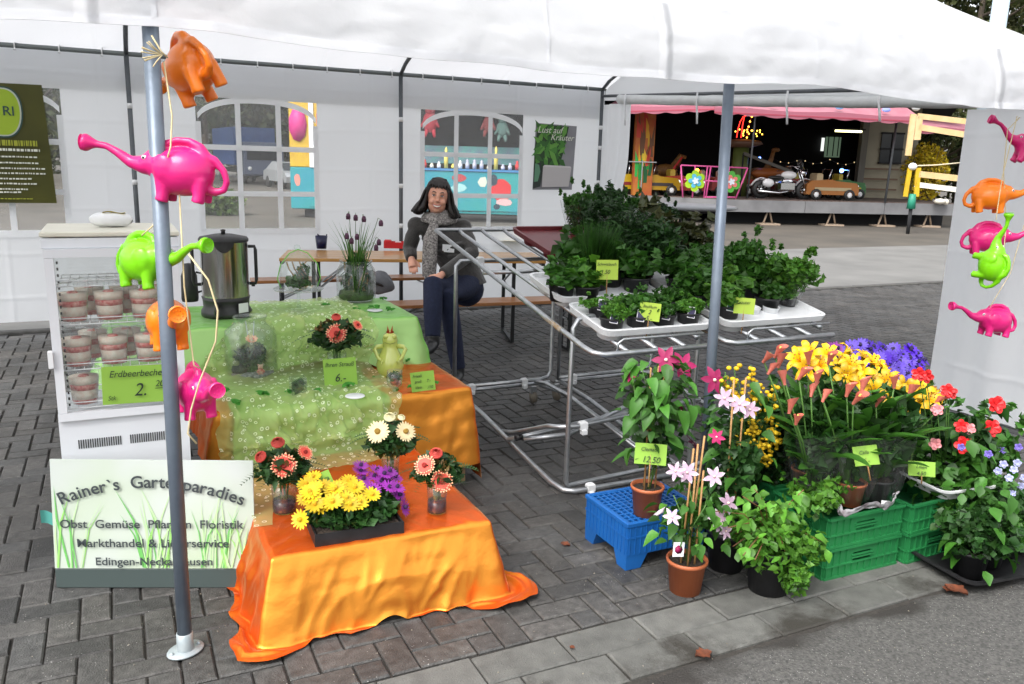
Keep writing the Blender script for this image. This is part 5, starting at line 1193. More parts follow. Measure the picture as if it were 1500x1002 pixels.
# green leaf decorations
M_dec=mat('felt_leaf',(.06,.30,.025),rough=.7,nscale=30,col2=(.03,.18,.015),transl=.15)
def deco(px,py,z,s,label,k):
    p=at(px,py,z);r=random.Random(k);mm=MB()
    for q in range(6):
        a=r.random()*6.28;c=Vector((math.cos(a)*s*.5,math.sin(a)*s*.5,.006+.012*r.random()));P=[]
        for i in range(9):
            b=2*PI*i/9;R1=s*.42*(1+.28*(i%2));P.append(c+Vector((R1*math.cos(b),R1*math.sin(b),.006*math.sin(b*2+q))))
        mm.add(P+[c+Vector((0,0,.008))],[(i,(i+1)%9,9) for i in range(9)])
    tag(mm.build('leaf_decoration',M_dec,None,p,(0,0,r.random()*6)),label,'decoration','green leaf decorations')
for i,(x,y,z,s,l) in enumerate(((330,575,MZ+.035,.022,'green leaf decoration at the far left of the tulle behind the pink can'),(345,592,MZ+.035,.03,'bright green leaf decoration at the left front edge of the tulle'),(384,580,MZ+.035,.034,'green leaf decoration in front of the big jar'),(422,577,MZ+.035,.022,'green leaf decoration left of the small square glass'),(462,576,MZ+.035,.028,'green leaf decoration right of the small square glass'),(511,568,MZ+.04,.034,'green leaf decoration before the green price card reading 6.-'),
    (551,557,MZ+.02,.024,'green leaf decoration right of the price card reading 6.-'),(607,569,MZ+.012,.036,'green leaf decoration at the foot of the small lime card'),(637,563,MZ+.012,.024,'green leaf decoration right of the small lime card'),(580,574,MZ+.012,.022,'green leaf decoration at the foot of the stemmed glass'),(598,530,MZ+.012,.02,'green leaf decoration on the orange cloth behind the small card'),
    (477,449,TZ+.01,.03,'green leaf decoration left of the wide jar on the rear table'),(523,456,TZ+.01,.026,'green leaf decoration before the wide jar'),(548,452,TZ+.01,.036,'green leaf decoration on the small white plate'),(562,440,TZ+.01,.026,'green leaf decoration at the right rear of the green table'),(572,455,TZ+.01,.03,'green leaf decoration at the right front edge of the green table'),(508,460,TZ+.01,.024,'green leaf decoration just above the dark leafy bouquet'))): deco(x,y,z,s,l,i)
for x,y,z,l in ((549,456,TZ+.006,'small white plate on the rear green table'),(520,582,MZ+.05,'small white plate on the tulle before the price card')):
    p=at(x,y,z);o=lathe_obj('small_plate',[(.001,0),(.03,0),(.045,.006),(.044,.008),(.001,.003)],M_whiteplastic,None,20);o.location=p;tag(o,l,'plate','small white plates')
# ---- coffee urn
M_inox=mat('brushed_steel',(.50,.49,.47),rough=.16,metal=1,nscale=3,col2=(.38,.37,.36))
p=at(336,466,TZ+.008);p=p+Vector((0,.10,0));t=thing('coffee_urn','tall stainless steel coffee urn with black lid and base on the green table','coffee urn',p,view_rot(p))
lathe_obj('base',[(.001,0),(.128,0),(.132,.01),(.130,.03),(.118,.05),(.12,.085),(.125,.105),(.001,.105)],M_black,t,36)
lathe_obj('tank',[(.120,.106),(.121,.12),(.121,.395),(.124,.40)],M_inox,t,48)
lathe_obj('lid',[(.126,.398),(.128,.41),(.12,.422),(.05,.436),(.001,.438)],M_black,t,36);mm=MB();mm.lathe([(.001,.436),(.012,.436),(.010,.45),(.014,.458),(.001,.462)],12);mm.build('lid_knob',M_black,t)
mm=MB();mm.grid(lambda i,j:(math.sin((i-.5)*.85)*.1235,-math.cos((i-.5)*.85)*.1235,.402-.055*j*(math.cos((i-.5)*2.6))),12,6);mm.build('lid_tab',M_black,t)
for s in (-1,1):
    mm=MB();mm.tube([(s*.122,0,.37),(s*.155,0,.37),(s*.16,0,.35),(s*.16,0,.19),(s*.155,0,.17),(s*.122,0,.17)],.009,8);mm.build('handle',M_black,t)
mm=MB();mm.tube([(-.05,-.12,.07),(-.05,-.16,.07),(-.05,-.17,.03)],.012,8);mm.build('tap',M_black,t)
mm=MB();mm.box((.085,-.112,.055),(.06,.002,.05),rz=.65);mm.build('label',M_whiteplastic,t)
p=at(281,445,TZ+.008)+Vector((0,.1,0));t=thing('black_thermos','black insulated jug half hidden behind the leftmost tent pole','jug',p)
lathe_obj('body',[(.001,0),(.045,0),(.048,.02),(.045,.15),(.03,.19),(.03,.22),(.001,.225)],M_black,t,18);mm=MB();mm.tube([(.04,0,.17),(.075,0,.16),(.075,0,.06),(.045,0,.05)],.007,6);mm.build('handle',M_black,t)
# ================================================================== display fridge
FV=3.30;FX0,FX1=-.232,.212;FT=1.322;FB=.37;FW=FX1-FX0;FD_=.40
t=thing('display_fridge','white glass fronted display fridge with strawberry dessert cups','display fridge',(FX0,FV,0));fr_=t
M_enam=mat('fridge_white',(.66,.68,.71),rough=.3,nscale=3,col2=(.70,.72,.75));M_inn=mat('fridge_inside',(.72,.74,.76),rough=.5)
GZ0,GZ1=.655,1.235                       # glass from, to
def fb(nm,c,d,m_=M_enam,bev=0): mm=MB();mm.box(c,d,bev=bev);return mm.build(nm,m_,t)
fb('base_panel',(FW/2,FD_/2,(FB+.635)/2),(FW,FD_,.635-FB),bev=.004)
fb('top_panel',(FW/2,FD_/2,(1.262+FT-.022)/2),(FW+.006,FD_+.004,FT-.022-1.262),bev=.004)
fb('top_lid',(FW/2,FD_/2,FT-.009),(FW+.012,FD_+.01,.018),mat('yellowed_lid',(.62,.60,.50),rough=.5,nscale=6,col2=(.7,.68,.58)),.004)
fb('back_glass',(FW/2,FD_-.004,.949),(FW-.002,.004,.62),glassmat('back_glass',(.97,.98,.98),.3,.03))
mmx=glassmat('side_glass',(.97,.98,.98),.3,.03)
for s,x in ((-1,.003),(1,FW-.003)): fb('side_glass',(x,FD_/2,.949),(.004,FD_-.05,.6),mmx)
for x in (.012,FW-.012):
    fb('corner_post',(x,.03,.949),(.022,.02,.625),M_enam)
# door: frame and pane
dr=fb('door',(FW/2,-.008,.648),(FW-.004,.022,.03))
def sub(nm,c,d,m_,par,bev=0): mm=MB();mm.box(c,d,bev=bev);return mm.build(nm,m_,par)
sub('frame_rail',(FW/2,-.008,1.248),(FW-.004,.022,.03),M_enam,dr)
for x in (.018,FW-.018): sub('frame_stile',(x,-.008,.948),(.030,.022,.568),M_enam,dr)
sub('glass_pane',(FW/2,-.006,.948),(FW-.068,.004,.566),M_glass,dr)
sub('handle',(-.004,-.026,.87),(.016,.02,.065),M_whiteplastic,dr,.003)
SH=[1.125,.985,.815,.668]
for z in SH:
    mm=MB();n=12
    for k in range(n+1): x=.035+(FW-.07)*k/n;mm.cyl((x,.03,z),(x,FD_-.04,z),.0016,.0016,4)
    for y in (.03,.15,.27,FD_-.04): mm.cyl((.03,y,z-.002),(FW-.03,y,z-.002),.0025,.0025,5)
    mm.cyl((.03,.03,z+.02),(FW-.03,.03,z+.02),.002,.002,5)
    mm.build('wire_shelf',M_whiteplastic,t)
for x0,x1 in ((.06,.21),(.235,.41)):
    n=int((x1-x0)/.0078)
    for k in range(n): x=x0+.0078*k;sub('vent_slit',(x,-.0005,.535),(.0036,.004,.034),M_black,t)
mm=MB()
for k in range(24): mm.box((.021,-.0,.68+.023*k),(.006,.004,.010))
o=mm.build('rack_slots',M_black,t,(.018,.04,0));o['kind']='stuff'
# support crate under the fridge
t2=thing('support_box','grey support box under the display fridge, behind the sign board','box',(FX0+.02,FV+.03,0));mm=MB();mm.box((FW/2-.02,FD_/2-.03,(FB-.004)/2),(FW-.04,FD_-.06,FB-.004),bev=.006);mm.build('box_body',mat('support_grey',(.10,.11,.12),rough=.6),t2);mm=MB();mm.box((FW/2-.02,-.003,.2),(.12,.006,.03));mm.build('hand_hole',M_black,t2)
# dessert cups
M_cream2=mat('dessert_cream',(.85,.80,.68),rough=.6,nscale=60,col2=(.8,.62,.5));M_straw=mat('dessert_strawberry',(.52,.04,.035),rough=.35,nscale=70,col2=(.75,.42,.36));M_crumb=mat('dessert_base',(.25,.06,.05),rough=.5,nscale=60,col2=(.5,.2,.18))
def cup(loc,label):
    c=thing('dessert_cup',label,'dessert cup',loc,random.random()*6,'strawberry dessert cups in the fridge');H=.128
    def rr_(z): return .043+.012*z/H
    lathe_obj('cup',[(.001,.001),(.043,.001),(rr_(H)+.001,H),(rr_(H)+.003,H+.003)],M_glass,c,20)
    z=.003
    for m_,h in ((M_straw,.018),(M_cream2,.036),(M_straw,.022),(M_cream2,.026)):
        lathe_obj('layer',[(.001,z),(rr_(z)-.0012,z),(rr_(z+h)-.0012,z+h-.0006),(.001,z+h-.0006)],m_,c,16);z+=h
    mm=MB();mm.ball((0,0,z),.016,8,sc=(1.3,1.3,.5));mm.build('strawberry',M_straw,c)
    lathe_obj('lid',[(rr_(H)+.004,H+.001),(rr_(H)+.005,H+.007),(.040,H+.008),(.038,H+.012),(.001,H+.012)],M_glass,c,20);return c
first=None
CU=[(.077,.085,SH[1],'left dessert cup in the front row of the upper wire shelf'),(.197,.085,SH[1],'middle dessert cup in the front row of the upper wire shelf'),(.317,.085,SH[1],'right dessert cup on the upper wire shelf, behind the tent pole'),
(.077,.085,SH[2],'left dessert cup in the front row of the middle shelf'),(.20,.085,SH[2],'centre dessert cup in the front row of the middle shelf'),(.322,.085,SH[2],'right dessert cup in the front row of the middle shelf, near the pole'),
(.09,.085,SH[3],'dessert cup on the lowest shelf beside the green price card')]
for z,n_ in ((SH[1],'upper'),(SH[2],'middle')):
    for x,w_ in ((.13,'left'),(.25,'middle'),(.365,'right')): CU.append((x,.215,z,w_+' one of the dessert cups in the rear row, '+n_+' shelf'))
for x,y,z,l in CU:
    loc=(FX0+x,FV+y,z+.003)
    if first is None: first=cup(loc,l)
    else: dup(first,loc,random.random()*6,l)
# green price card on the glass
p=atv(206,590,FV-.03);t=thing('price_card','large green card reading Erdbeerbecher 2.20 on the fridge glass','price card',p,0,'handwritten price cards',rot=(0,.03,0))
mm=MB();mm.grid(lambda i,j:((i-.5)*.255,.003*math.sin(i*4),j*.145),6,3);mm.build('sheet',M_grn,t)
for txt,x,z,s in (('Erdbeerbecher',-.005,.105,.036),('Stk',-.095,.018,.024),('2.',.0,.03,.07),('20',.068,.062,.034),('—',.07,.045,.04)): textobj('handwriting',txt,s,M_ink,t,(x,-.006,z),shear=.25,extrude=.0003,sx=.88)
# white bag on top of the fridge
p=atv(162,312,FV+.15);t=thing('folded_bag','white folded bag with a yellow print lying on the fridge','bag',(p.x,FV+.2,FT+.001),.1)
def bagf(i,j):
    a=i*2*PI;q=math.sin(PI*j)**.5;return (.075*math.cos(a)*q*(1+.1*fnoise(i*6,j*4)),.04*math.sin(a)*q,.028+.026*(-math.cos(PI*j))*(1+.25*fnoise(i*5,j*5,3)))
mm=MB();mm.grid(bagf,20,10);mm.build('paper',M_whiteplastic,t);mm=MB();mm.grid(lambda i,j:(-.03+.08*i,-.025+.03*j,.058+.004*math.sin(i*6)-.006*j),6,3);mm.build('yellow_print',mat('print_yellow',(.75,.6,.05),rough=.6),t)
# ================================================================== sign board
A0=at(83,862);B0=at(372,862);A0=Vector((A0.x,A0.y,0));wd=.735
dirn=(B0-A0).normalized();rz_=math.atan2(dirn.y,dirn.x)
t=thing('sign_board','white sign board with grass print and arched shop lettering','sign',A0,0,rot=(-.03,0,rz_))
SW,SHt=wd,.505
mm=MB();mm.box((SW/2,.012,.04),(SW,.022,.078),bev=.003);mm.build('dark_foot',mat('sign_foot',(.055,.075,.072),rough=.5),t)
def signx(z): return (.0+.012*(z-.08),SW-.0)
mm=MB();mm.add([(0,0,.081),(SW,0,.081),(SW+.004,0,SHt),(.012,0,SHt),(0,.008,.081),(SW,.008,.081),(SW+.004,.008,SHt),(.012,.008,SHt)],[(0,1,2,3),(5,4,7,6),(3,2,6,7),(0,3,7,4),(1,5,6,2),(0,4,5,1)])
pm=mat('sign_white',(.56,.60,.58),rough=.35,nscale=3.2,col2=(.48,.57,.42),detail=2);pn=mm.build('panel',pm,t)
r=random.Random(17);mg1=mat('grass_print',(.30,.62,.16),rough=.4);mg2=mat('grass_print_pale',(.50,.74,.38),rough=.4);mg3=mat('grass_print_deep',(.16,.48,.12),rough=.4)
for k in range(46):
    x=r.choice([r.uniform(.01,.12),r.uniform(.3,.42),r.uniform(.5,.70),r.uniform(.53,.66)]);h=r.uniform(.15,.34);lean=r.uniform(-.10,.10);w=r.uniform(.0015,.004);x1=min(SW-.02,max(.02,x+lean))
    mm=MB();y=-.0012-.00012*k;mm.add([(x-w,y,.085),(x+w,y,.085),(x+lean*.35+w,y,.085+h*.6),(x+lean*.35-w,y,.085+h*.6),(x1,y,.085+h)],[(0,1,2,3),(3,2,4)]);mm.build('grass_print',(mg1,mg2,mg3,mg2)[k%4],pn)
M_let=mat('sign_letters',(.045,.055,.06),rough=.4)
def sline(txt,size,zc,xc=None,off=.0004): textobj('lettering',txt,size,M_let,pn,(xc or SW/2,-.009,zc),off=off,extrude=.0004,sx=1.06)
sline('Obst  Gemüse  Pflanzen  Floristik',.046,.245);sline('Markthandel & Lieferservice',.046,.170);sline('Edingen-Neckarhausen',.044,.098)
txt="Rainer`s  Gartenparadies";size=.066
# measure advance widths by building growing strings
def width(s_):
    me=textmesh(s_+'|',size);xs=[v.co.x for v in me.vertices];return max(xs)
adv=[width(txt[:i])-width('') for i in range(len(txt)+1)];tot=adv[-1];Wt=.655
for i,ch in enumerate(txt):
    if ch==' ':continue
    c_=(adv[i]+adv[i+1])/2/tot;x=.045+Wt*c_;q=(c_-.5)*2;z=.335+.068*(1-q*q);ang=.42*q
    o=textobj('letter',ch,size,M_let,pn,(x,-.009,z),rot=(PI/2,ang,0),off=.0008,extrude=.0004)
mm=MB();mm.grid(lambda i,j:(-.03+.05*i,.02+.01*math.sin(i*5),.26+.05*j-.02*i),5,3);tag(mm.build('teal_ribbon',mat('teal_cloth',(.08,.32,.28),rough=.6),None,A0),'scrap of teal ribbon showing behind the left edge of the sign board','ribbon')
# ================================================================== elephant watering cans
def can_mesh():
    m=MB();m.ball((0,0,0),1,28,sc=(.092,.066,.070));m.ball((-.062,0,.018),.048,18,sc=(1,.95,1))
    for x in (-.048,.055):
        for s in (-1,1): m.tube([(x,s*.028,-.02),(x,s*.034,-.068),(x-.004,s*.035,-.086)],[.024,.018,.020],12)
    m.tube([(-.08,0,.022),(-.115,0,.014),(-.15,0,.022),(-.185,0,.046),(-.215,0,.062),(-.25,0,.066)],[.042,.027,.0175,.013,.0105,.0115],14)
    m.tube([(-.243,0,.066),(-.262,0,.068),(-.27,0,.068),(-.282,0,.069)],[.011,.020,.026,.0255],18)
    m.tube([(-.062,0,.045),(-.045,0,.078),(-.015,0,.089),(.02,0,.088),(.05,0,.072),(.066,0,.04)],[.016,.0125,.011,.012,.016,.022],10)
    m.tube([(.05,0,.045),(.092,0,.038),(.118,0,.008),(.126,0,-.022),(.118,0,-.046),(.092,0,-.054),(.05,0,-.04)],[.02,.0135,.011,.010,.0105,.013,.02],10)
    for s in (-1,1): m.ball((-.04,s*.050,.012),.034,12,sc=(1,.42,1.15),M=Matrix.Rotation(s*.25,3,'Z'))
    o=link('tmp',m.mesh('tmp',M_red))
    me=applymod('can_body',o,[('REMESH',dict(mode='VOXEL',voxel_size=.0042)),('SMOOTH',dict(factor=.5,iterations=7)),('DECIMATE',dict(ratio=.35))],M_red)
    return me
CANME=can_mesh()
def plastic(nm,c): return mat(nm,c,rough=.3,coat=.25,sss=0,transl=.12,bump=.05,bscale=70,nscale=12,namt=.06)
M_cpink=plastic('can_pink',(.74,.018,.20));M_corg=plastic('can_orange',(.95,.23,.01));M_cgrn=plastic('can_green',(.20,.62,.008))
EYW=mat('eye_white',(.75,.75,.75),rough=.3);canmeshes={}
def can(px,py,v,label,col,yaw=0,pitch=0,roll=0,s=1.0,u=None):
    p=atv(px,py,v) if u is None else atu(px,py,u);t=thing('watering_can',label,'watering can',p,0,'elephant watering cans',rot=(roll,pitch,-CA+yaw),scale=(s,s,s))
    key=col.name
    if key not in canmeshes: c=CANME.copy();c.materials.clear();c.materials.append(col);canmeshes[key]=c
    link('body',canmeshes[key],t)
    for sy in (-1,1):
        mm=MB();mm.ball((-.098,sy*.030,.036),.0075,8,sc=(1.2,.5,.9));e=mm.build('eye',EYW,t);mm=MB();mm.ball((-.100,sy*.0335,.036),.0035,6);mm.build('pupil',M_black,e)
    mm=MB();mm.lathe([(.001,.0),(.022,.0),(.0235,.002)],14,(-.2835,0,.069),M=Matrix.Rotation(-PI/2,3,'Y'))
    for k in range(9): a=k*.7;mm.ball((-.2845,.013*math.cos(a)*(k>0),.069+.013*math.sin(a)*(k>0)),.002,4)
    mm.build('rose_face',col,t)
    mm=MB();mm.lathe([(.017,0),(.02,.002),(.018,.004),(.001,.003)],14,(-.055,0,.062),M=Matrix.Rotation(-.5,3,'Y'));mm.build('filler_rim',col,t);return t
can(280,100,2.76,'orange elephant watering can, topmost on the left pole',M_corg,yaw=-.95,pitch=-.35,roll=.35,s=1.08)
can(268,252,2.62,'pink elephant watering can, second from top on the left pole, trunk leftwards',M_cpink,yaw=.05,pitch=.03)
can(212,382,2.72,'green elephant watering can before the fridge, trunk raised to the right',M_cgrn,yaw=PI-.45,pitch=0,roll=.0,s=.93)
can(246,470,2.76,'orange elephant watering can below the green one, trunk towards the viewer',M_corg,yaw=PI/2+.5,pitch=.0,s=1.0)
can(287,572,2.70,'pink elephant watering can lowest on the left pole, trunk towards the viewer',M_cpink,yaw=PI/2+.6,pitch=.0,s=.95)
can(1512,220,2.93,'pink watering can cut off by the right edge, topmost at the right corner',M_cpink,yaw=-.1,pitch=.35,s=1.0)
can(1450,288,2.92,'orange watering can at the right corner, trunk to the right',M_corg,yaw=PI-.2,pitch=0)
can(1446,350,2.95,'pink watering can at the right corner behind the green one',M_cpink,yaw=PI-.3,pitch=0)
can(1453,388,2.78,'green watering can hanging nose up at the right corner',M_cgrn,yaw=-1.0,pitch=1.5,roll=0,s=.95)
can(1458,470,2.92,'pink watering can with trunk to the left, lowest at the right corner',M_cpink,yaw=.1,pitch=.05)
M_raf=mat('raffia',(.66,.56,.34),rough=.8,nscale=40,col2=(.55,.44,.24))
def string(pts,label,r_=.0025):
    mm=MB();mm.tube(pts,r_,5);return tag(mm.build('raffia_string',M_raf),label,'string','raffia strings of the watering cans')
V=lambda x,y,v:atv(x,y,v)
string([V(222,52,2.6),V(236,75,2.6),V(246,85,2.6)],'short raffia loop tying the topmost orange can to the left pole')
mm=MB();r=random.Random(3);c=V(238,80,2.59)
for k in range(9): a=r.uniform(2.2,4.6);mm.tube([c,c+Vector((math.cos(a)*.03,0,math.sin(a)*.02))*1.2,c+Vector((math.cos(a)*.055,-.01,math.sin(a)*.04))],.0018,4)
tag(mm.build('raffia_bow',M_raf),'frayed raffia bow on the left pole beside the topmost orange can','raffia')
string([V(240,90,2.63),V(252,170,2.6),V(250,215,2.58),V(243,240,2.575)],'raffia string from the topmost orange can down to the pink one')
string([V(236,265,2.6),V(225,330,2.63),V(208,345,2.66)],'raffia string holding the green can')
string([V(262,270,2.6),V(270,420,2.62),V(284,535,2.62),V(292,540,2.62)],'long straight raffia string down to the lowest pink can')
string([V(276,372,2.56),V(305,410,2.54),V(319,455,2.53),V(316,500,2.53),V(292,560,2.55),V(280,600,2.58),V(275,635,2.58),V(288,650,2.58)],'pale raffia string curving in a wide bow right of the left pole',.003)
string([V(1490,170,2.84),V(1468,260,2.84),V(1462,300,2.83),V(1459,322,2.80)],'raffia string carrying the green can at the right corner')
string([V(1494,172,2.86),V(1476,190,2.88),V(1470,250,2.86),V(1474,330,2.86),V(1470,370,2.79),V(1450,386,2.77)],'second raffia string at the right corner, slung round the green can')
string([V(1500,330,2.93),V(1480,400,2.93),V(1450,450,2.9)],'raffia string holding the lowest pink can at the right corner')
# ================================================================== steel display rack
RK=(1.9,)
def clipm(p,parent): mm=MB();mm.box(p,(.042,.034,.05),bev=.008);mm.box((p[0],p[1]-.012,p[2]-.03),(.028,.03,.03),bev=.005);return mm.build('plastic_clip',M_whiteplastic,parent)
def zinc(v): return .77+(v-3.05)*.193
def rack(u0,u1,label,lower=True,bars=4):
    t=thing('plant_rack',label,'plant rack',(0,0,0),0,'steel plant racks');r_=.0125;b=.07
    def tb(pts,nm,r2=r_): mm=MB();mm.tube(pts,r2,10);return mm.build(nm,M_steel,t)
    vr,zr=4.72,1.0
    # rear hoop
    tb([(u0,vr,.12+.05),(u0,vr,.9),(u0,vr,zr-.03),(u0+.03,vr,zr),(u0+.08,vr,zr),(u1-.08,vr,zr),(u1-.03,vr,zr),(u1,vr,zr-.03),(u1,vr,.9),(u1,vr,.24),(u1-.02,vr,.20),(u1-.08,vr,.185),(u0,vr,.185)],'rear_hoop')
    tb([(u0,vr+.03,.15),(u1+.01,vr+.03,.15)],'rear_rail')
    # base rails running forwards
    tb([(u0+.01,vr,.16),(u0+.005,4.3,.14),(u0+.01,3.6,.045),(u0+.015,3.42,.022),(u0+.035,3.33,.016),(u0+.08,3.30,.014),(u1-.02,3.30,.014)],'base_frame',.0145)
    tb([(u1-.12,vr,.175),(u1-.06,vr-.05,.17),(u1-.03,4.4,.15),(u1-.02,3.5,.03)],'base_rail');tb([(u1-.09,vr-.02,.15),(u1-.01,4.5,.14),(u1+.03,3.6,.03)],'base_rail')
    # front hoop
    tb([(u1,3.34,zinc(3.3)-.03),(u0+.15,3.34,zinc(3.3)+.075),(u0+.08,3.34,zinc(3.3)+.06),(u0+.055,3.34,zinc(3.3)+.02),(u0+.05,3.34,.5),(u0+.05,3.34,.06),(u0+.06,3.34,.03),(u0+.12,3.34,.035),(u1,3.36,.05)],'front_hoop')
    # inclined frame
    vt,vb=5.08,3.05
    tb([(u1-.06,vb,zinc(vb)),(u0+.05,vb,zinc(vb)),(u0+.012,vb+.03,zinc(vb)+.006),(u0,vb+.09,zinc(vb+.09)),(u0-.01,vt-.03,zinc(vt)),(u0+.02,vt,zinc(vt)),(u1-.1,vt,zinc(vt)),(u1-.06,vt-.05,zinc(vt-.04))]+[(u1-.05,vb+.1,zinc(vb+.1))],'inclined_frame',.0135)
    for k in range(1,bars):
        u=u0+(u1-u0-.05)*k/bars;tb([(u,vt,zinc(vt)),(u+.0,vt-.08,zinc(vt-.08)-.008),(u+.02,vb,zinc(vb))],'inclined_bar')
    tb([(u0+.12,vb+.005,zinc(vb)),(u0+.125,vb+.0,zinc(vb)+.05),(u0+.15,vb,zinc(vb)+.065),(u1-.1,vb,zinc(vb)+.065)],'front_stop',.006)
    tb([(u0,4.30,zinc(4.3)-.03),(u1,4.30,zinc(4.3)-.03)],'cross_rail')
    mm=MB();a=Vector((u0-.003,3.35,zinc(3.35)));b_=Vector((u0-.001,3.55,zinc(3.55)));mm.tube([a,b_],.0141,10);mm.build('rusty_patch',mat('rust_paint',(.28,.17,.07),rough=.8,nscale=40,col2=(.4,.38,.33)),t)
    for p in ((u0+.16,vr-.01,zr-.0),(u0+.12,vr,.175),(u1-.2,vr,.18),(u0+.17,3.30,.02)): clipm(p,t)
    for x in (u0+.02,u1-.1):
        mm=MB();mm.cyl((x-.012,vr+.05,.05),(x+.012,vr+.05,.05),.042,.042,18);w_=mm.build('caster',mat('caster_rubber',(.16,.14,.11),rough=.6),t)
        mm=MB();mm.box((x,vr+.05,.10),(.034,.03,.05));mm.build('fork',M_steel,w_)
    if lower:
        # folded lower shelf frame
        tb([(u0+.02,4.05,.10),(u0+.05,3.95,.12),(u0+.02,3.50,.30),(u0+.06,3.42,.315),(u0+.14,3.40,.315),(u1+.25,3.46,.36)],'folded_shelf_frame',.013)
        tb([(u0-.01,3.90,.10),(u0+.15,3.86,.13),(u1+.2,3.9,.19)],'folded_shelf_frame',.014);tb([(u0+.05,3.82,.12),(u0+.3,3.78,.13),(u1+.3,3.95,.26)],'folded_shelf_frame',.014)
        clipm((u0+.17,3.40,.315),t)
        mm=MB();mm.cyl((u0+.02,3.86,.12),(u0+.06,3.86,.125),.018,.018,10);mm.cyl((u0+.4,3.82,.14),(u0+.44,3.82,.145),.018,.018,10);o=mm.build('rubber_sleeve',M_black,t);o['kind']='stuff'
    return t
rack(1.90,2.60,'galvanised steel plant rack with bare sloping bars, left of the herb trays')
rack(2.66,3.42,'second galvanised steel rack, mostly hidden under the right herb trays',lower=False)
# ================================================================== trays and herbs
TILT=math.atan(.193)
def tray(u0,u1,v0,v1,label,m_=M_whiteplastic,cols_=4,rows_=2,dz=0,h=.066,nm='pot_tray'):
    vm=(v0+v1)/2;um=(u0+u1)/2;t=thing(nm,label,'tray',(um,vm,zinc(vm)+.016+dz),0,'trays on the plant racks',rot=(TILT,0,0));w,d=u1-u0,v1-v0
    mm=MB();rc=.05;prof=[]
    def rr(W,D,z,c):
        P=[]
        for (sx,sy,a0) in ((1,-1,-PI/2),(1,1,0),(-1,1,PI/2),(-1,-1,PI)):
            for k in range(5): a=a0+PI/2*k/4;P.append((sx*(W/2-c)+c*math.cos(a),sy*(D/2-c)+c*math.sin(a),z))
        return P
    R_=[rr(w-.012,d-.012,h-.034,rc),rr(w+.004,d+.004,h-.002,rc),rr(w-.002,d-.002,h,rc),rr(w-.03,d-.03,h-.001,rc-.012),rr(w-.042,d-.042,h-.022,rc-.018)]
    V=[p for q in R_ for p in q];n=20;F=[(j*n+i,j*n+(i+1)%n,(j+1)*n+(i+1)%n,(j+1)*n+i) for j in range(4) for i in range(n)]+[tuple(range(4*n,5*n))]
    mm.add(V,F,0,False);mm.build('rim',m_,t)
    for i in range(cols_):
        for j in range(rows_):
            mm=MB();x=(i+.5-cols_/2)*(w-.05)/cols_;y=(j+.5-rows_/2)*(d-.04)/rows_;q=min((w-.05)/cols_,(d-.04)/rows_)/2*.96
            mm.lathe([(.001,-.012),(q*.8,-.012),(q*.86,-.008),(q,h-.03)],20,(x,y,0));mm.build('cup',m_,t)
    return t
tray(1.99,2.62,3.12,3.50,'white pot tray with fine leaved herbs nearest on the left rack')
tray(2.0,2.62,3.56,3.96,'white pot tray with leafy herbs behind the front one on the left rack')
tray(2.70,3.38,3.12,3.50,'white pot tray nearest on the right rack, right of the tent pole')
tray(2.70,3.40,3.56,3.96,'white pot tray in the second row of the right rack')
tray(2.30,3.0,4.22,4.80,'dark red plastic tray under the tall wrapped herbs',mat('darkred_plastic',(.12,.012,.016),rough=.4),dz=.02)
tray(2.70,3.4,4.03,4.45,'black plastic tray under the bronze leaved plants',M_blackpot,dz=.01)
M_lab=mat('plant_label',(.035,.03,.09),rough=.4);M_labw=mat('label_white',(.75,.75,.77),rough=.4)
HP_=pot_mesh(.052,.075,M_blackpot);HS=soil_mesh(.052,.075)
def leafme(seed,n,cen,rad,size,m,elong=1.6,flat=.3,lobes=5):
    rng=np.random.default_rng(seed);cen=np.array(cen,float);rad=np.array(rad,float)
    P=[leafcloud(rng,int(n*.45),cen,rad*.8,size,elong=elong,flat=flat)]
    for k in range(lobes):
        d=rng.normal(size=3);d/=np.linalg.norm(d);d[2]=abs(d[2])*.9-.15;P.append(leafcloud(rng,int(n*.5/lobes),cen+d*rad*(.62+.25*rng.random()),rad*(.25+.28*rng.random()),size,elong=elong,flat=flat))
    for k in range(7):
        d=rng.normal(size=3);d/=np.linalg.norm(d);d[2]=abs(d[2])+.25;P.append(leafcloud(rng,max(4,int(n*.012)),cen+d*rad*(1.0+.3*rng.random()),rad*(.10,.10,.22),size*.9,elong=elong,flat=flat))
    return npmesh('foliage',P,m)
def wisps(seed,n,r_,h,w,m,lean=.5,z0=.06):
    rng=np.random.default_rng(seed);V=[];F=[];T=[]
    for k in range(n):
        a=rng.random()*6.28;q=r_*.5*math.sqrt(rng.random());b=np.array([q*math.cos(a),q*math.sin(a),z0]);a2=a+rng.normal()*.5;L=h*(.6+.5*rng.random());o=lean*r_*rng.random()*2
        e=b+np.array([math.cos(a2)*o,math.sin(a2)*o,L]);md=(b+e)/2+np.array([0,0,L*.12]);s=np.array([-math.sin(a2+1),math.cos(a2+1),0])*w/2;i=len(V)
        V+=[b-s,b+s,md-s,md+s,e];F+=[(i,i+1,i+3),(i,i+3,i+2),(i+2,i+3,i+4)];t=.6+.6*rng.random();T+=[(t,t,t*.9)]*3
    return npmesh('foliage',[(np.array(V),np.array(F),np.array(T))],m)
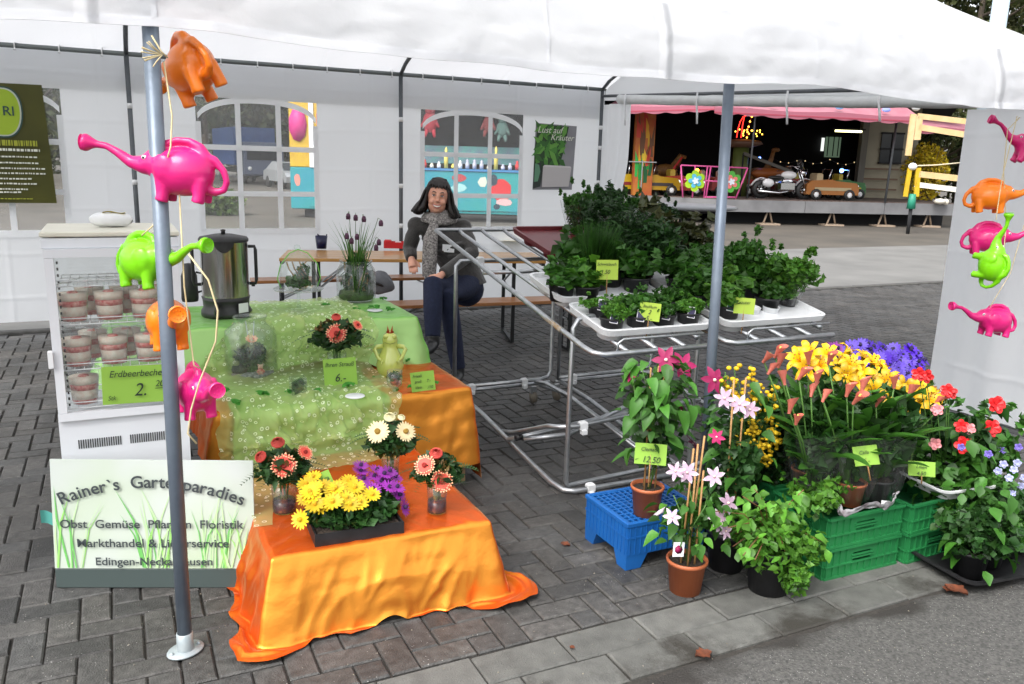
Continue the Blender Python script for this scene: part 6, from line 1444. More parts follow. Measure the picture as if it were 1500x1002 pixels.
# the kinds of herb
K_thyme=[leafme(60+i,1500,(0,0,.105),(.072,.072,.045),.0095,M_lfl,1.8,.1,7) for i in range(3)]
K_thyme2=[leafme(64+i,1500,(0,0,.105),(.072,.072,.045),.0095,M_lfm,1.8,.1,7) for i in range(2)]
K_mint=[leafme(70+i,340,(0,0,.13),(.078,.078,.072),.030,M_lfm,1.5,.45,6) for i in range(3)]
K_basil=[leafme(74+i,260,(0,0,.13),(.082,.082,.07),.036,M_lfl,1.35,.5,6) for i in range(3)]
K_round=[leafme(78,420,(0,0,.12),(.085,.085,.06),.022,M_lfm,1.3,.3,6)]
K_chive=[wisps(80+i,420,.06,.2,.004,M_lfm,.6) for i in range(2)]
K_bronze=[leafme(84+i,230,(0,0,.16),(.10,.10,.11),.042,M_lfb,1.9,.2,6) for i in range(3)]
K_dill=[leafme(88+i,1500,(0,0,.2),(.10,.10,.14),.012,M_lfd,3.2,.1,7) for i in range(2)]
def herb(u,v,kind,k,label,s=1,lab=None,dz=0,surf=None):
    z=(zinc(v)+.026 if surf is None else surf)+dz
    t=thing('herb_pot',label,'potted herb',(u,v,z),random.random()*6,'potted herbs on the racks',scale=(s,s,s))
    link('pot',HP_,t);link('soil',HS,t);q_=random.Random(int(u*977+v*313));link('foliage',kind[k%len(kind)],t,(q_.uniform(-.012,.012),q_.uniform(-.012,.012),0),(q_.uniform(-.12,.12),q_.uniform(-.12,.12),q_.random()*6),(q_.uniform(.9,1.18),q_.uniform(.9,1.18),q_.uniform(.68,1.0)))
    if lab:
        a=-t.rotation_euler.z-CA;q=Vector((math.cos(a-PI/2)*.05,math.sin(a-PI/2)*.05,.055));mm=MB()
        mm.box((0,0,.028),(.034,.0015,.05),bev=.0006);o=mm.build('plant_label',M_labw if lab==1 else M_labw,t,q,(-.25,.15,a));mm=MB();mm.box((0,-.0016,.026),(.028,.001,.040));mm.build('label_print',M_lab if lab==1 else mat('label_green',(.01,.12,.08),rough=.4),o)
    return t
w_=['left','second from the left','third from the left','right']
for j,v in enumerate((3.20,3.36)):
    for i in range(4):
        herb(2.08+.148*i+.03*j,v,(K_thyme,K_thyme2,K_thyme,K_round,K_thyme)[(i*3+j*2)%5],i,'fine leaved herb dome, %s, %s row of the front left tray'%(w_[i],('near','far')[j]),1.12,lab=1 if j==0 or i==0 else None)
names=[('bushy mint pot at the left edge of the second tray',K_mint,2.06,3.66,1.05),('broad leaved herb pot right of the bushy mint',K_basil,2.18,3.60,.95),('chive pot behind the lime card with a barcode-free scribble',K_chive,2.30,3.74,1.25),('second chive pot, further right',K_chive,2.42,3.78,1.2),('mid green mint pot behind the thyme domes',K_mint,2.52,3.66,1.1),('tall mint pot in the rear of the left tray',K_mint,2.20,3.86,1.15),('dill pot at the back of the left tray',K_dill,2.50,3.9,1.0)]
for i,(l,k,u,v,s) in enumerate(names): herb(u,v,k,i,l.replace(' with a barcode-free scribble',''),s*1.3,lab=2 if i in (0,) else None)
for i,(u,v,k,s,l,lb) in enumerate(((2.80,3.24,K_basil,.95,'light green herb pot with a dark green label right of the tent pole',2),(2.72,3.40,K_mint,1.0,'mint pot directly behind the tent pole',0),(2.88,3.42,K_basil,1.0,'basil pot under the lime card on the right tray',0),(2.78,3.62,K_mint,1.15,'leafy mint pot left in the second row of the right rack',0),(2.94,3.66,K_round,1.2,'round leaved herb behind the lime card on the right tray',0),(3.08,3.70,K_round,1.1,'round leaved herb in the middle of the right rack',0),(3.02,3.50,K_mint,.9,'small mint pot right of the basil on the right tray',0),
    (2.78,4.15,K_bronze,.95,'bronze leaved plant left behind the tent pole',0),(2.95,4.22,K_bronze,1.0,'bronze leaved plant straight behind the tent pole',0),(3.12,4.12,K_bronze,1.0,'bronze leaved plant right of the tent pole',0),(3.28,4.2,K_bronze,1.0,'rightmost bronze leaved plant with upright leaves',0),(2.7,4.0,K_bronze,1.0,'small dark leaved plant below the other bronze ones',0),(3.2,3.85,K_round,1.1,'sprawling round leaved herb at the back of the right rack',0),(2.68,3.84,K_dill,1.1,'dill pot between the two racks',0),(2.56,4.1,K_dill,1.2,'wispy dill pot before the dark red tray',0),(3.12,3.30,K_round,1.0,'round leaved herb at the right front of the right tray',0),(3.16,3.46,K_mint,1.1,'mint pot at the right of the right tray',0),(3.3,3.62,K_mint,1.1,'mint pot at the far right of the second row',0))): herb(u,v,k,i,l,s*1.28,lab=lb or None)
# empty white cups in the right tray
for i,u in enumerate((2.98,3.11)):
    o=lathe_obj('white_cup',[(.001,.0),(.036,0),(.046,.06),(.048,.062),(.043,.06),(.034,.004)],M_whiteplastic,None,24);o.location=(u,3.27,zinc(3.27)+.03);o.rotation_euler=(TILT,0,0);tag(o,('left','right')[i]+' of the two empty white cups in the right herb tray','cup','empty white cups')
# tall wrapped bundles
M_cello=glassmat('cellophane',(.985,.99,.99),.16,.12,.08)
def sleeve(t,r0,r1,h,seed,z0=.03,m_=M_cello,n=26,nh=12):
    mm=MB()
    def fn(i,j):
        a=i*2*PI;q=r0+(r1-r0)*j**.8;w=1+.10*math.sin(a*7+seed+3*j)+.10*fnoise(math.cos(a)*2.2,math.sin(a)*2.2+j*3,seed);return (q*w*math.cos(a),q*w*math.sin(a),z0+h*j*(1+.06*math.sin(a*3+seed)))
    mm.grid(fn,n*2,nh);mm.build('cellophane_sleeve',m_,t)
for i,(u,v,s,l) in enumerate(((2.72,4.66,.74,'tall wrapped herb bundle at the left end of the dark red tray'),(2.93,4.70,.76,'tall wrapped herb bundle in the middle of the dark red tray'),(3.13,4.62,.70,'wrapped herb bundle at the right end of the dark red tray'),(2.84,4.46,.74,'shorter wrapped herb bundle in front on the dark red tray'),(3.05,4.40,.70,'wrapped herb bundle between the red tray and the bronze leaved plants'),(3.26,4.50,.68,'wrapped herb bundle behind the bronze leaved plants'))):
    t=thing('wrapped_herb',l,'wrapped herb',(u,v,zinc(v)+.04),i,'herb bundles in clear sleeves',scale=(s,s,s))
    link('foliage',leafme(100+i,4200,(0,0,.30),(.155,.155,.145),.020,M_lfd if i%2 else M_lfm,1.3,.2,8),t);link('lower_foliage',leafme(110+i,500,(0,0,.15),(.09,.09,.10),.02,M_lfd,1.4,.1,3),t);link('pot',HP_,t)
    mm=MB();r=random.Random(i)
    for k in range(22): a=r.random()*6.28;mm.tube([(.02*math.cos(a),.02*math.sin(a),.06),(.08*math.cos(a),.08*math.sin(a),.3)],.0018,4)
    mm.build('stems',M_stem,t);sleeve(t,.055,.145,.30,i)
t=thing('wrapped_herb','light green herb in a clear sleeve at the right end of the rack','wrapped herb',(3.30,3.34,zinc(3.34)+.03),0,'herb bundles in clear sleeves');link('pot',HP_,t);link('foliage',leafme(130,1500,(0,0,.19),(.155,.15,.13),.028,M_lfl,1.3,.3,7),t);link('lower_foliage',leafme(131,200,(0,0,.10),(.06,.06,.05),.022,M_lfl,1.4,.1,3),t);sleeve(t,.05,.115,.20,9)
t=thing('wrapped_herb','mid green herb in a clear sleeve behind the rightmost one','wrapped herb',(3.18,3.56,zinc(3.56)+.03),0,'herb bundles in clear sleeves');link('pot',HP_,t);link('foliage',leafme(133,1300,(0,0,.20),(.16,.15,.13),.024,M_lfm,1.3,.3,7),t);sleeve(t,.05,.11,.17,4)
t=thing('wrapped_herb','wispy dill in a clear sleeve between the racks','wrapped herb',(2.62,3.98,zinc(3.98)+.03),0,'herb bundles in clear sleeves');link('pot',HP_,t);link('foliage',leafme(135,3600,(0,0,.24),(.17,.15,.18),.012,M_lfd,3.4,.1,8),t);sleeve(t,.055,.15,.34,7)
# cards among the herbs
p=atv(889,410,3.50);card(p,.11,.10,[(.22,.48,.72,'Schnittlauch'),(.3,.45,.3,'1.50')],'lime card with dark grass like strokes above the chives',stick=.08,roll=-.02)
p=atv(950,470,3.13);card(p,.098,.085,[(.22,.48,.72,'Basilikum'),(.34,.5,.38,'2'),(.36,.5,.02,'5,-')],'lime card between the fine leaved herb domes',stick=.08,roll=.08)
p=atv(1089,460,3.13);card(p,.10,.08,[(.3,.45,.62,'Kräuter')],'lime card on the herb tray right of the tent pole',stick=.1,roll=.02)
# ================================================================== crates
def cratef(u0,u1,v0,v1,z0,h,label,m_,grp,rz=0,slots=True,nm='plastic_crate'):
    t=thing(nm,label,'crate',((u0+u1)/2,(v0+v1)/2,z0),rz,grp);w,d=u1-u0,v1-v0
    def side(a,b,n_):
        # wall panel from a to b (corner points), ribbed
        A_=Vector(a);B_=Vector(b);L=(B_-A_).length;e=(B_-A_)/L;nr=Vector((e.y,-e.x,0))
        M_=Matrix((e,nr,(0,0,1))).transposed()
        mm=MB()
        def bx(x,y,z,dx,dy,dz_): mm.box(A_+e*x+nr*y+Vector((0,0,z)),(dx,dy,dz_),M=M_)
        hw=.10
        bx(L/2,0,.028,L,.004,.05);bx(L/2,0,h-.020,L,.004,.034)
        bx(L/2-(hw/2+(L-hw)/4),0,h*.5+.008,(L-hw)/2,.004,h-.09);bx(L/2+(hw/2+(L-hw)/4),0,h*.5+.008,(L-hw)/2,.004,h-.09)
        bx(L/2,.006,h-.004,L+.012,.016,.010);bx(L/2,.004,.056,L+.006,.012,.006);bx(L/2,.004,.006,L+.004,.012,.010)
        k=int(L/.035)
        for i in range(k+1): x=.006+(L-.012)*i/k; 
        for i in range(k+1):
            x=.006+(L-.012)*i/k
            if abs(x-L/2)>hw/2+.004: bx(x,.005,h/2,.004,.008,h-.014)
            else: bx(x,.005,.028,.004,.008,.048)
        bx(L/2,.005,.075,hw+.02,.008,.006);bx(L/2,.005,h-.046,hw+.02,.008,.006)
        mm.build('side_wall',m_,t)
    c=[(-w/2,-d/2,0),(w/2,-d/2,0),(w/2,d/2,0),(-w/2,d/2,0)]
    for i in range(4): side(c[i],c[(i+1)%4],i)
    mm=MB();mm.box((0,0,.010),(w-.006,d-.006,.006));mm.build('floor',m_,t);return t
M_crg=mat('crate_green',(.02,.19,.055),rough=.45,nscale=8,col2=(.015,.15,.045),bump=.1,bscale=60)
G2='green folding crates under the flowers'
for z,l in ((0.0,'lower'),(.134,'upper')):
    cratef(2.47,2.87,2.15,2.45,z,.132,l+' green crate of the left stack under the callas',M_crg,G2,rz=-.02)
    cratef(2.905,3.27,2.13,2.43,z-.0,.132 if z==0 else .128,l+' green crate of the right stack under the red flowers',M_crg,G2,rz=.02)
    cratef(2.5,2.9,2.50,2.80,z,.132,l+' green crate in the rear row under the yellow lilies',M_crg,G2)
    cratef(2.94,3.34,2.50,2.80,z,.132,l+' green crate in the rear row under the purple daisies',M_crg,G2)
# upturned blue crate
M_crb=mat('crate_blue',(.008,.10,.34),rough=.4,nscale=8,col2=(.008,.08,.28),bump=.1,bscale=60)
bu0,bu1,bv0,bv1=1.775,2.16,2.53,2.85;w,d=bu1-bu0,bv1-bv0
t=thing('blue_crate','upturned blue plastic crate with perforated top on four corner feet','crate',((bu0+bu1)/2,(bv0+bv1)/2,0))
mm=MB();nx,ny=13,11;zt=.20
for i in range(nx+1): x=-w/2+.012+(w-.024)*i/nx;mm.box((x,0,zt),(.008,d-.02,.006))
for j in range(ny+1): y=-d/2+.012+(d-.024)*j/ny;mm.box((0,y,zt-.0008),(w-.02,.008,.006))
mm.box((0,0,zt-.03),(w-.03,d-.03,.004));mm.build('perforated_top',m_:=M_crb,t)
mm=MB()
for (x,y,dx,dy) in ((0,-d/2,w+.012,.014),(0,d/2,w+.012,.014),(-w/2,0,.014,d-.002),(w/2,0,.014,d-.002)):
    mm.box((x,y,zt-.004),(dx,dy,.022),bev=.004);mm.box((x,y,zt-.06),(dx-.004,dy-.003,.008))
for (x,y,dx,dy) in ((0,-d/2,w,.006),(0,d/2,w,.006),(-w/2,0,.006,d-.006),(w/2,0,.006,d-.006)): mm.box((x,y,zt-.072),(dx,dy,.132))
for i in range(15):
    x=-w/2+.01+(w-.02)*i/14
    for s in (-1,1): mm.box((x,s*(d/2+.004),zt-.072),(.003,.004,.12))
for i in range(12):
    y=-d/2+.01+(d-.02)*i/11
    for s in (-1,1): mm.box((s*(w/2+.004),y,zt-.072),(.004,.003,.12))
mm.build('rim_walls',M_crb,t)
for sx in (-1,1):
    for sy in (-1,1):
        mm=MB();x,y=sx*(w/2-.055),sy*(d/2-.05);a,b=.058,.052;V=[];
        for (z,k,o) in ((.0,.62,0),(.085,1,0)):
            V+=[(x-sx*(1-k)*0+(-a*k if True else 0)+sx*(a-a*k)*.9,y-b*k+sy*(b-b*k)*.9,z),(x+a*k+sx*(a-a*k)*.9,y-b*k+sy*(b-b*k)*.9,z),(x+a*k+sx*(a-a*k)*.9,y+b*k+sy*(b-b*k)*.9,z),(x-a*k+sx*(a-a*k)*.9,y+b*k+sy*(b-b*k)*.9,z)]
        mm.add(V,[(0,3,2,1),(0,1,5,4),(1,2,6,5),(2,3,7,6),(3,0,4,7)]);mm.build('foot',M_crb,t)
BZ=zt+.003
# ================================================================== flowers on the ground and crates
M_cr=mat('clematis_crimson',(.32,.006,.085),rough=.55);M_crs=mat('clematis_star',(.75,.55,.5),rough=.6);M_ppk=mat('clematis_pale',(.50,.33,.44),rough=.55);M_ppe=mat('clematis_pale_edge',(.62,.52,.60),rough=.55)
def starf(R,n,w,mats,cup,seed): # pointed sepals
    mm=MB();r=random.Random(seed)
    for k in range(n):
        a=2*PI*k/n+r.uniform(-.1,.1);c,s=math.cos(a),math.sin(a);V=[];L=R*(.9+.15*r.random());dr=r.uniform(-.1,.25)
        for t_,h in ((.05,.25),(.28,.8),(.5,1),(.75,.72),(1,.04)):
            q=L*t_;z=cup*R*t_*(1-t_*.8)-dr*R*t_*t_+.002
            V+=[(c*q-s*w*h/2,s*q+c*w*h/2,z),(c*q,s*q,z-.10*w*h),(c*q+s*w*h/2,s*q-c*w*h/2,z)]
        F=[];mi=[]
        b=len(mm.v);mm.v+= [tuple(v) for v in V]
        for j in range(4):
            for e in (0,1): mm.f.append((b+j*3+e,b+j*3+e+1,b+j*3+e+4,b+j*3+e+3));mm.m.append(0 if j<3 else 1);mm.sm.append(True)
    mm.ball((0,0,.006),R*.13,8,mi=2);return mm.mesh('star_flower',mats)
F_cr=[starf(.056,6,.028,[M_cr,M_cr,M_crs],.25,s) for s in (1,2)];F_pp=[starf(.043,6,.019,[M_ppk,M_ppe,M_crs],.2,s) for s in (3,4)]
LVc=leafset('clem',.062,.042,M_lfm,heart=1);LVl=leafset('clemlight',.05,.035,M_lfl,heart=1)
def potted(p,r_,h,label,m_,nm,cat='potted plant',sc=1): 
    t=thing(nm,label,cat,p);link('pot',pot_mesh(r_,h,m_),t);link('soil',soil_mesh(r_,h),t);return t
def scatter_leaves(t,lv,n,fn,seed,s=(.8,1.3),name='leaf'):
    r=random.Random(seed)
    for k in range(n):
        q=fn(r);d=Vector((q.x,q.y,0));a=math.atan2(q.y,q.x)+r.uniform(-.9,.9);link(name,lv[r.randrange(len(lv))],t,q,(r.uniform(-.5,.5),r.uniform(-.1,.9),a),(r.uniform(*s),)*3)
def wp(t,px,py,v): return atv(px,py,v)-t.location
def fdir(t,loc,k=.7):
    d=(Vector((0,0,HC))-(Vector(t.location)+loc)).normalized();o=Vector((loc.x,loc.y,.05)).normalized();return d*k+o*(1-k)
# crimson clematis on the blue crate
p=at(946,752,BZ);t=potted(p,.066,.125,'crimson clematis in a terracotta pot on the blue crate',M_terra,'clematis_plant')
for k,(x0,x1) in enumerate((((-.03,-.02),(-.015,.01)),((.03,-.01),(.05,.01)),((0,.03),(.03,.02)))): mm=MB();mm.tube([(x0[0],x0[1],.1),(x1[0],x1[1],.62)],.0035,6);mm.build('bamboo_cane',M_bamboo,t)
r=random.Random(5)
for k in range(7):
    a=r.random()*6;mm=MB();mm.tube([(.01*math.cos(a),.01*math.sin(a),.11),(.05*math.cos(a+1),.05*math.sin(a+1),.28),(.06*math.cos(a+2.4),.06*math.sin(a+2.4),.42),(.11*math.cos(a+3),.11*math.sin(a+3),.60)],.0022,5);mm.build('stem',M_stem,t)
def fcl(r):
    z=r.uniform(.24,.66);q=.06+.09*math.sin(PI*(z-.2)/.5)*r.random()**.5;a=r.random()*6.28;return Vector((q*math.cos(a)+.02,q*math.sin(a),z))
scatter_leaves(t,LVc,88,fcl,6)
link('low_foliage',leafme(153,120,(.02,0,.28),(.10,.09,.10),.035,M_lfd,1.4,.2,4),t);link('foliage',leafme(150,330,(.02,0,.46),(.14,.12,.17),.034,M_lfm,1.4,.2,4),t)
for i,(x,y) in enumerate(((1000,535),(975,528),(1046,557),(978,605),(928,548),(998,602),(960,555),(1015,650))):
    loc=wp(t,x,y,2.62 if i!=2 else 2.56);link('clematis_flower',F_cr[i%2],t,loc,aim(None,fdir(t,loc) if i<3 else fdir(t,loc,.2)+Vector((.3*((i%3)-1),0,.3)),i),(1.1 if i<3 else .8,)*3)
p2=p+Vector((-.02,-.075,.10));card(atv(952,681,p.y-.07),.125,.085,[(.26,.48,.66,'Clematis'),(.42,.55,.12,'12.50')],'lime card reading Clematis stuck in the pot on the blue crate',stick=.09,m=M_grn)
t.children[0]
mm=MB();mm.tube([(-.01,-.072,.02),(.02,-.074,.035),(.05,-.062,.05)],[.006,.010,.005],6);mm.build('fallen_petal',M_ppe,t)
# pale pink clematis in front
p=at(1003,864,0);t=potted(p,.076,.135,'pale pink clematis in a terracotta pot before the blue crate',M_terra,'clematis_plant')
for x0,y0,x1,y1,h in ((.012,-.03,.02,-.03,.50),(-.03,.0,-.01,.0,.58),(.02,.02,.045,.01,.62),(-.02,-.03,.0,-.01,.60)): mm=MB();mm.tube([(x0,y0,.1),(x1,y1,h)],.004,6);mm.build('bamboo_cane',M_bamboo,t)
def fcl2(r):
    z=r.uniform(.19,.40);q=.04+.10*r.random()**.6;a=r.random()*6.28;return Vector((q*math.cos(a)+.01,q*math.sin(a),z+.02))
scatter_leaves(t,LVc,46,fcl2,8,(.6,1.0));scatter_leaves(t,LVl,14,fcl2,9,(.7,1.1));link('foliage',leafme(151,260,(.0,.02,.27),(.12,.10,.10),.026,M_lfm,1.4,.2,3),t)
for i in range(5): mm=MB();a=i*1.3;mm.tube([(.01*math.cos(a),.01*math.sin(a),.11),(.03*math.cos(a),.03*math.sin(a),.25),(.07*math.cos(a+1),.07*math.sin(a+1),.38)],.002,5);mm.build('stem',M_stem,t)
for i,(x,y,k) in enumerate(((1007,692,.7),(1046,698,.75),(1066,737,.6),(1052,760,.5),(1062,778,.4),(985,757,.2),(990,690,.3),(1055,770,.5))):
    loc=wp(t,x,y,p.y-.09);link('clematis_flower',F_pp[i%2],t,loc,aim(None,fdir(t,loc,k),i*1.3),(1.0 if i<4 else .85,)*3)
loc=wp(t,994,805,p.y-.05);mm=MB();mm.box((0,0,.0),(.045,.002,.055),bev=.0008);o=mm.build('picture_label',M_labw,t,loc,(-.15,.1,-.2));mm=MB();mm.lathe([(.001,.0),(.017,0),(.001,.001)],7,(0,-.0018,0),M=Matrix.Rotation(PI/2,3,'X'));mm.build('label_print',M_cr,o)
# tall pale clematis further back (flowers above the pale pot)
p=at(1062,830,0);t=potted(p,.085,.17,'dark potted climber with pale star flowers behind the pale clematis',M_blackpot,'clematis_plant')
for x0,x1,h in ((-.02,-.03,.80),(.02,.03,.8)): mm=MB();mm.tube([(x0,0,.1),(x1,.01,h)],.004,6);mm.build('bamboo_cane',M_bamboo,t)
def fcl3(r):
    z=r.uniform(.2,.82);q=.03+.11*r.random()**.7;a=r.random()*6.28;return Vector((q*math.cos(a),q*math.sin(a),z))
scatter_leaves(t,LVc,34,fcl3,18,(.8,1.2));link('foliage',leafme(152,420,(.0,.03,.40),(.13,.10,.26),.032,M_lfd,1.4,.2,5),t)
for i,(x,y) in enumerate(((1062,583),(1098,600),(1083,592))):
    loc=wp(t,x,y,p.y-.11);link('clematis_flower',F_pp[i%2],t,loc,aim(None,fdir(t,loc,.35)+Vector((.2*(i-1),0,0)),i*1.1),(1.0,)*3)
loc=wp(t,1050,640,p.y-.09);link('crimson_bud',F_cr[0],t,loc,aim(None,fdir(t,loc,.3)),(.6,)*3)
# yellow button shrub
M_but=mat('button_yellow',(.75,.52,.01),rough=.7,nscale=120,col2=(.6,.35,.01))
p=at(1128,800,0)+Vector((.0,.13,0));t=potted(p,.10,.20,'tall shrub with arching sprays of small yellow button flowers',M_blackpot,'yellow_button_shrub')
link('foliage',leafme(160,1300,(0,.0,.42),(.21,.15,.26),.030,M_lfd,1.8,.2,7),t)
bm=MB();bm.ball((0,0,0),.0105,8,sc=(1,1,.8));bme=bm.mesh('button_flower',M_but);r=random.Random(12)
ends=((1075,538),(1082,560),(1100,535),(1108,575),(1125,600),(1135,570),(1137,625),(1112,640),(1088,650),(1120,670),(1098,605),(1062,545),(1128,640),(1065,660),(1105,560))
for i,(x,y) in enumerate(ends):
    q=wp(t,x,y,p.y-.17);b=Vector((q.x*.2,q.y*.2,.2));mm=MB();mdp=b.lerp(q,.6)+Vector((0,0,.05));mm.tube([b,mdp,q],.0022,5);mm.build('stem',M_stem,t)
    for k in range(19):
        f_=r.random();c=mdp.lerp(q,f_)+Vector((r.uniform(-.03,.03),r.uniform(-.03,.02),r.uniform(-.03,.03)));link('button_flower',bme,t,c,(0,0,0),(r.uniform(.7,1.15),)*3)
# light green cut-leaf plant
p=at(1124,862,0);t=potted(p,.095,.185,'light green cut leaved plant spilling from a black pot',M_blackpot,'cut_leaf_plant')
LVa=leafset('aquil',.05,.045,M_lfl,lobed=1);r=random.Random(31)
for k in range(16):
    a=-PI/2+r.uniform(-2.1,1.9)-.1;L=.10+.20*r.random();h=r.uniform(-.02,.30);b=Vector((0,0,.18));e=Vector((math.cos(a)*L,math.sin(a)*L*.8,.18+h));mm=MB();m_p=b.lerp(e,.5)+Vector((0,0,.06));mm.tube([b,m_p,e],.002,5);mm.build('stem',mat('stem_reddish',(.16,.07,.03),rough=.6),t)
    for q in range(7):
        f_=.35+.65*q/6;c=b.lerp(e,f_)+Vector((0,0,.06*math.sin(PI*f_)))+Vector((r.uniform(-.035,.035),r.uniform(-.03,.03),r.uniform(-.025,.02)));link('leaf',LVa[r.randrange(4)],t,c,(r.uniform(-.6,.6),r.uniform(-.2,.8),a+r.uniform(-1.3,1.3)),(r.uniform(.7,1.15),)*3)
link('foliage',leafme(170,1100,(-.01,-.02,.20),(.20,.17,.15),.022,M_lfl,1.5,.2,8),t)
link('side_foliage',leafme(171,420,(.20,.02,.34),(.15,.12,.09),.022,M_lfl,1.5,.2,6),t);link('trailing_foliage',leafme(172,260,(.02,-.13,.10),(.08,.05,.09),.02,M_lfl,1.5,.2,4),t)
# black pots dimly behind
for x,y,rr2,l in ((1075,812,.09,'black plant pot behind the pale clematis'),(1180,800,.09,'black plant pot between the cut leaved plant and the green crates')):
    p=at(x,y,0)+Vector((0,.12,0));t=potted(p,rr2,.17,l,M_blackpot,'planted_pot');link('foliage',leafme(int(x),260,(0,0,.25),(.12,.12,.10),.028,M_lfd,1.6,.2,5),t)
# callas
M_sp=mat('calla_salmon',(.70,.20,.15),rough=.45,transl=.2);M_spi=mat('calla_spadix',(.7,.45,.1),rough=.6)
def callaf(s=1):
    mm=MB()
    def fn(i,j):
        a=(i-.5)*2*PI*.94;r_=.006+.013*j**1.7*(1+.35*math.cos(a));return (r_*math.sin(a),-r_*math.cos(a),.058*j*(1+.22*math.cos(a)*j))
    mm.grid(fn,14,8);mm.tube([(0,0,.01),(0,0,.055)],.0035,6,mi=1);return mm.mesh('calla_flower',[M_sp,M_spi])
CF_=callaf();LVk=leafset('calla',.19,.055,M_lfm,n=7);LVk2=leafset('callal',.16,.045,M_lfl,n=7)
CZ=.266
def calla(u,v,label,seed,fl,s=1,z=CZ):
    t=thing('calla_plant',label,'potted calla',(u,v,z),0,'potted callas in clear sleeves',scale=(s,s,s));link('pot',pot_mesh(.062,.10,M_blackpot if seed%2 else M_terra),t);link('soil',soil_mesh(.062,.10),t);r=random.Random(seed)
    link('low_foliage',leafme(900+seed,620,(0,0,.27),(.10,.09,.16),.055,M_lfd,2.2,.1,6),t)
    for k in range(52):
        a=r.random()*6.28;b=Vector((.03*math.cos(a),.03*math.sin(a),.10+.26*r.random()));link('leaf',LVk[r.randrange(4)] if k%4 else LVk2[1],t,b,(r.uniform(-.3,.3),-r.uniform(.75,1.35),a),(r.uniform(.8,1.25),)*3)
    for i,(px,py,vv) in enumerate(fl):
        q=wp(t,px,py,vv)/s;mm=MB();b=Vector((q.x*.15,q.y*.15,.1));mm.tube([b,b.lerp(q,.6)+Vector((0,0,.02)),q],.0032,6);mm.build('stem',M_stem,t);link('calla_flower',CF_,t,q-Vector((0,0,.01)),(r.uniform(-.1,.5),r.uniform(-.5,.5),r.uniform(-1,1)),(r.uniform(.85,1.15),)*3)
    sleeve(t,.065,.125,.30,seed,z0=.02);return t
calla(2.52,2.30,'calla with salmon flowers at the left of the crates',1,((1150,560,2.25),(1170,552,2.28),(1166,618,2.2),(1188,578,2.25),(1156,602,2.2)))
calla(2.66,2.24,'calla with salmon flowers left of the lime card',2,((1205,585,2.18),(1196,560,2.2),(1240,577,2.18),(1250,588,2.15),(1213,530,2.3)))
calla(2.80,2.22,'calla with salmon flowers right of the lime card',3,((1283,592,2.16),(1262,572,2.2),(1310,565,2.2),(1330,580,2.2)))
calla(2.60,2.42,'calla with salmon flowers in the back by the rack end',4,((1118,527,2.4),(1135,520,2.42),(1125,545,2.38),(1185,530,2.42),(1140,535,2.4)))
calla(2.92,2.30,'calla standing below the yellow lilies',5,((1370,605,2.2),(1368,590,2.22)),.95)
# yellow lilies
M_lily=mat('lily_yellow',(.66,.39,.004),rough=.5);M_lilt=mat('lily_throat',(.80,.42,.004),rough=.5)
def lilyf(seed):
    mm=MB();r=random.Random(seed)
    for k in range(6):
        a=2*PI*k/6+r.uniform(-.08,.08);c,s=math.cos(a),math.sin(a);w=.030 if k%2 else .022;b=len(mm.v)
        for t_,h,z in ((.02,.3,0),(.25,.75,.022),(.5,1,.036),(.78,.7,.034),(1,.06,.018)):
            q=.058*t_;mm.v+=[(c*q-s*w*h/2,s*q+c*w*h/2,z+.003),(c*q,s*q,z-.002),(c*q+s*w*h/2,s*q-c*w*h/2,z+.003)]
        for j in range(4):
            for e in (0,1): mm.f.append((b+j*3+e,b+j*3+e+1,b+j*3+e+4,b+j*3+e+3));mm.m.append(1 if j==0 else 0);mm.sm.append(True)
    for k in range(5): a=k*1.25;mm.tube([(0,0,.0),(.012*math.cos(a),.012*math.sin(a),.045)],.0012,4,mi=1);mm.ball((.012*math.cos(a),.012*math.sin(a),.047),.003,5,mi=2)
    return mm.mesh('lily_flower',[M_lily,M_lilt,mat('lily_anther',(.25,.09,.02),rough=.7)])
LF=[lilyf(s) for s in (1,2,3)];LVn=leafset('lilyleaf',.11,.02,M_lfm,n=5)
def lily(u,v,label,seed,fl,s=1):
    t=thing('lily_plant',label,'potted lily',(u,v,CZ),0,'potted yellow lilies in clear sleeves');link('pot',pot_mesh(.07,.11,M_terra if seed%2 else M_blackpot),t);r=random.Random(seed);link('soil',soil_mesh(.07,.11),t)
    for k in range(3):
        a=k*2.1;mm=MB();mm.tube([(.02*math.cos(a),.02*math.sin(a),.1),(.035*math.cos(a),.035*math.sin(a),.38)],.004,6);mm.build('stem',M_stem,t)
        for q in range(16): z=.13+.25*q/16;b=q*2.4;link('leaf',LVn[q%4],t,(.03*math.cos(a),.03*math.sin(a),z),(0,-.5,b),(1,1,1))
    for i,(px,py,vv) in enumerate(fl): loc=wp(t,px,py,vv);link('lily_flower',LF[i%3],t,loc,aim(None,fdir(t,loc,.45)+Vector((r.uniform(-.4,.4),r.uniform(-.2,.2),.5)),i),(r.uniform(1.0,1.25),)*3)
    link('low_foliage',leafme(930+seed,620,(0,0,.25),(.12,.11,.15),.045,M_lfm,2.4,.1,6),t);sleeve(t,.07,.14,.33,seed+20,z0=.02);return t
lily(2.72,2.62,'yellow lily pot at the left of the lilies, by the rack end',1,((1172,530,2.5),(1185,520,2.52),(1200,538,2.48),(1212,524,2.55),(1226,536,2.5),(1180,545,2.45),(1235,520,2.6)))
lily(2.86,2.52,'yellow lily pot in the middle of the lilies',2,((1245,538,2.42),(1258,548,2.4),(1268,560,2.38),(1250,560,2.36),(1275,538,2.46),(1288,550,2.42),(1262,530,2.5),(1240,552,2.38)))
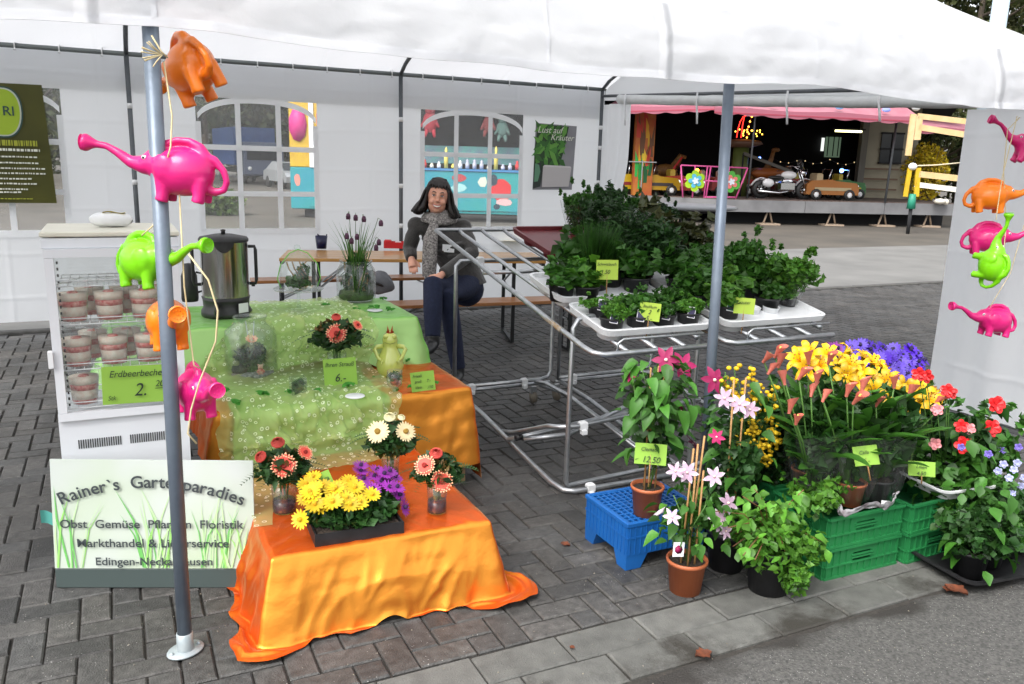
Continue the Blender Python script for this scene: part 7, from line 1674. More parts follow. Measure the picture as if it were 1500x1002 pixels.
lily(2.98,2.40,'yellow lily pot with the most open flowers before the purple daisies',3,((1280,575,2.3),(1292,590,2.28),(1305,578,2.3),(1300,562,2.34),(1318,592,2.27),(1283,602,2.26),(1310,600,2.25)))
lily(3.10,2.36,'yellow lily pot at the right of the lilies, beside the red impatiens',4,((1332,582,2.28),(1346,575,2.3),(1360,583,2.3),(1340,595,2.26),(1325,570,2.32),(1355,590,2.26)))
# purple daisies
M_pur=mat('daisy_violet',(.055,.012,.36),rough=.5);M_purh=mat('daisy_violet_heart',(.015,.008,.04),rough=.8);M_mauve=mat('daisy_mauve',(.22,.03,.24),rough=.5)
PF=[petals(.036,14,.011,1,.12,.6,[M_pur,M_pur,M_purh],.24,seed=s) for s in (11,12)];PM_=petals(.034,14,.010,1,.12,.6,[M_mauve,M_mauve,M_purh],.24,seed=13)
for (u,v,l,cx,cy,rx,ry,n,ms) in ((3.16,2.72,'violet daisy plant behind the middle of the yellow lilies',1268,516,30,14,26,PF),(3.36,2.66,'violet daisy plant behind the right of the yellow lilies',1318,530,36,22,44,PF),(3.0,2.86,'mauve daisy plant behind the left lilies',1225,517,26,9,18,[PM_])):
    t=thing('daisy_plant',l,'potted daisies',(u,v,CZ),0,'potted violet daisies');link('pot',pot_mesh(.07,.11,M_blackpot),t);link('foliage',leafme(int(cx),700,(0,0,.16),(.15,.14,.08),.03,M_lfm,1.6,.3,6),t);r=random.Random(cx)
    for k in range(n):
        a=r.random()*6.28;q=math.sqrt(r.random());py=cy+ry*q*math.sin(a);loc=wp(t,cx+rx*q*math.cos(a),py,v-.06-(py-cy)*.002);link('violet_daisy',ms[k%len(ms)],t,loc,aim(None,fdir(t,loc,.5)+Vector((r.uniform(-.3,.3),0,.25)),k),(r.uniform(.85,1.1),)*3)
# red flowering impatiens in the white tray
M_imp=mat('impatiens_red',(.62,.012,.015),rough=.45);M_impk=mat('impatiens_pink',(.80,.30,.32),rough=.5)
def roundf(R,n,m_,seed):
    mm=MB();r=random.Random(seed)
    for row in range(2):
        for k in range(n):
            a=2*PI*(k+.5*row)/n;c,s=math.cos(a),math.sin(a);P=[];q=R*(1-.3*row)
            for i in range(7): b=PI*(i/6-.5);P.append((c*(q*.55+q*.45*math.cos(b))-s*(q*.42*math.sin(b)),s*(q*.55+q*.45*math.cos(b))+c*(q*.42*math.sin(b)),.004+row*.006+.2*q*abs(math.sin(b))*r.random()))
            mm.add([(0,0,.003)]+P,[(0,i,i+1) for i in range(1,7)])
    return mm.mesh('round_flower',m_)
RF=[roundf(.034,5,M_imp,1),roundf(.03,5,M_impk,2)];LVi=leafset('imp',.075,.042,M_lfd,n=6)
tz=CZ+.0;p=Vector((3.20,2.27,CZ));
t=thing('pot_tray','white plastic tray holding the red flowered plant on the right crates','tray',(3.19,2.19,CZ-.001),-.12);mm=MB()
def rrect(W,D,z,c):
    P=[]
    for (sx,sy,a0) in ((1,-1,-PI/2),(1,1,0),(-1,1,PI/2),(-1,-1,PI)):
        for k in range(5): a=a0+PI/2*k/4;P.append((sx*(W/2-c)+c*math.cos(a),sy*(D/2-c)+c*math.sin(a),z))
    return P
R_=[rrect(.21,.19,.0,.03),rrect(.25,.23,.045,.035),rrect(.31,.28,.047,.045),rrect(.312,.282,.056,.045),rrect(.29,.26,.056,.04),rrect(.22,.2,.01,.03)];n=20
mm.add([q for s_ in R_ for q in s_],[(j*n+i,j*n+(i+1)%n,(j+1)*n+(i+1)%n,(j+1)*n+i) for j in range(5) for i in range(n)]+[tuple(range(n-1,-1,-1)),tuple(range(5*n,6*n))]);mm.build('tray_shell',M_whiteplastic,t)
t=potted(Vector((3.23,2.22,CZ+.012)),.07,.12,'red flowered plant with dark glossy leaves in the white tray',M_blackpot,'red_flower_plant');r=random.Random(44)
def fim(r):
    a=r.random()*6.28;q=.17*math.sqrt(r.random());return Vector((q*math.cos(a)+.03,q*math.sin(a)*.8,.13+.24*r.random()))
scatter_leaves(t,LVi,90,fim,45,(.7,1.3))
link('foliage',leafme(180,300,(.02,0,.20),(.17,.14,.13),.04,M_lfd,1.7,.2,5),t)
for i,(x,y,k) in enumerate(((1459,593,0),(1453,627,0),(1412,652,0),(1392,575,0),(1346,548,0),(1357,551,0),(1420,628,1),(1373,600,1),(1408,624,0),(1388,572,0),(1462,590,0),(1370,650,1))):
    loc=wp(t,x,y,2.10);link('red_flower' if k==0 else 'pink_flower',RF[k],t,loc,aim(None,fdir(t,loc,.6),i),(1.15 if i<3 else .85,)*3)
    mm=MB();mm.tube([(loc.x*.4,loc.y*.4,.14),loc],.002,4);mm.build('stem',M_stem,t)
# leafy plants with pale blue flowers at the right edge in a black tray
p=at(1440,835,0);t=thing('black_tray','wide shallow black tray with leafy plants at the right edge','tray',(p.x+.04,p.y+.05,0),-.1);mm=MB()
R_=[rrect(.44,.30,.0,.04),rrect(.50,.36,.04,.05),rrect(.56,.42,.042,.06),rrect(.562,.422,.052,.06),rrect(.53,.39,.052,.05),rrect(.46,.32,.008,.04)]
mm.add([q for s_ in R_ for q in s_],[(j*n+i,j*n+(i+1)%n,(j+1)*n+(i+1)%n,(j+1)*n+i) for j in range(5) for i in range(n)]+[tuple(range(n-1,-1,-1)),tuple(range(5*n,6*n))]);mm.build('tray_shell',M_blackpot,t)
M_pan=mat('pansy_lilac',(.38,.40,.62),rough=.6);M_pan2=mat('pansy_violet',(.16,.12,.42),rough=.6);QF=[roundf(.016,5,M_pan,5),roundf(.016,5,M_pan2,6)]
LVr=leafset('geran',.055,.055,M_lfm,lobed=1)
for i,(du,dv,l,fl) in enumerate(((-.13,-.02,'leafy plant at the left end of the black tray',()),(.04,.02,'leafy plant with pale lilac flowers in the middle of the black tray',((1470,680,0),(1485,688,0),(1462,690,0),(1478,700,0),(1490,678,0),(1448,665,1),(1495,712,0),(1482,722,0))),(.20,.06,'leafy plant at the right end of the black tray',((1492,655,1),(1500,700,0))),(.02,.20,'tall leafy plant in the rear of the black tray',((1408,655,1),(1468,660,1))))):
    q=Vector((p.x+du,p.y-.0+dv,.012));t=potted(q,.07,.12,l,M_blackpot,'leafy_plant');H_=.18 if i<3 else .34
    link('foliage',leafme(190+i,900,(0,-.02,.10+H_*.5),(.18,.17,H_*.68),.032,M_lfm if i%2 else M_lfd,1.25,.45,8),t)
    def fge(r): a=r.random()*6.28;z=r.random();s_=.15*math.sqrt(r.random());return Vector((s_*math.cos(a),s_*math.sin(a)-.02,.08+(H_+.16)*z))
    scatter_leaves(t,LVr,46,fge,50+i,(.7,1.25))
    for k,(x,y,c) in enumerate(fl):
        loc=wp(t,x,y,q.y-.10);link('lilac_flower',QF[c],t,loc,aim(None,fdir(t,loc,.7),k),(1,1,1))
link('yellow_leaf',bigleaf(.05,.03,m=mat('leaf_yellowed',(.42,.36,.03),rough=.6,attr='tone')),t,(-.02,-.16,.06),(.3,.4,2))
# rear greenery between rack and curtain
for i,(u,v,l,z) in enumerate(((3.48,2.60,'green leafy plant behind the red flowered one',.0),(3.62,2.35,'green leafy plant by the side curtain',.0))):
    t=potted(Vector((u,v,0)),.08,.15,l,M_blackpot,'leafy_plant');link('foliage',leafme(210+i,800,(0,0,.32),(.17,.16,.20),.035,M_lfm,1.5,.3,7),t)
# cards
p=atv(1271,682,2.12);card(p,.09,.078,[(.26,.45,.6,'Calla'),(.34,.5,.15,'6.-')],'tilted green card held up in front of the callas',roll=-.28,m=M_grn,stick=.06)
p=atv(1350,698,2.07);card(p,.098,.06,[(.34,.5,.55,'Lilien'),(.36,.5,.1,'4.50')],'tilted green card beside the white tray on the right crates',roll=-.12,m=M_grn,stick=.03)
# crumpled plastic rim and white tag on the calla pots
def crum(i,j):
    a=i*PI*1.1-.2;return (.16*math.cos(a)*(1+.15*fnoise(i*8,j)),-.02-.04*math.sin(a)-.012*j,.012+.012*math.sin(i*14)+.03*j+.02*fnoise(i*12,j*3))
mm=MB();mm.grid(crum,50,6);p=atv(1210,720,2.2);tag(mm.build('crumpled_sleeve',mat('milky_plastic',(.70,.71,.73),rough=.3,nscale=30,col2=(.25,.2,.22)),None,(2.64,2.16,CZ+.02)),'crumpled white plastic sleeve around the calla pots','plastic sleeve')
mm=MB();mm.box((0,0,0),(.035,.002,.02));p=atv(1297,737,2.13);tag(mm.build('white_tag',M_labw,None,p,(-.2,.1,-.4)),'small white paper tag hanging over the left green crate edge','tag')

# every bloom and leaf a slightly different shade
def addrand(m,lo,hi):
    t=m.node_tree;N=t.nodes;L=t.links;p=N.get('Principled BSDF');oi=N.new('ShaderNodeObjectInfo');mr=N.new('ShaderNodeMapRange');mr.inputs['To Min'].default_value=lo;mr.inputs['To Max'].default_value=hi;L.new(oi.outputs['Random'],mr.inputs['Value'])
    tc=N.new('ShaderNodeTexCoord');nz=N.new('ShaderNodeTexNoise');nz.inputs['Scale'].default_value=55;L.new(tc.outputs['Object'],nz.inputs['Vector']);m3=N.new('ShaderNodeMapRange');m3.inputs['To Min'].default_value=.78;m3.inputs['To Max'].default_value=1.22;L.new(nz.outputs['Fac'],m3.inputs['Value'])
    mu=N.new('ShaderNodeMath');mu.operation='MULTIPLY';L.new(mr.outputs[0],mu.inputs[0]);L.new(m3.outputs[0],mu.inputs[1])
    mx=N.new('ShaderNodeMix');mx.data_type='RGBA';mx.blend_type='MULTIPLY';mx.inputs['Factor'].default_value=1;b=p.inputs['Base Color']
    if b.is_linked: L.new(b.links[0].from_socket,mx.inputs['A'])
    else: mx.inputs['A'].default_value=b.default_value
    L.new(mu.outputs[0],mx.inputs['B']);L.new(mx.outputs['Result'],b)
for n_ in ('petal_cream','petal_coral','petal_tip','rose_coral','daisy_yellow','daisy_purple','clematis_crimson','clematis_pale','clematis_pale_edge','calla_salmon','lily_yellow','lily_throat','daisy_violet','daisy_mauve','impatiens_red','impatiens_pink','pansy_lilac','button_yellow','leaf_dark','leaf_mid','leaf_light','leaf_bronze'): addrand(MATS[n_],.62,1.12)
# ================================================================== beer table and benches
M_varn=mat('varnished_pine',(.50,.27,.085),rough=.32,nscale=2.5,col2=(.40,.20,.055),coat=.3);M_varn2=mat('varnished_bench',(.36,.155,.055),rough=.35,nscale=3,col2=(.28,.11,.04),coat=.2)
M_bleg=mat('black_steel',(.012,.013,.014),rough=.45)
def board_thing(nm,label,cat,a,b,z,w_,m_,th=.028,grp=None,planks=3):
    a=Vector(a);b=Vector(b);L=(b-a).length;rz=math.atan2(b.y-a.y,b.x-a.x);c=(a+b)/2;t=thing(nm,label,cat,(c.x,c.y,0),rz,grp)
    for k in range(planks):
        mm=MB();pw=w_/planks;mm.box((0,-w_/2+pw*(k+.5),z-th/2),(L,pw-.0015,th),bev=.003);mm.build('plank',m_,t)
    mm=MB()
    for x in (-L/2+.02,L/2-.02): mm.box((x,0,z-th-.012),(.03,w_-.02,.022))
    mm.build('batten',M_bleg,t)
    for sx in (-1,1):
        x=sx*(L/2-.28);o=w_/2-.04
        for sy in (-1,1):
            mm=MB();mm.bar((x,sy*o,z-th-.002),(x,sy*o,.012),.03,.03);mm.build('leg',M_bleg,t)
        mm=MB();mm.bar((x,-o,.02),(x,o,.02),.03,.025);mm.bar((x,-o+.02,z*.62),(x,o-.02,z*.62),.025,.02);mm.build('leg_crossbar',M_bleg,t)
        mm=MB();mm.bar((x-sx*.02,-o+.03,z*.62),(x-sx*.34,-.03,z-th-.01),.02,.012);mm.bar((x-sx*.02,o-.03,z*.62),(x-sx*.34,.03,z-th-.01),.02,.012);mm.bar((x,-o,z-.08),(x,o,z*.64),.015,.012);mm.build('brace',M_steel,t)
    return t
tb=board_thing('beer_table','long varnished beer table in front of the rear tent wall','table',(1.34,7.42,0),(3.55,6.76,0),.765,.68,M_varn,planks=4)
board_thing('beer_bench','beer bench behind the long table by the tent wall','bench',(1.12,7.93,0),(3.32,7.72,0),.475,.25,M_varn2,planks=1,grp='beer benches')
board_thing('beer_bench','beer bench in front of the long table, where the woman sits','bench',(1.62,6.38,0),(3.82,6.16,0),.465,.26,M_varn2,planks=1,grp='beer benches')
tm=tb.matrix_basis
def ont(px,py): return at(px,py,.766)
p=ont(471,364);t=thing('blue_cup','dark blue cup on the beer table','cup',p);mm=MB();mm.lathe([(.001,0),(.045,0),(.058,.12),(.054,.12),(.042,.01)],20);mm.build('cup_body',mat('navy_plastic',(.01,.012,.05),rough=.35),t)
for k in range(3): mm=MB();mm.cyl((.05*math.cos(k*2),.05*math.sin(k*2),.12),(.053*math.cos(k*2),.053*math.sin(k*2),.135),.006,.006,6);mm.build('rim_lug',MATS['navy_plastic'],t)
p=ont(577,363);t=thing('red_box','small open red box on the beer table beside the woman','box',p,-CA+.1)
M_rb=mat('red_box',(.55,.012,.015),rough=.45);mm=MB()
for x,y,dx,dy in ((0,-.06,.19,.004),(0,.06,.19,.004),(-.093,0,.004,.116),(.093,0,.004,.116)): mm.box((x,y,.03),(dx,dy,.06))
mm.box((0,0,.003),(.185,.115,.005));mm.build('tray_body',M_rb,t);mm=MB();mm.box((-.06,.01,.05),(.07,.1,.05),bev=.008);mm.build('folded_napkins',M_rb,t);mm=MB();mm.box((.04,.0,.045),(.06,.08,.03),bev=.006);mm.build('paper',M_whiteplastic,t)
p=ont(503,352)+Vector((0,.05,0));t=thing('wine_cooler','cream cylindrical vase behind the fritillaries on the beer table','vase',p);mm=MB();mm.lathe([(.001,0),(.055,0),(.052,.2),(.045,.235),(.04,.235),(.047,.2),(.05,.01)],20);mm.build('vase_body',mat('cream_ceramic',(.52,.46,.34),rough=.5,nscale=9,col2=(.45,.38,.27)),t);mm=MB();mm.lathe([(.056,.03),(.0565,.05)],20);mm.build('band',M_wood,t)
p=ont(548,352);t=thing('drinking_glass','drinking glass on the beer table behind the jar','glass',p);mm=MB();mm.lathe([(.001,.003),(.028,.003),(.034,.13),(.032,.13),(.027,.012),(.001,.012)],18);mm.build('glass_wall',M_glass2,t)
p=ont(458,356);t=thing('black_case','flat black spectacle case on the beer table','case',p,-CA);mm=MB();mm.box((0,0,.012),(.13,.06,.024),bev=.008);mm.build('case_body',M_black,t)
p=ont(742,352);t=thing('paper_sheets','two pale paper sheets lying on the beer table behind the rack','paper',p,-.6)
for k in range(2): mm=MB();mm.grid(lambda i,j:((i-.5)*.21+.05*k,(j-.5)*.3-.04*k,.002+.003*k+.004*math.sin(i*3+k)),5,5);mm.build('sheet',mat('paper_cream',(.72,.66,.5),rough=.7),t,(0,0,0),(0,0,.3*k))
# grey bag on the rear bench
q=atd(550,412,6.6);t=thing('grey_bag','grey cloth bag lying on the bench behind the wide jar','bag',(q.x,q.y,q.z-.10),-CA)
def bgf(i,j): a=i*2*PI;s=math.sin(PI*min(.98,j))**.45;r_=1+.16*fnoise(i*7,j*4,2);return (.15*math.cos(a)*s*r_*(1.2-.5*j),.09*math.sin(a)*s*r_,.09-.09*math.cos(PI*j)*r_+.03*fnoise(i*5,3))
mm=MB();mm.grid(bgf,32,18);mm.build('bag_body',mat('grey_cloth',(.16,.165,.18),rough=.85,nscale=12,col2=(.10,.10,.11),bump=.6,bscale=20),t)
mm=MB();mm.tube([(-.13,-.02,.10),(-.08,-.09,.13),(.04,-.09,.09),(.12,-.02,.05)],.012,6);mm.build('strap',M_black,t)
# ================================================================== banner and poster on the wall
t=thing('green_banner','dark olive banner with a lime shield logo hanging before the left window','banner',(-.43,8.085,0))
M_ban=mat('olive_banner',(.085,.085,.008),rough=.5,nscale=1.4,col2=(.04,.042,.006),transl=.25);M_limeb=mat('shield_lime',(.35,.5,.03),rough=.5,transl=.15);M_wht=mat('print_white',(.7,.72,.62),rough=.6);M_navy=mat('print_dark_green',(.02,.06,.05),rough=.5);M_gold=mat('print_gold',(.33,.36,.03),rough=.5)
def banf(i,j): return (-1.05+1.05*i-.03+.035*(1-j)*i*1.0,.012*math.sin(i*5+j*2),1.165+.955*j+.012*i*j)
mm=MB();mm.grid(banf,24,18);bn=mm.build('cloth',M_ban,t)
def shield(cx,cz,W,H,y,m_):
    P=[]
    for k in range(36):
        a=2*PI*k/36;c,s=math.cos(a),math.sin(a);P.append((cx+W*math.copysign(abs(c)**.75,c)*(1-.12*(s<0)*abs(s)),y,cz+H*math.copysign(abs(s)**.8,s)))
    mm=MB();mm.poly(P[::-1]);return mm.build('shield_print',m_,bn)
LCX=-.335
shield(LCX,1.90,.155,.205,-.022,M_navy);shield(LCX,1.90,.143,.193,-.024,mat('shield_rim',(.45,.5,.42),rough=.5));shield(LCX,1.90,.132,.182,-.026,M_limeb)
textobj('lettering','RI',.105,M_navy,bn,(LCX+.052,-.030,1.875),off=.001)
r=random.Random(2)
def fine(x1,x0,z,h,m_):
    x=x1
    while x>x0:
        w=r.uniform(.006,.028);mm=MB();mm.box((x-w/2,-.024,z+r.uniform(-.001,.001)),(w,.001,h));FN.append(mm);x-=w+r.uniform(.004,.010)
for z,h,x1,m_ in ((1.955,.012,LCX+.10,M_navy),(1.835,.010,LCX+.10,M_navy),(1.81,.010,LCX+.09,M_navy),(1.785,.009,LCX+.07,M_navy),(1.655,.045,-.10,M_gold),(1.60,.020,-.085,M_wht),(1.545,.012,-.11,M_wht),(1.495,.012,-.105,M_wht),(1.45,.012,-.06,M_wht),(1.41,.012,-.06,M_wht),(1.365,.012,-.165,M_wht),(1.325,.012,-.13,M_wht),(1.28,.012,-.20,M_wht),(1.255,.012,-.25,M_wht),(1.20,.008,-.17,M_gold)):
    FN=[];fine(x1,-.62,z,h,m_);mm=MB()
    for f in FN: mm.add(f.v,f.f)
    o=mm.build('small_print',m_,bn);o['kind']='stuff'
t=thing('herb_poster','plant poster of a pale square pot with green leaves on the wall','poster',(0,0,0))
C4=[atv(785,180,8.10),atv(845,185,8.10),atv(838,278,8.10),atv(780,278,8.10)]
def pq(i,j,y=0): a=C4[3].lerp(C4[2],i);b=C4[0].lerp(C4[1],i);p=a.lerp(b,j);return (p.x,8.10-y+.012*math.sin(i*2.5)*(1-j),p.z)
mm=MB();mm.grid(pq,12,16);pb=mm.build('paper',mat('poster_grey',(.26,.26,.28),rough=.35,nscale=3,col2=(.20,.20,.22)),t)
def pr(P,y,m_,nm): mm=MB();mm.poly([pq(a,b,y) for a,b in P][::-1]);return mm.build(nm,m_,pb)
r=random.Random(6);gs=[mat('print_leaf%d'%i,c,rough=.4) for i,c in enumerate(((.03,.12,.02),(.06,.22,.03),(.12,.32,.05),(.015,.05,.012)))]
pr([(0,.3),(.62,.33),(.72,.6),(.8,.98),(.05,.99),(0,.6)],.004,gs[3],'printed_shade')
for k in range(60):
    x=.05+.68*r.random();y=.38+.56*r.random()
    if x+abs(y-.65)*.3>.82: continue
    a=r.uniform(-1.2,1.2)+PI/2;L=.10+.10*r.random();w=.035+.02*r.random();c,s=math.cos(a),math.sin(a)
    pr([(x-c*L,y-s*L*.7),(x-s*w,y+c*w),(x+c*L,y+s*L*.7),(x+s*w,y-c*w)],.005+.0001*k,gs[k%3],'printed_leaf')
pr([(.0,.02),(.18,.05),(.22,.3),(.15,.42),(0,.38)],.0115,mat('print_shade',(.02,.03,.025),rough=.4),'printed_shade')
pr([(.02,.12),(.11,.13),(.16,.28),(.12,.38),(.02,.4)],.012,mat('print_teal_leaf',(.10,.25,.15),rough=.4),'printed_leaf')
pr([(.22,.04),(.90,.05),(.93,.35),(.22,.36)],.013,mat('print_pot',(.48,.46,.46),rough=.4),'printed_pot')
pr([(.22,.355),(.93,.345),(.9,.37),(.25,.38)],.0135,mat('print_pot_rim',(.60,.58,.58),rough=.4),'printed_pot')
textobj('lettering','Lust auf',.095,M_wht,pb,Vector(pq(.36,.865,.016)),shear=.3);textobj('lettering','Kräuter',.09,M_wht,pb,Vector(pq(.66,.765,.016)),shear=.3)
# ================================================================== seated woman
def J(px,py,d): return atd(px,py,d)
hd=J(641,291,6.22);root=Vector((J(683,440,6.3).x,J(683,440,6.3).y,0))
t=thing('person','woman with dark hair, grey jacket and patterned scarf sitting on the front bench','person',root)
L_=lambda p:Vector(p)-root
fwd=(Vector((0,0,HC-.15))-hd);fwd.normalize();rtv=Vector((math.cos(CA),-math.sin(CA),0));upv=rtv.cross(-fwd).normalized()
if upv.z<0: upv=-upv
tilt=.10;r2=(rtv*math.cos(tilt)-upv*math.sin(tilt));u2=(upv*math.cos(tilt)+rtv*math.sin(tilt));HM=Matrix((r2,-fwd,u2)).transposed()   # columns: right, back, up
def H(x,y,z): return L_(hd)+HM@Vector((x,y,z))          # y<0 is towards the viewer
P_=dict(pel=L_(J(684,420,6.3)),sp=L_(J(668,380,6.33)),ch=L_(J(648,345,6.33)),nk=L_(J(643,318,6.28)),
 sR=L_(J(609,330,6.28)),sL=L_(J(679,333,6.34)),eR=L_(J(600,364,6.3)),wR=L_(J(603,380,6.18)),hR=L_(J(605,392,6.14)),
 eL=L_(J(692,370,6.18)),wL=L_(J(645,404,5.9)),hL=L_(J(632,416,5.85)),
 hipL=L_(J(690,416,6.26)),hipR=L_(J(672,420,6.3)),kL=L_(J(656,434,5.92)),aL=L_(J(671,540,5.9)),kR=L_(J(634,418,5.86)),aR=L_(J(634,494,5.72)))
b=MB()
b.tube([P_['pel'],P_['sp'],P_['ch'],P_['nk'],H(0,.03,-.09),H(0,.02,-.02)],[.11,.10,.11,.055,.048,.06],16)
for s in 'RL': b.tube([P_['ch']+Vector((0,0,.03)),P_['s'+s],P_['e'+s],P_['w'+s]],[.065,.045,.028,.024],12);b.ball(P_['s'+s],.058,12)
b.tube([P_['hipL'],P_['kL'],P_['aL']],[.07,.05,.033],12);b.tube([P_['hipR'],P_['kR'],P_['aR']],[.07,.05,.033],12);b.ball(P_['pel'],.11,14)
# head with cheeks, jaw, nose, brow, ears
def hb(x,y,z,r_,sc): b.ball(H(x,y,z),r_,22,M=HM,sc=sc)
hb(0,.01,.03,.095,(.88,1.0,1.05));hb(0,-.02,-.045,.066,(1.0,.95,1.0));hb(0,-.055,-.082,.026,(1.1,.9,.8));hb(0,-.098,-.012,.014,(1,1,1.1));b.tube([H(0,-.082,.03),H(0,-.098,-.01)],[.009,.013],8)
for s in (-1,1): hb(s*.035,-.065,-.022,.028,(1,.8,.85));hb(s*.03,-.080,.045,.018,(1.4,.5,.5));hb(s*.078,.012,-.002,.022,(.4,.8,1.2));hb(s*.012,-.094,-.018,.008,(1,1,.8))
hb(0,-.078,-.043,.014,(2.0,.5,.45));hb(0,-.076,-.062,.012,(1.9,.5,.5))
# hands: palm, four unequal bent fingers, thumb from the side
def hand(w_,h_,side,curl,Pn):
    d=(h_-w_).normalized();s=d.cross(Pn).normalized()*side;b.tube([w_-d*.01,w_+d*.03,w_+d*.075],[.026,.034,.036],10)
    for k,(o,L) in enumerate(((-.027,.062),(-.009,.072),(.009,.068),(.026,.052))):
        q0=w_+d*.06+s*o*.9;q1=q0+d*L*.45+Pn*curl*.3*L+s*o*.1;q2=q1+d*L*.32-Pn*curl*.2*L;q3=q2+d*L*.2-Pn*curl*.45*L;b.tube([q0,q1,q2,q3],[.0105,.0095,.0085,.006],7)
    q0=w_+d*.02-s*.026;q1=q0+d*.03-s*.022;q2=q1+d*.03-s*.004;b.tube([q0,q1,q2],[.012,.010,.007],7)
hand(P_['wR'],P_['hR'],1,.5,fwd);hand(P_['wL'],P_['hL'],-1,.5,(fwd+Vector((0,0,.6))).normalized())
M_skin=mat('skin',(.70,.38,.27),rough=.5,sss=.08,nscale=14,col2=(.64,.29,.20))
o=link('tmp',b.mesh('tmp',M_skin));me=applymod('body',o,[('REMESH',dict(mode='VOXEL',voxel_size=.0052)),('SMOOTH',dict(factor=.5,iterations=3)),('DECIMATE',dict(ratio=.5))],M_skin);body=link('body',me,t)
def remesh(nm,mb,m_,vx=.008,it=5,dec=.5,par=None):
    o=link('tmp',mb.mesh('tmp',m_));return link(nm,applymod(nm,o,[('REMESH',dict(mode='VOXEL',voxel_size=vx)),('SMOOTH',dict(factor=.5,iterations=it)),('DECIMATE',dict(ratio=dec))],m_),par or t)
M_jack=mat('jacket_tweed',(.034,.031,.030),rough=.9,nscale=130,col2=(.06,.056,.052),bump=.6,bscale=30,sheen=.3);M_jean=mat('jeans_navy',(.008,.012,.034),rough=.85,nscale=40,col2=(.013,.019,.05),bump=.4,bscale=60)
j=MB();j.tube([P_['pel']+Vector((0,0,-.02)),P_['pel'].lerp(P_['sp'],.5),P_['sp'],P_['ch'],P_['nk']-Vector((0,0,.015))],[.165,.15,.14,.155,.075],20);j.ball(P_['ch']+Vector((0,0,-.01)),.135,18,sc=(1.2,.85,.95),M=Matrix.Rotation(-CA,3,'Z'))
for s in 'RL':
    w_=P_['e'+s].lerp(P_['w'+s],.92);j.tube([P_['ch']+Vector((0,0,.05)),P_['s'+s]+Vector((0,0,-.005)),P_['s'+s].lerp(P_['e'+s],.5),P_['e'+s],P_['e'+s].lerp(w_,.5),w_],[.08,.066,.060,.055,.050,.045],16);j.ball(P_['s'+s],.066,14)
r=random.Random(3)
for k in range(16):
    a=P_['sp'].lerp(P_['ch'],r.random())+fwd*.13+rtv*r.uniform(-.12,.12);j.ball(a,.028,8,sc=(2.4,1,.6),M=Matrix.Rotation(r.uniform(-.6,.6),3,'Y'))
remesh('jacket',j,M_jack)
g=MB();g.tube([P_['pel']+Vector((0,0,.0)),P_['hipL'],P_['hipL'].lerp(P_['kL'],.5),P_['kL'],P_['kL'].lerp(P_['aL'],.45),P_['aL']],[.13,.098,.09,.075,.068,.055],18)
g.tube([P_['pel']+Vector((0,0,.0)),P_['hipR'],P_['hipR'].lerp(P_['kR'],.5),P_['kR'],P_['kR'].lerp(P_['aR'],.45),P_['aR']],[.15,.12,.10,.076,.07,.055],18);g.ball(P_['pel']+Vector((.0,0,-.02)),.135,16)
remesh('jeans',g,M_jean)
for nm,a,tip in (('shoe',P_['aL'],L_(J(662,566,5.72))),('shoe',P_['aR'],L_(J(622,516,5.56)))):
    s=MB();e=Vector((tip.x,tip.y,a.z-.075 if nm else 0));a2=a+Vector((0,0,-.05));s.tube([a+Vector((0,0,.02)),a2],[.05,.05],14);s.tube([a2+(a2-e).normalized()*.04,a2,a2.lerp(e,.5),e],[.038,.046,.046,.030],14);remesh('shoe',s,M_black,.007)
# face details
def fobj(nm,mb,m_): return mb.build(nm,m_,body)
for s in (-1,1):
    mm=MB();mm.ball(H(s*.031,-.079,.022),.0085,10,sc=(1.35,.6,.6),M=HM);e=fobj('eye',mm,M_whiteplastic)
    mm=MB();mm.ball(H(s*.031,-.0845,.022),.0050,8,M=HM);mm.tube([H(s*.043,-.082,.026),H(s*.031,-.0865,.0295),H(s*.019,-.083,.025)],.0022,5);fobj('iris_and_lashes',mm,M_black)
    mm=MB();mm.tube([H(s*.05,-.078,.043),H(s*.034,-.090,.052),H(s*.016,-.088,.046)],[.002,.0035,.0025],6);fobj('eyebrow',mm,M_black)
mm=MB();mm.tube([H(-.030,-.078,-.044),H(-.015,-.088,-.053),H(0,-.091,-.0555),H(.015,-.088,-.053),H(.030,-.078,-.044)],[.002,.0065,.0075,.0065,.002],8);fobj('teeth',mm,mat('teeth',(.75,.72,.66),rough=.25))
M_lip=mat('lips',(.42,.10,.09),rough=.4)
mm=MB();mm.tube([H(-.033,-.077,-.042),H(-.015,-.090,-.0455),H(0,-.094,-.0465),H(.015,-.090,-.0455),H(.033,-.077,-.042)],[.002,.0035,.004,.0035,.002],8);fobj('upper_lip',mm,M_lip)
mm=MB();mm.tube([H(-.031,-.077,-.045),H(-.016,-.087,-.061),H(0,-.091,-.0655),H(.016,-.087,-.061),H(.031,-.077,-.045)],[.002,.004,.005,.004,.002],8);fobj('lower_lip',mm,M_lip)
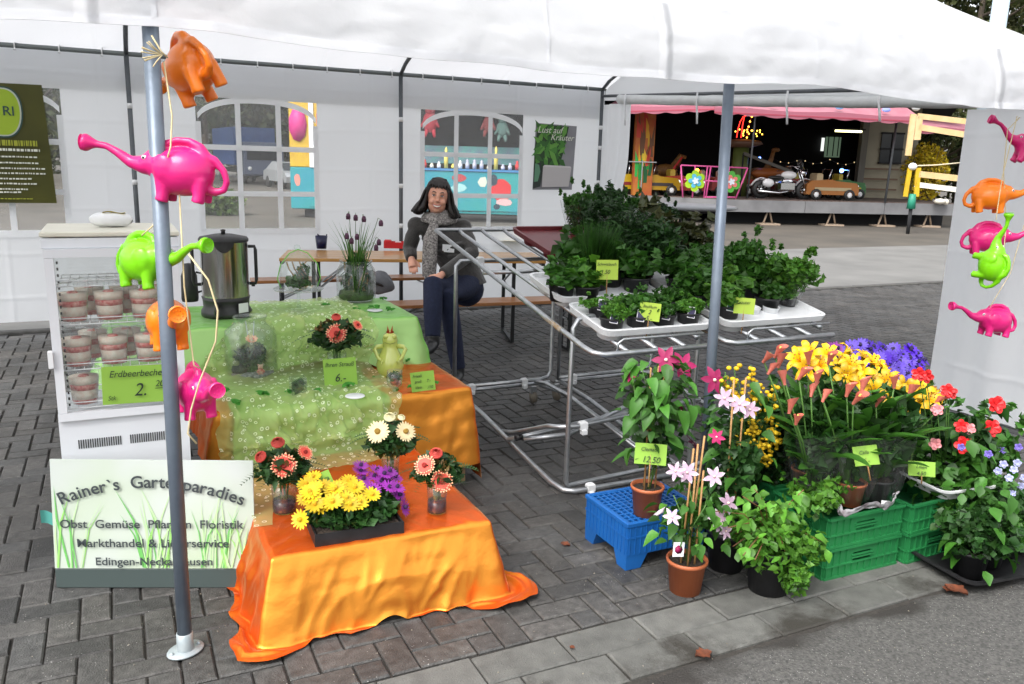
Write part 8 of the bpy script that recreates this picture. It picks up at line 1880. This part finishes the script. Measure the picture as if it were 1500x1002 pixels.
# hair: cap, fringe and shoulder length waves
h=MB();M_hair=mat('hair_black',(.010,.008,.008),rough=.42,nscale=80,col2=(.022,.016,.014),bump=.4,bscale=90)
h.ball(H(0,.036,.054),.104,24,sc=(.93,1.0,1.03),M=HM);h.ball(H(0,.005,.088),.076,20,sc=(1.05,1.0,.95),M=HM)
for s in (-1,1): h.ball(H(s*.10,.03,-.055),.040,12);h.ball(H(s*.088,.03,.0),.034,12)
for s in (-1,1):
    for k in range(5):
        y=-.045+.03*k;h.tube([H(s*.045,y*.6+.01,.122-.008*k),H(s*(.080+.003*k),y+.012,.06),H(s*(.090+.005*k),y+.02,-.02),H(s*(.104+.010*k),y+.018+.01*math.sin(k*2),-.075),H(s*(.140+.012*k),y+.005,-.115-.008*(k%3))],[.016,.015,.017,.024,.010],10)
    h.ball(H(s*.13,.01,-.118),.030,12,sc=(1.3,1,.7));h.ball(H(s*.105,.04,-.08),.042,12)
for x in (-.06,-.04,-.02,0,.02,.04,.06): h.tube([H(x*.5,.0,.142),H(x*.9,-.05,.124),H(x*1.15,-.080+abs(x)*.3,.092),H(x*1.35,-.088+abs(x)*.4,.068)],[.010,.010,.007,.003],8)
h.tube([H(0,.1,.05),H(0,.1,-.05),H(0,.085,-.12)],[.09,.085,.05],14)
hair=remesh('hair',h,M_hair,.0055,2,.5)
st=MB();r=random.Random(5)
for k in range(90):
    s=r.choice((-1,1));y=r.uniform(-.05,.09);a0=r.uniform(.4,1);p0=H(s*.05*a0,y*.6,.15-.02*abs(y));p1=H(s*(.095+.012*r.random()),y,.05);p2=H(s*(.118+.02*r.random()),y+.01,-.05);p3=H(s*(.13+.04*r.random()),y+r.uniform(-.02,.02),-.13+.03*r.random());p4=H(s*(.16+.02*r.random()),y,-.12+.03*r.random());st.tube([p0,p1,p2,p3,p4],[.003,.004,.004,.003,.001],4)
st.build('loose_strands',M_hair,hair)
# scarf with printed pattern
M_scarf=mat('scarf_print',(.05,.045,.045),rough=.9,nscale=75,col2=(.42,.39,.37),bump=.5,bscale=40)
s=MB();c=P_['nk']+Vector((0,0,-.0))
for k in range(3):
    pts=[];n=22
    for i in range(n): a=2*PI*i/n;pts.append(c+rtv*math.cos(a)*(.092+.012*k)+Vector((-rtv.y,rtv.x,0))*math.sin(a)*(.080+.012*k)*-1+Vector((0,0,.015-.024*k+.012*math.sin(a*2+k)+(.012*math.sin(a)))))
    s.tube(pts,.026,8,closed=True)
sd=fwd.copy();sd.z=0;sd.normalize();a=c+sd*.11-rtv*.03+Vector((0,0,-.04))
for k,(dx,L,w) in enumerate(((-.03,.50,.032),(.0,.46,.034),(-.055,.40,.026))):
    s.tube([a+rtv*dx*.3,a+rtv*(dx-.01)+sd*.04+Vector((0,0,-L*.3)),a+rtv*(dx-.015)+sd*.05+Vector((0,0,-L*.65)),a+rtv*(dx-.02)+sd*.03+Vector((0,0,-L))],[w*.8,w,w,w*.8],8)
sc=remesh('scarf',s,M_scarf,.008,3,.6)
mm=MB()
for k in range(12): q=a+rtv*(-.075+.007*k)+sd*.035+Vector((0,0,-.47));mm.tube([q,q+Vector((.002*math.sin(k),0,-.06))],.0022,4)
mm.build('fringe',M_scarf,sc)
q=P_['ch']+fwd*.158+rtv*.045+Vector((0,0,-.085));mm=MB();mm.box((0,0,0),(.09,.003,.058),bev=.001);mm.build('name_badge',M_labw,t,q,(0,.05,-CA))
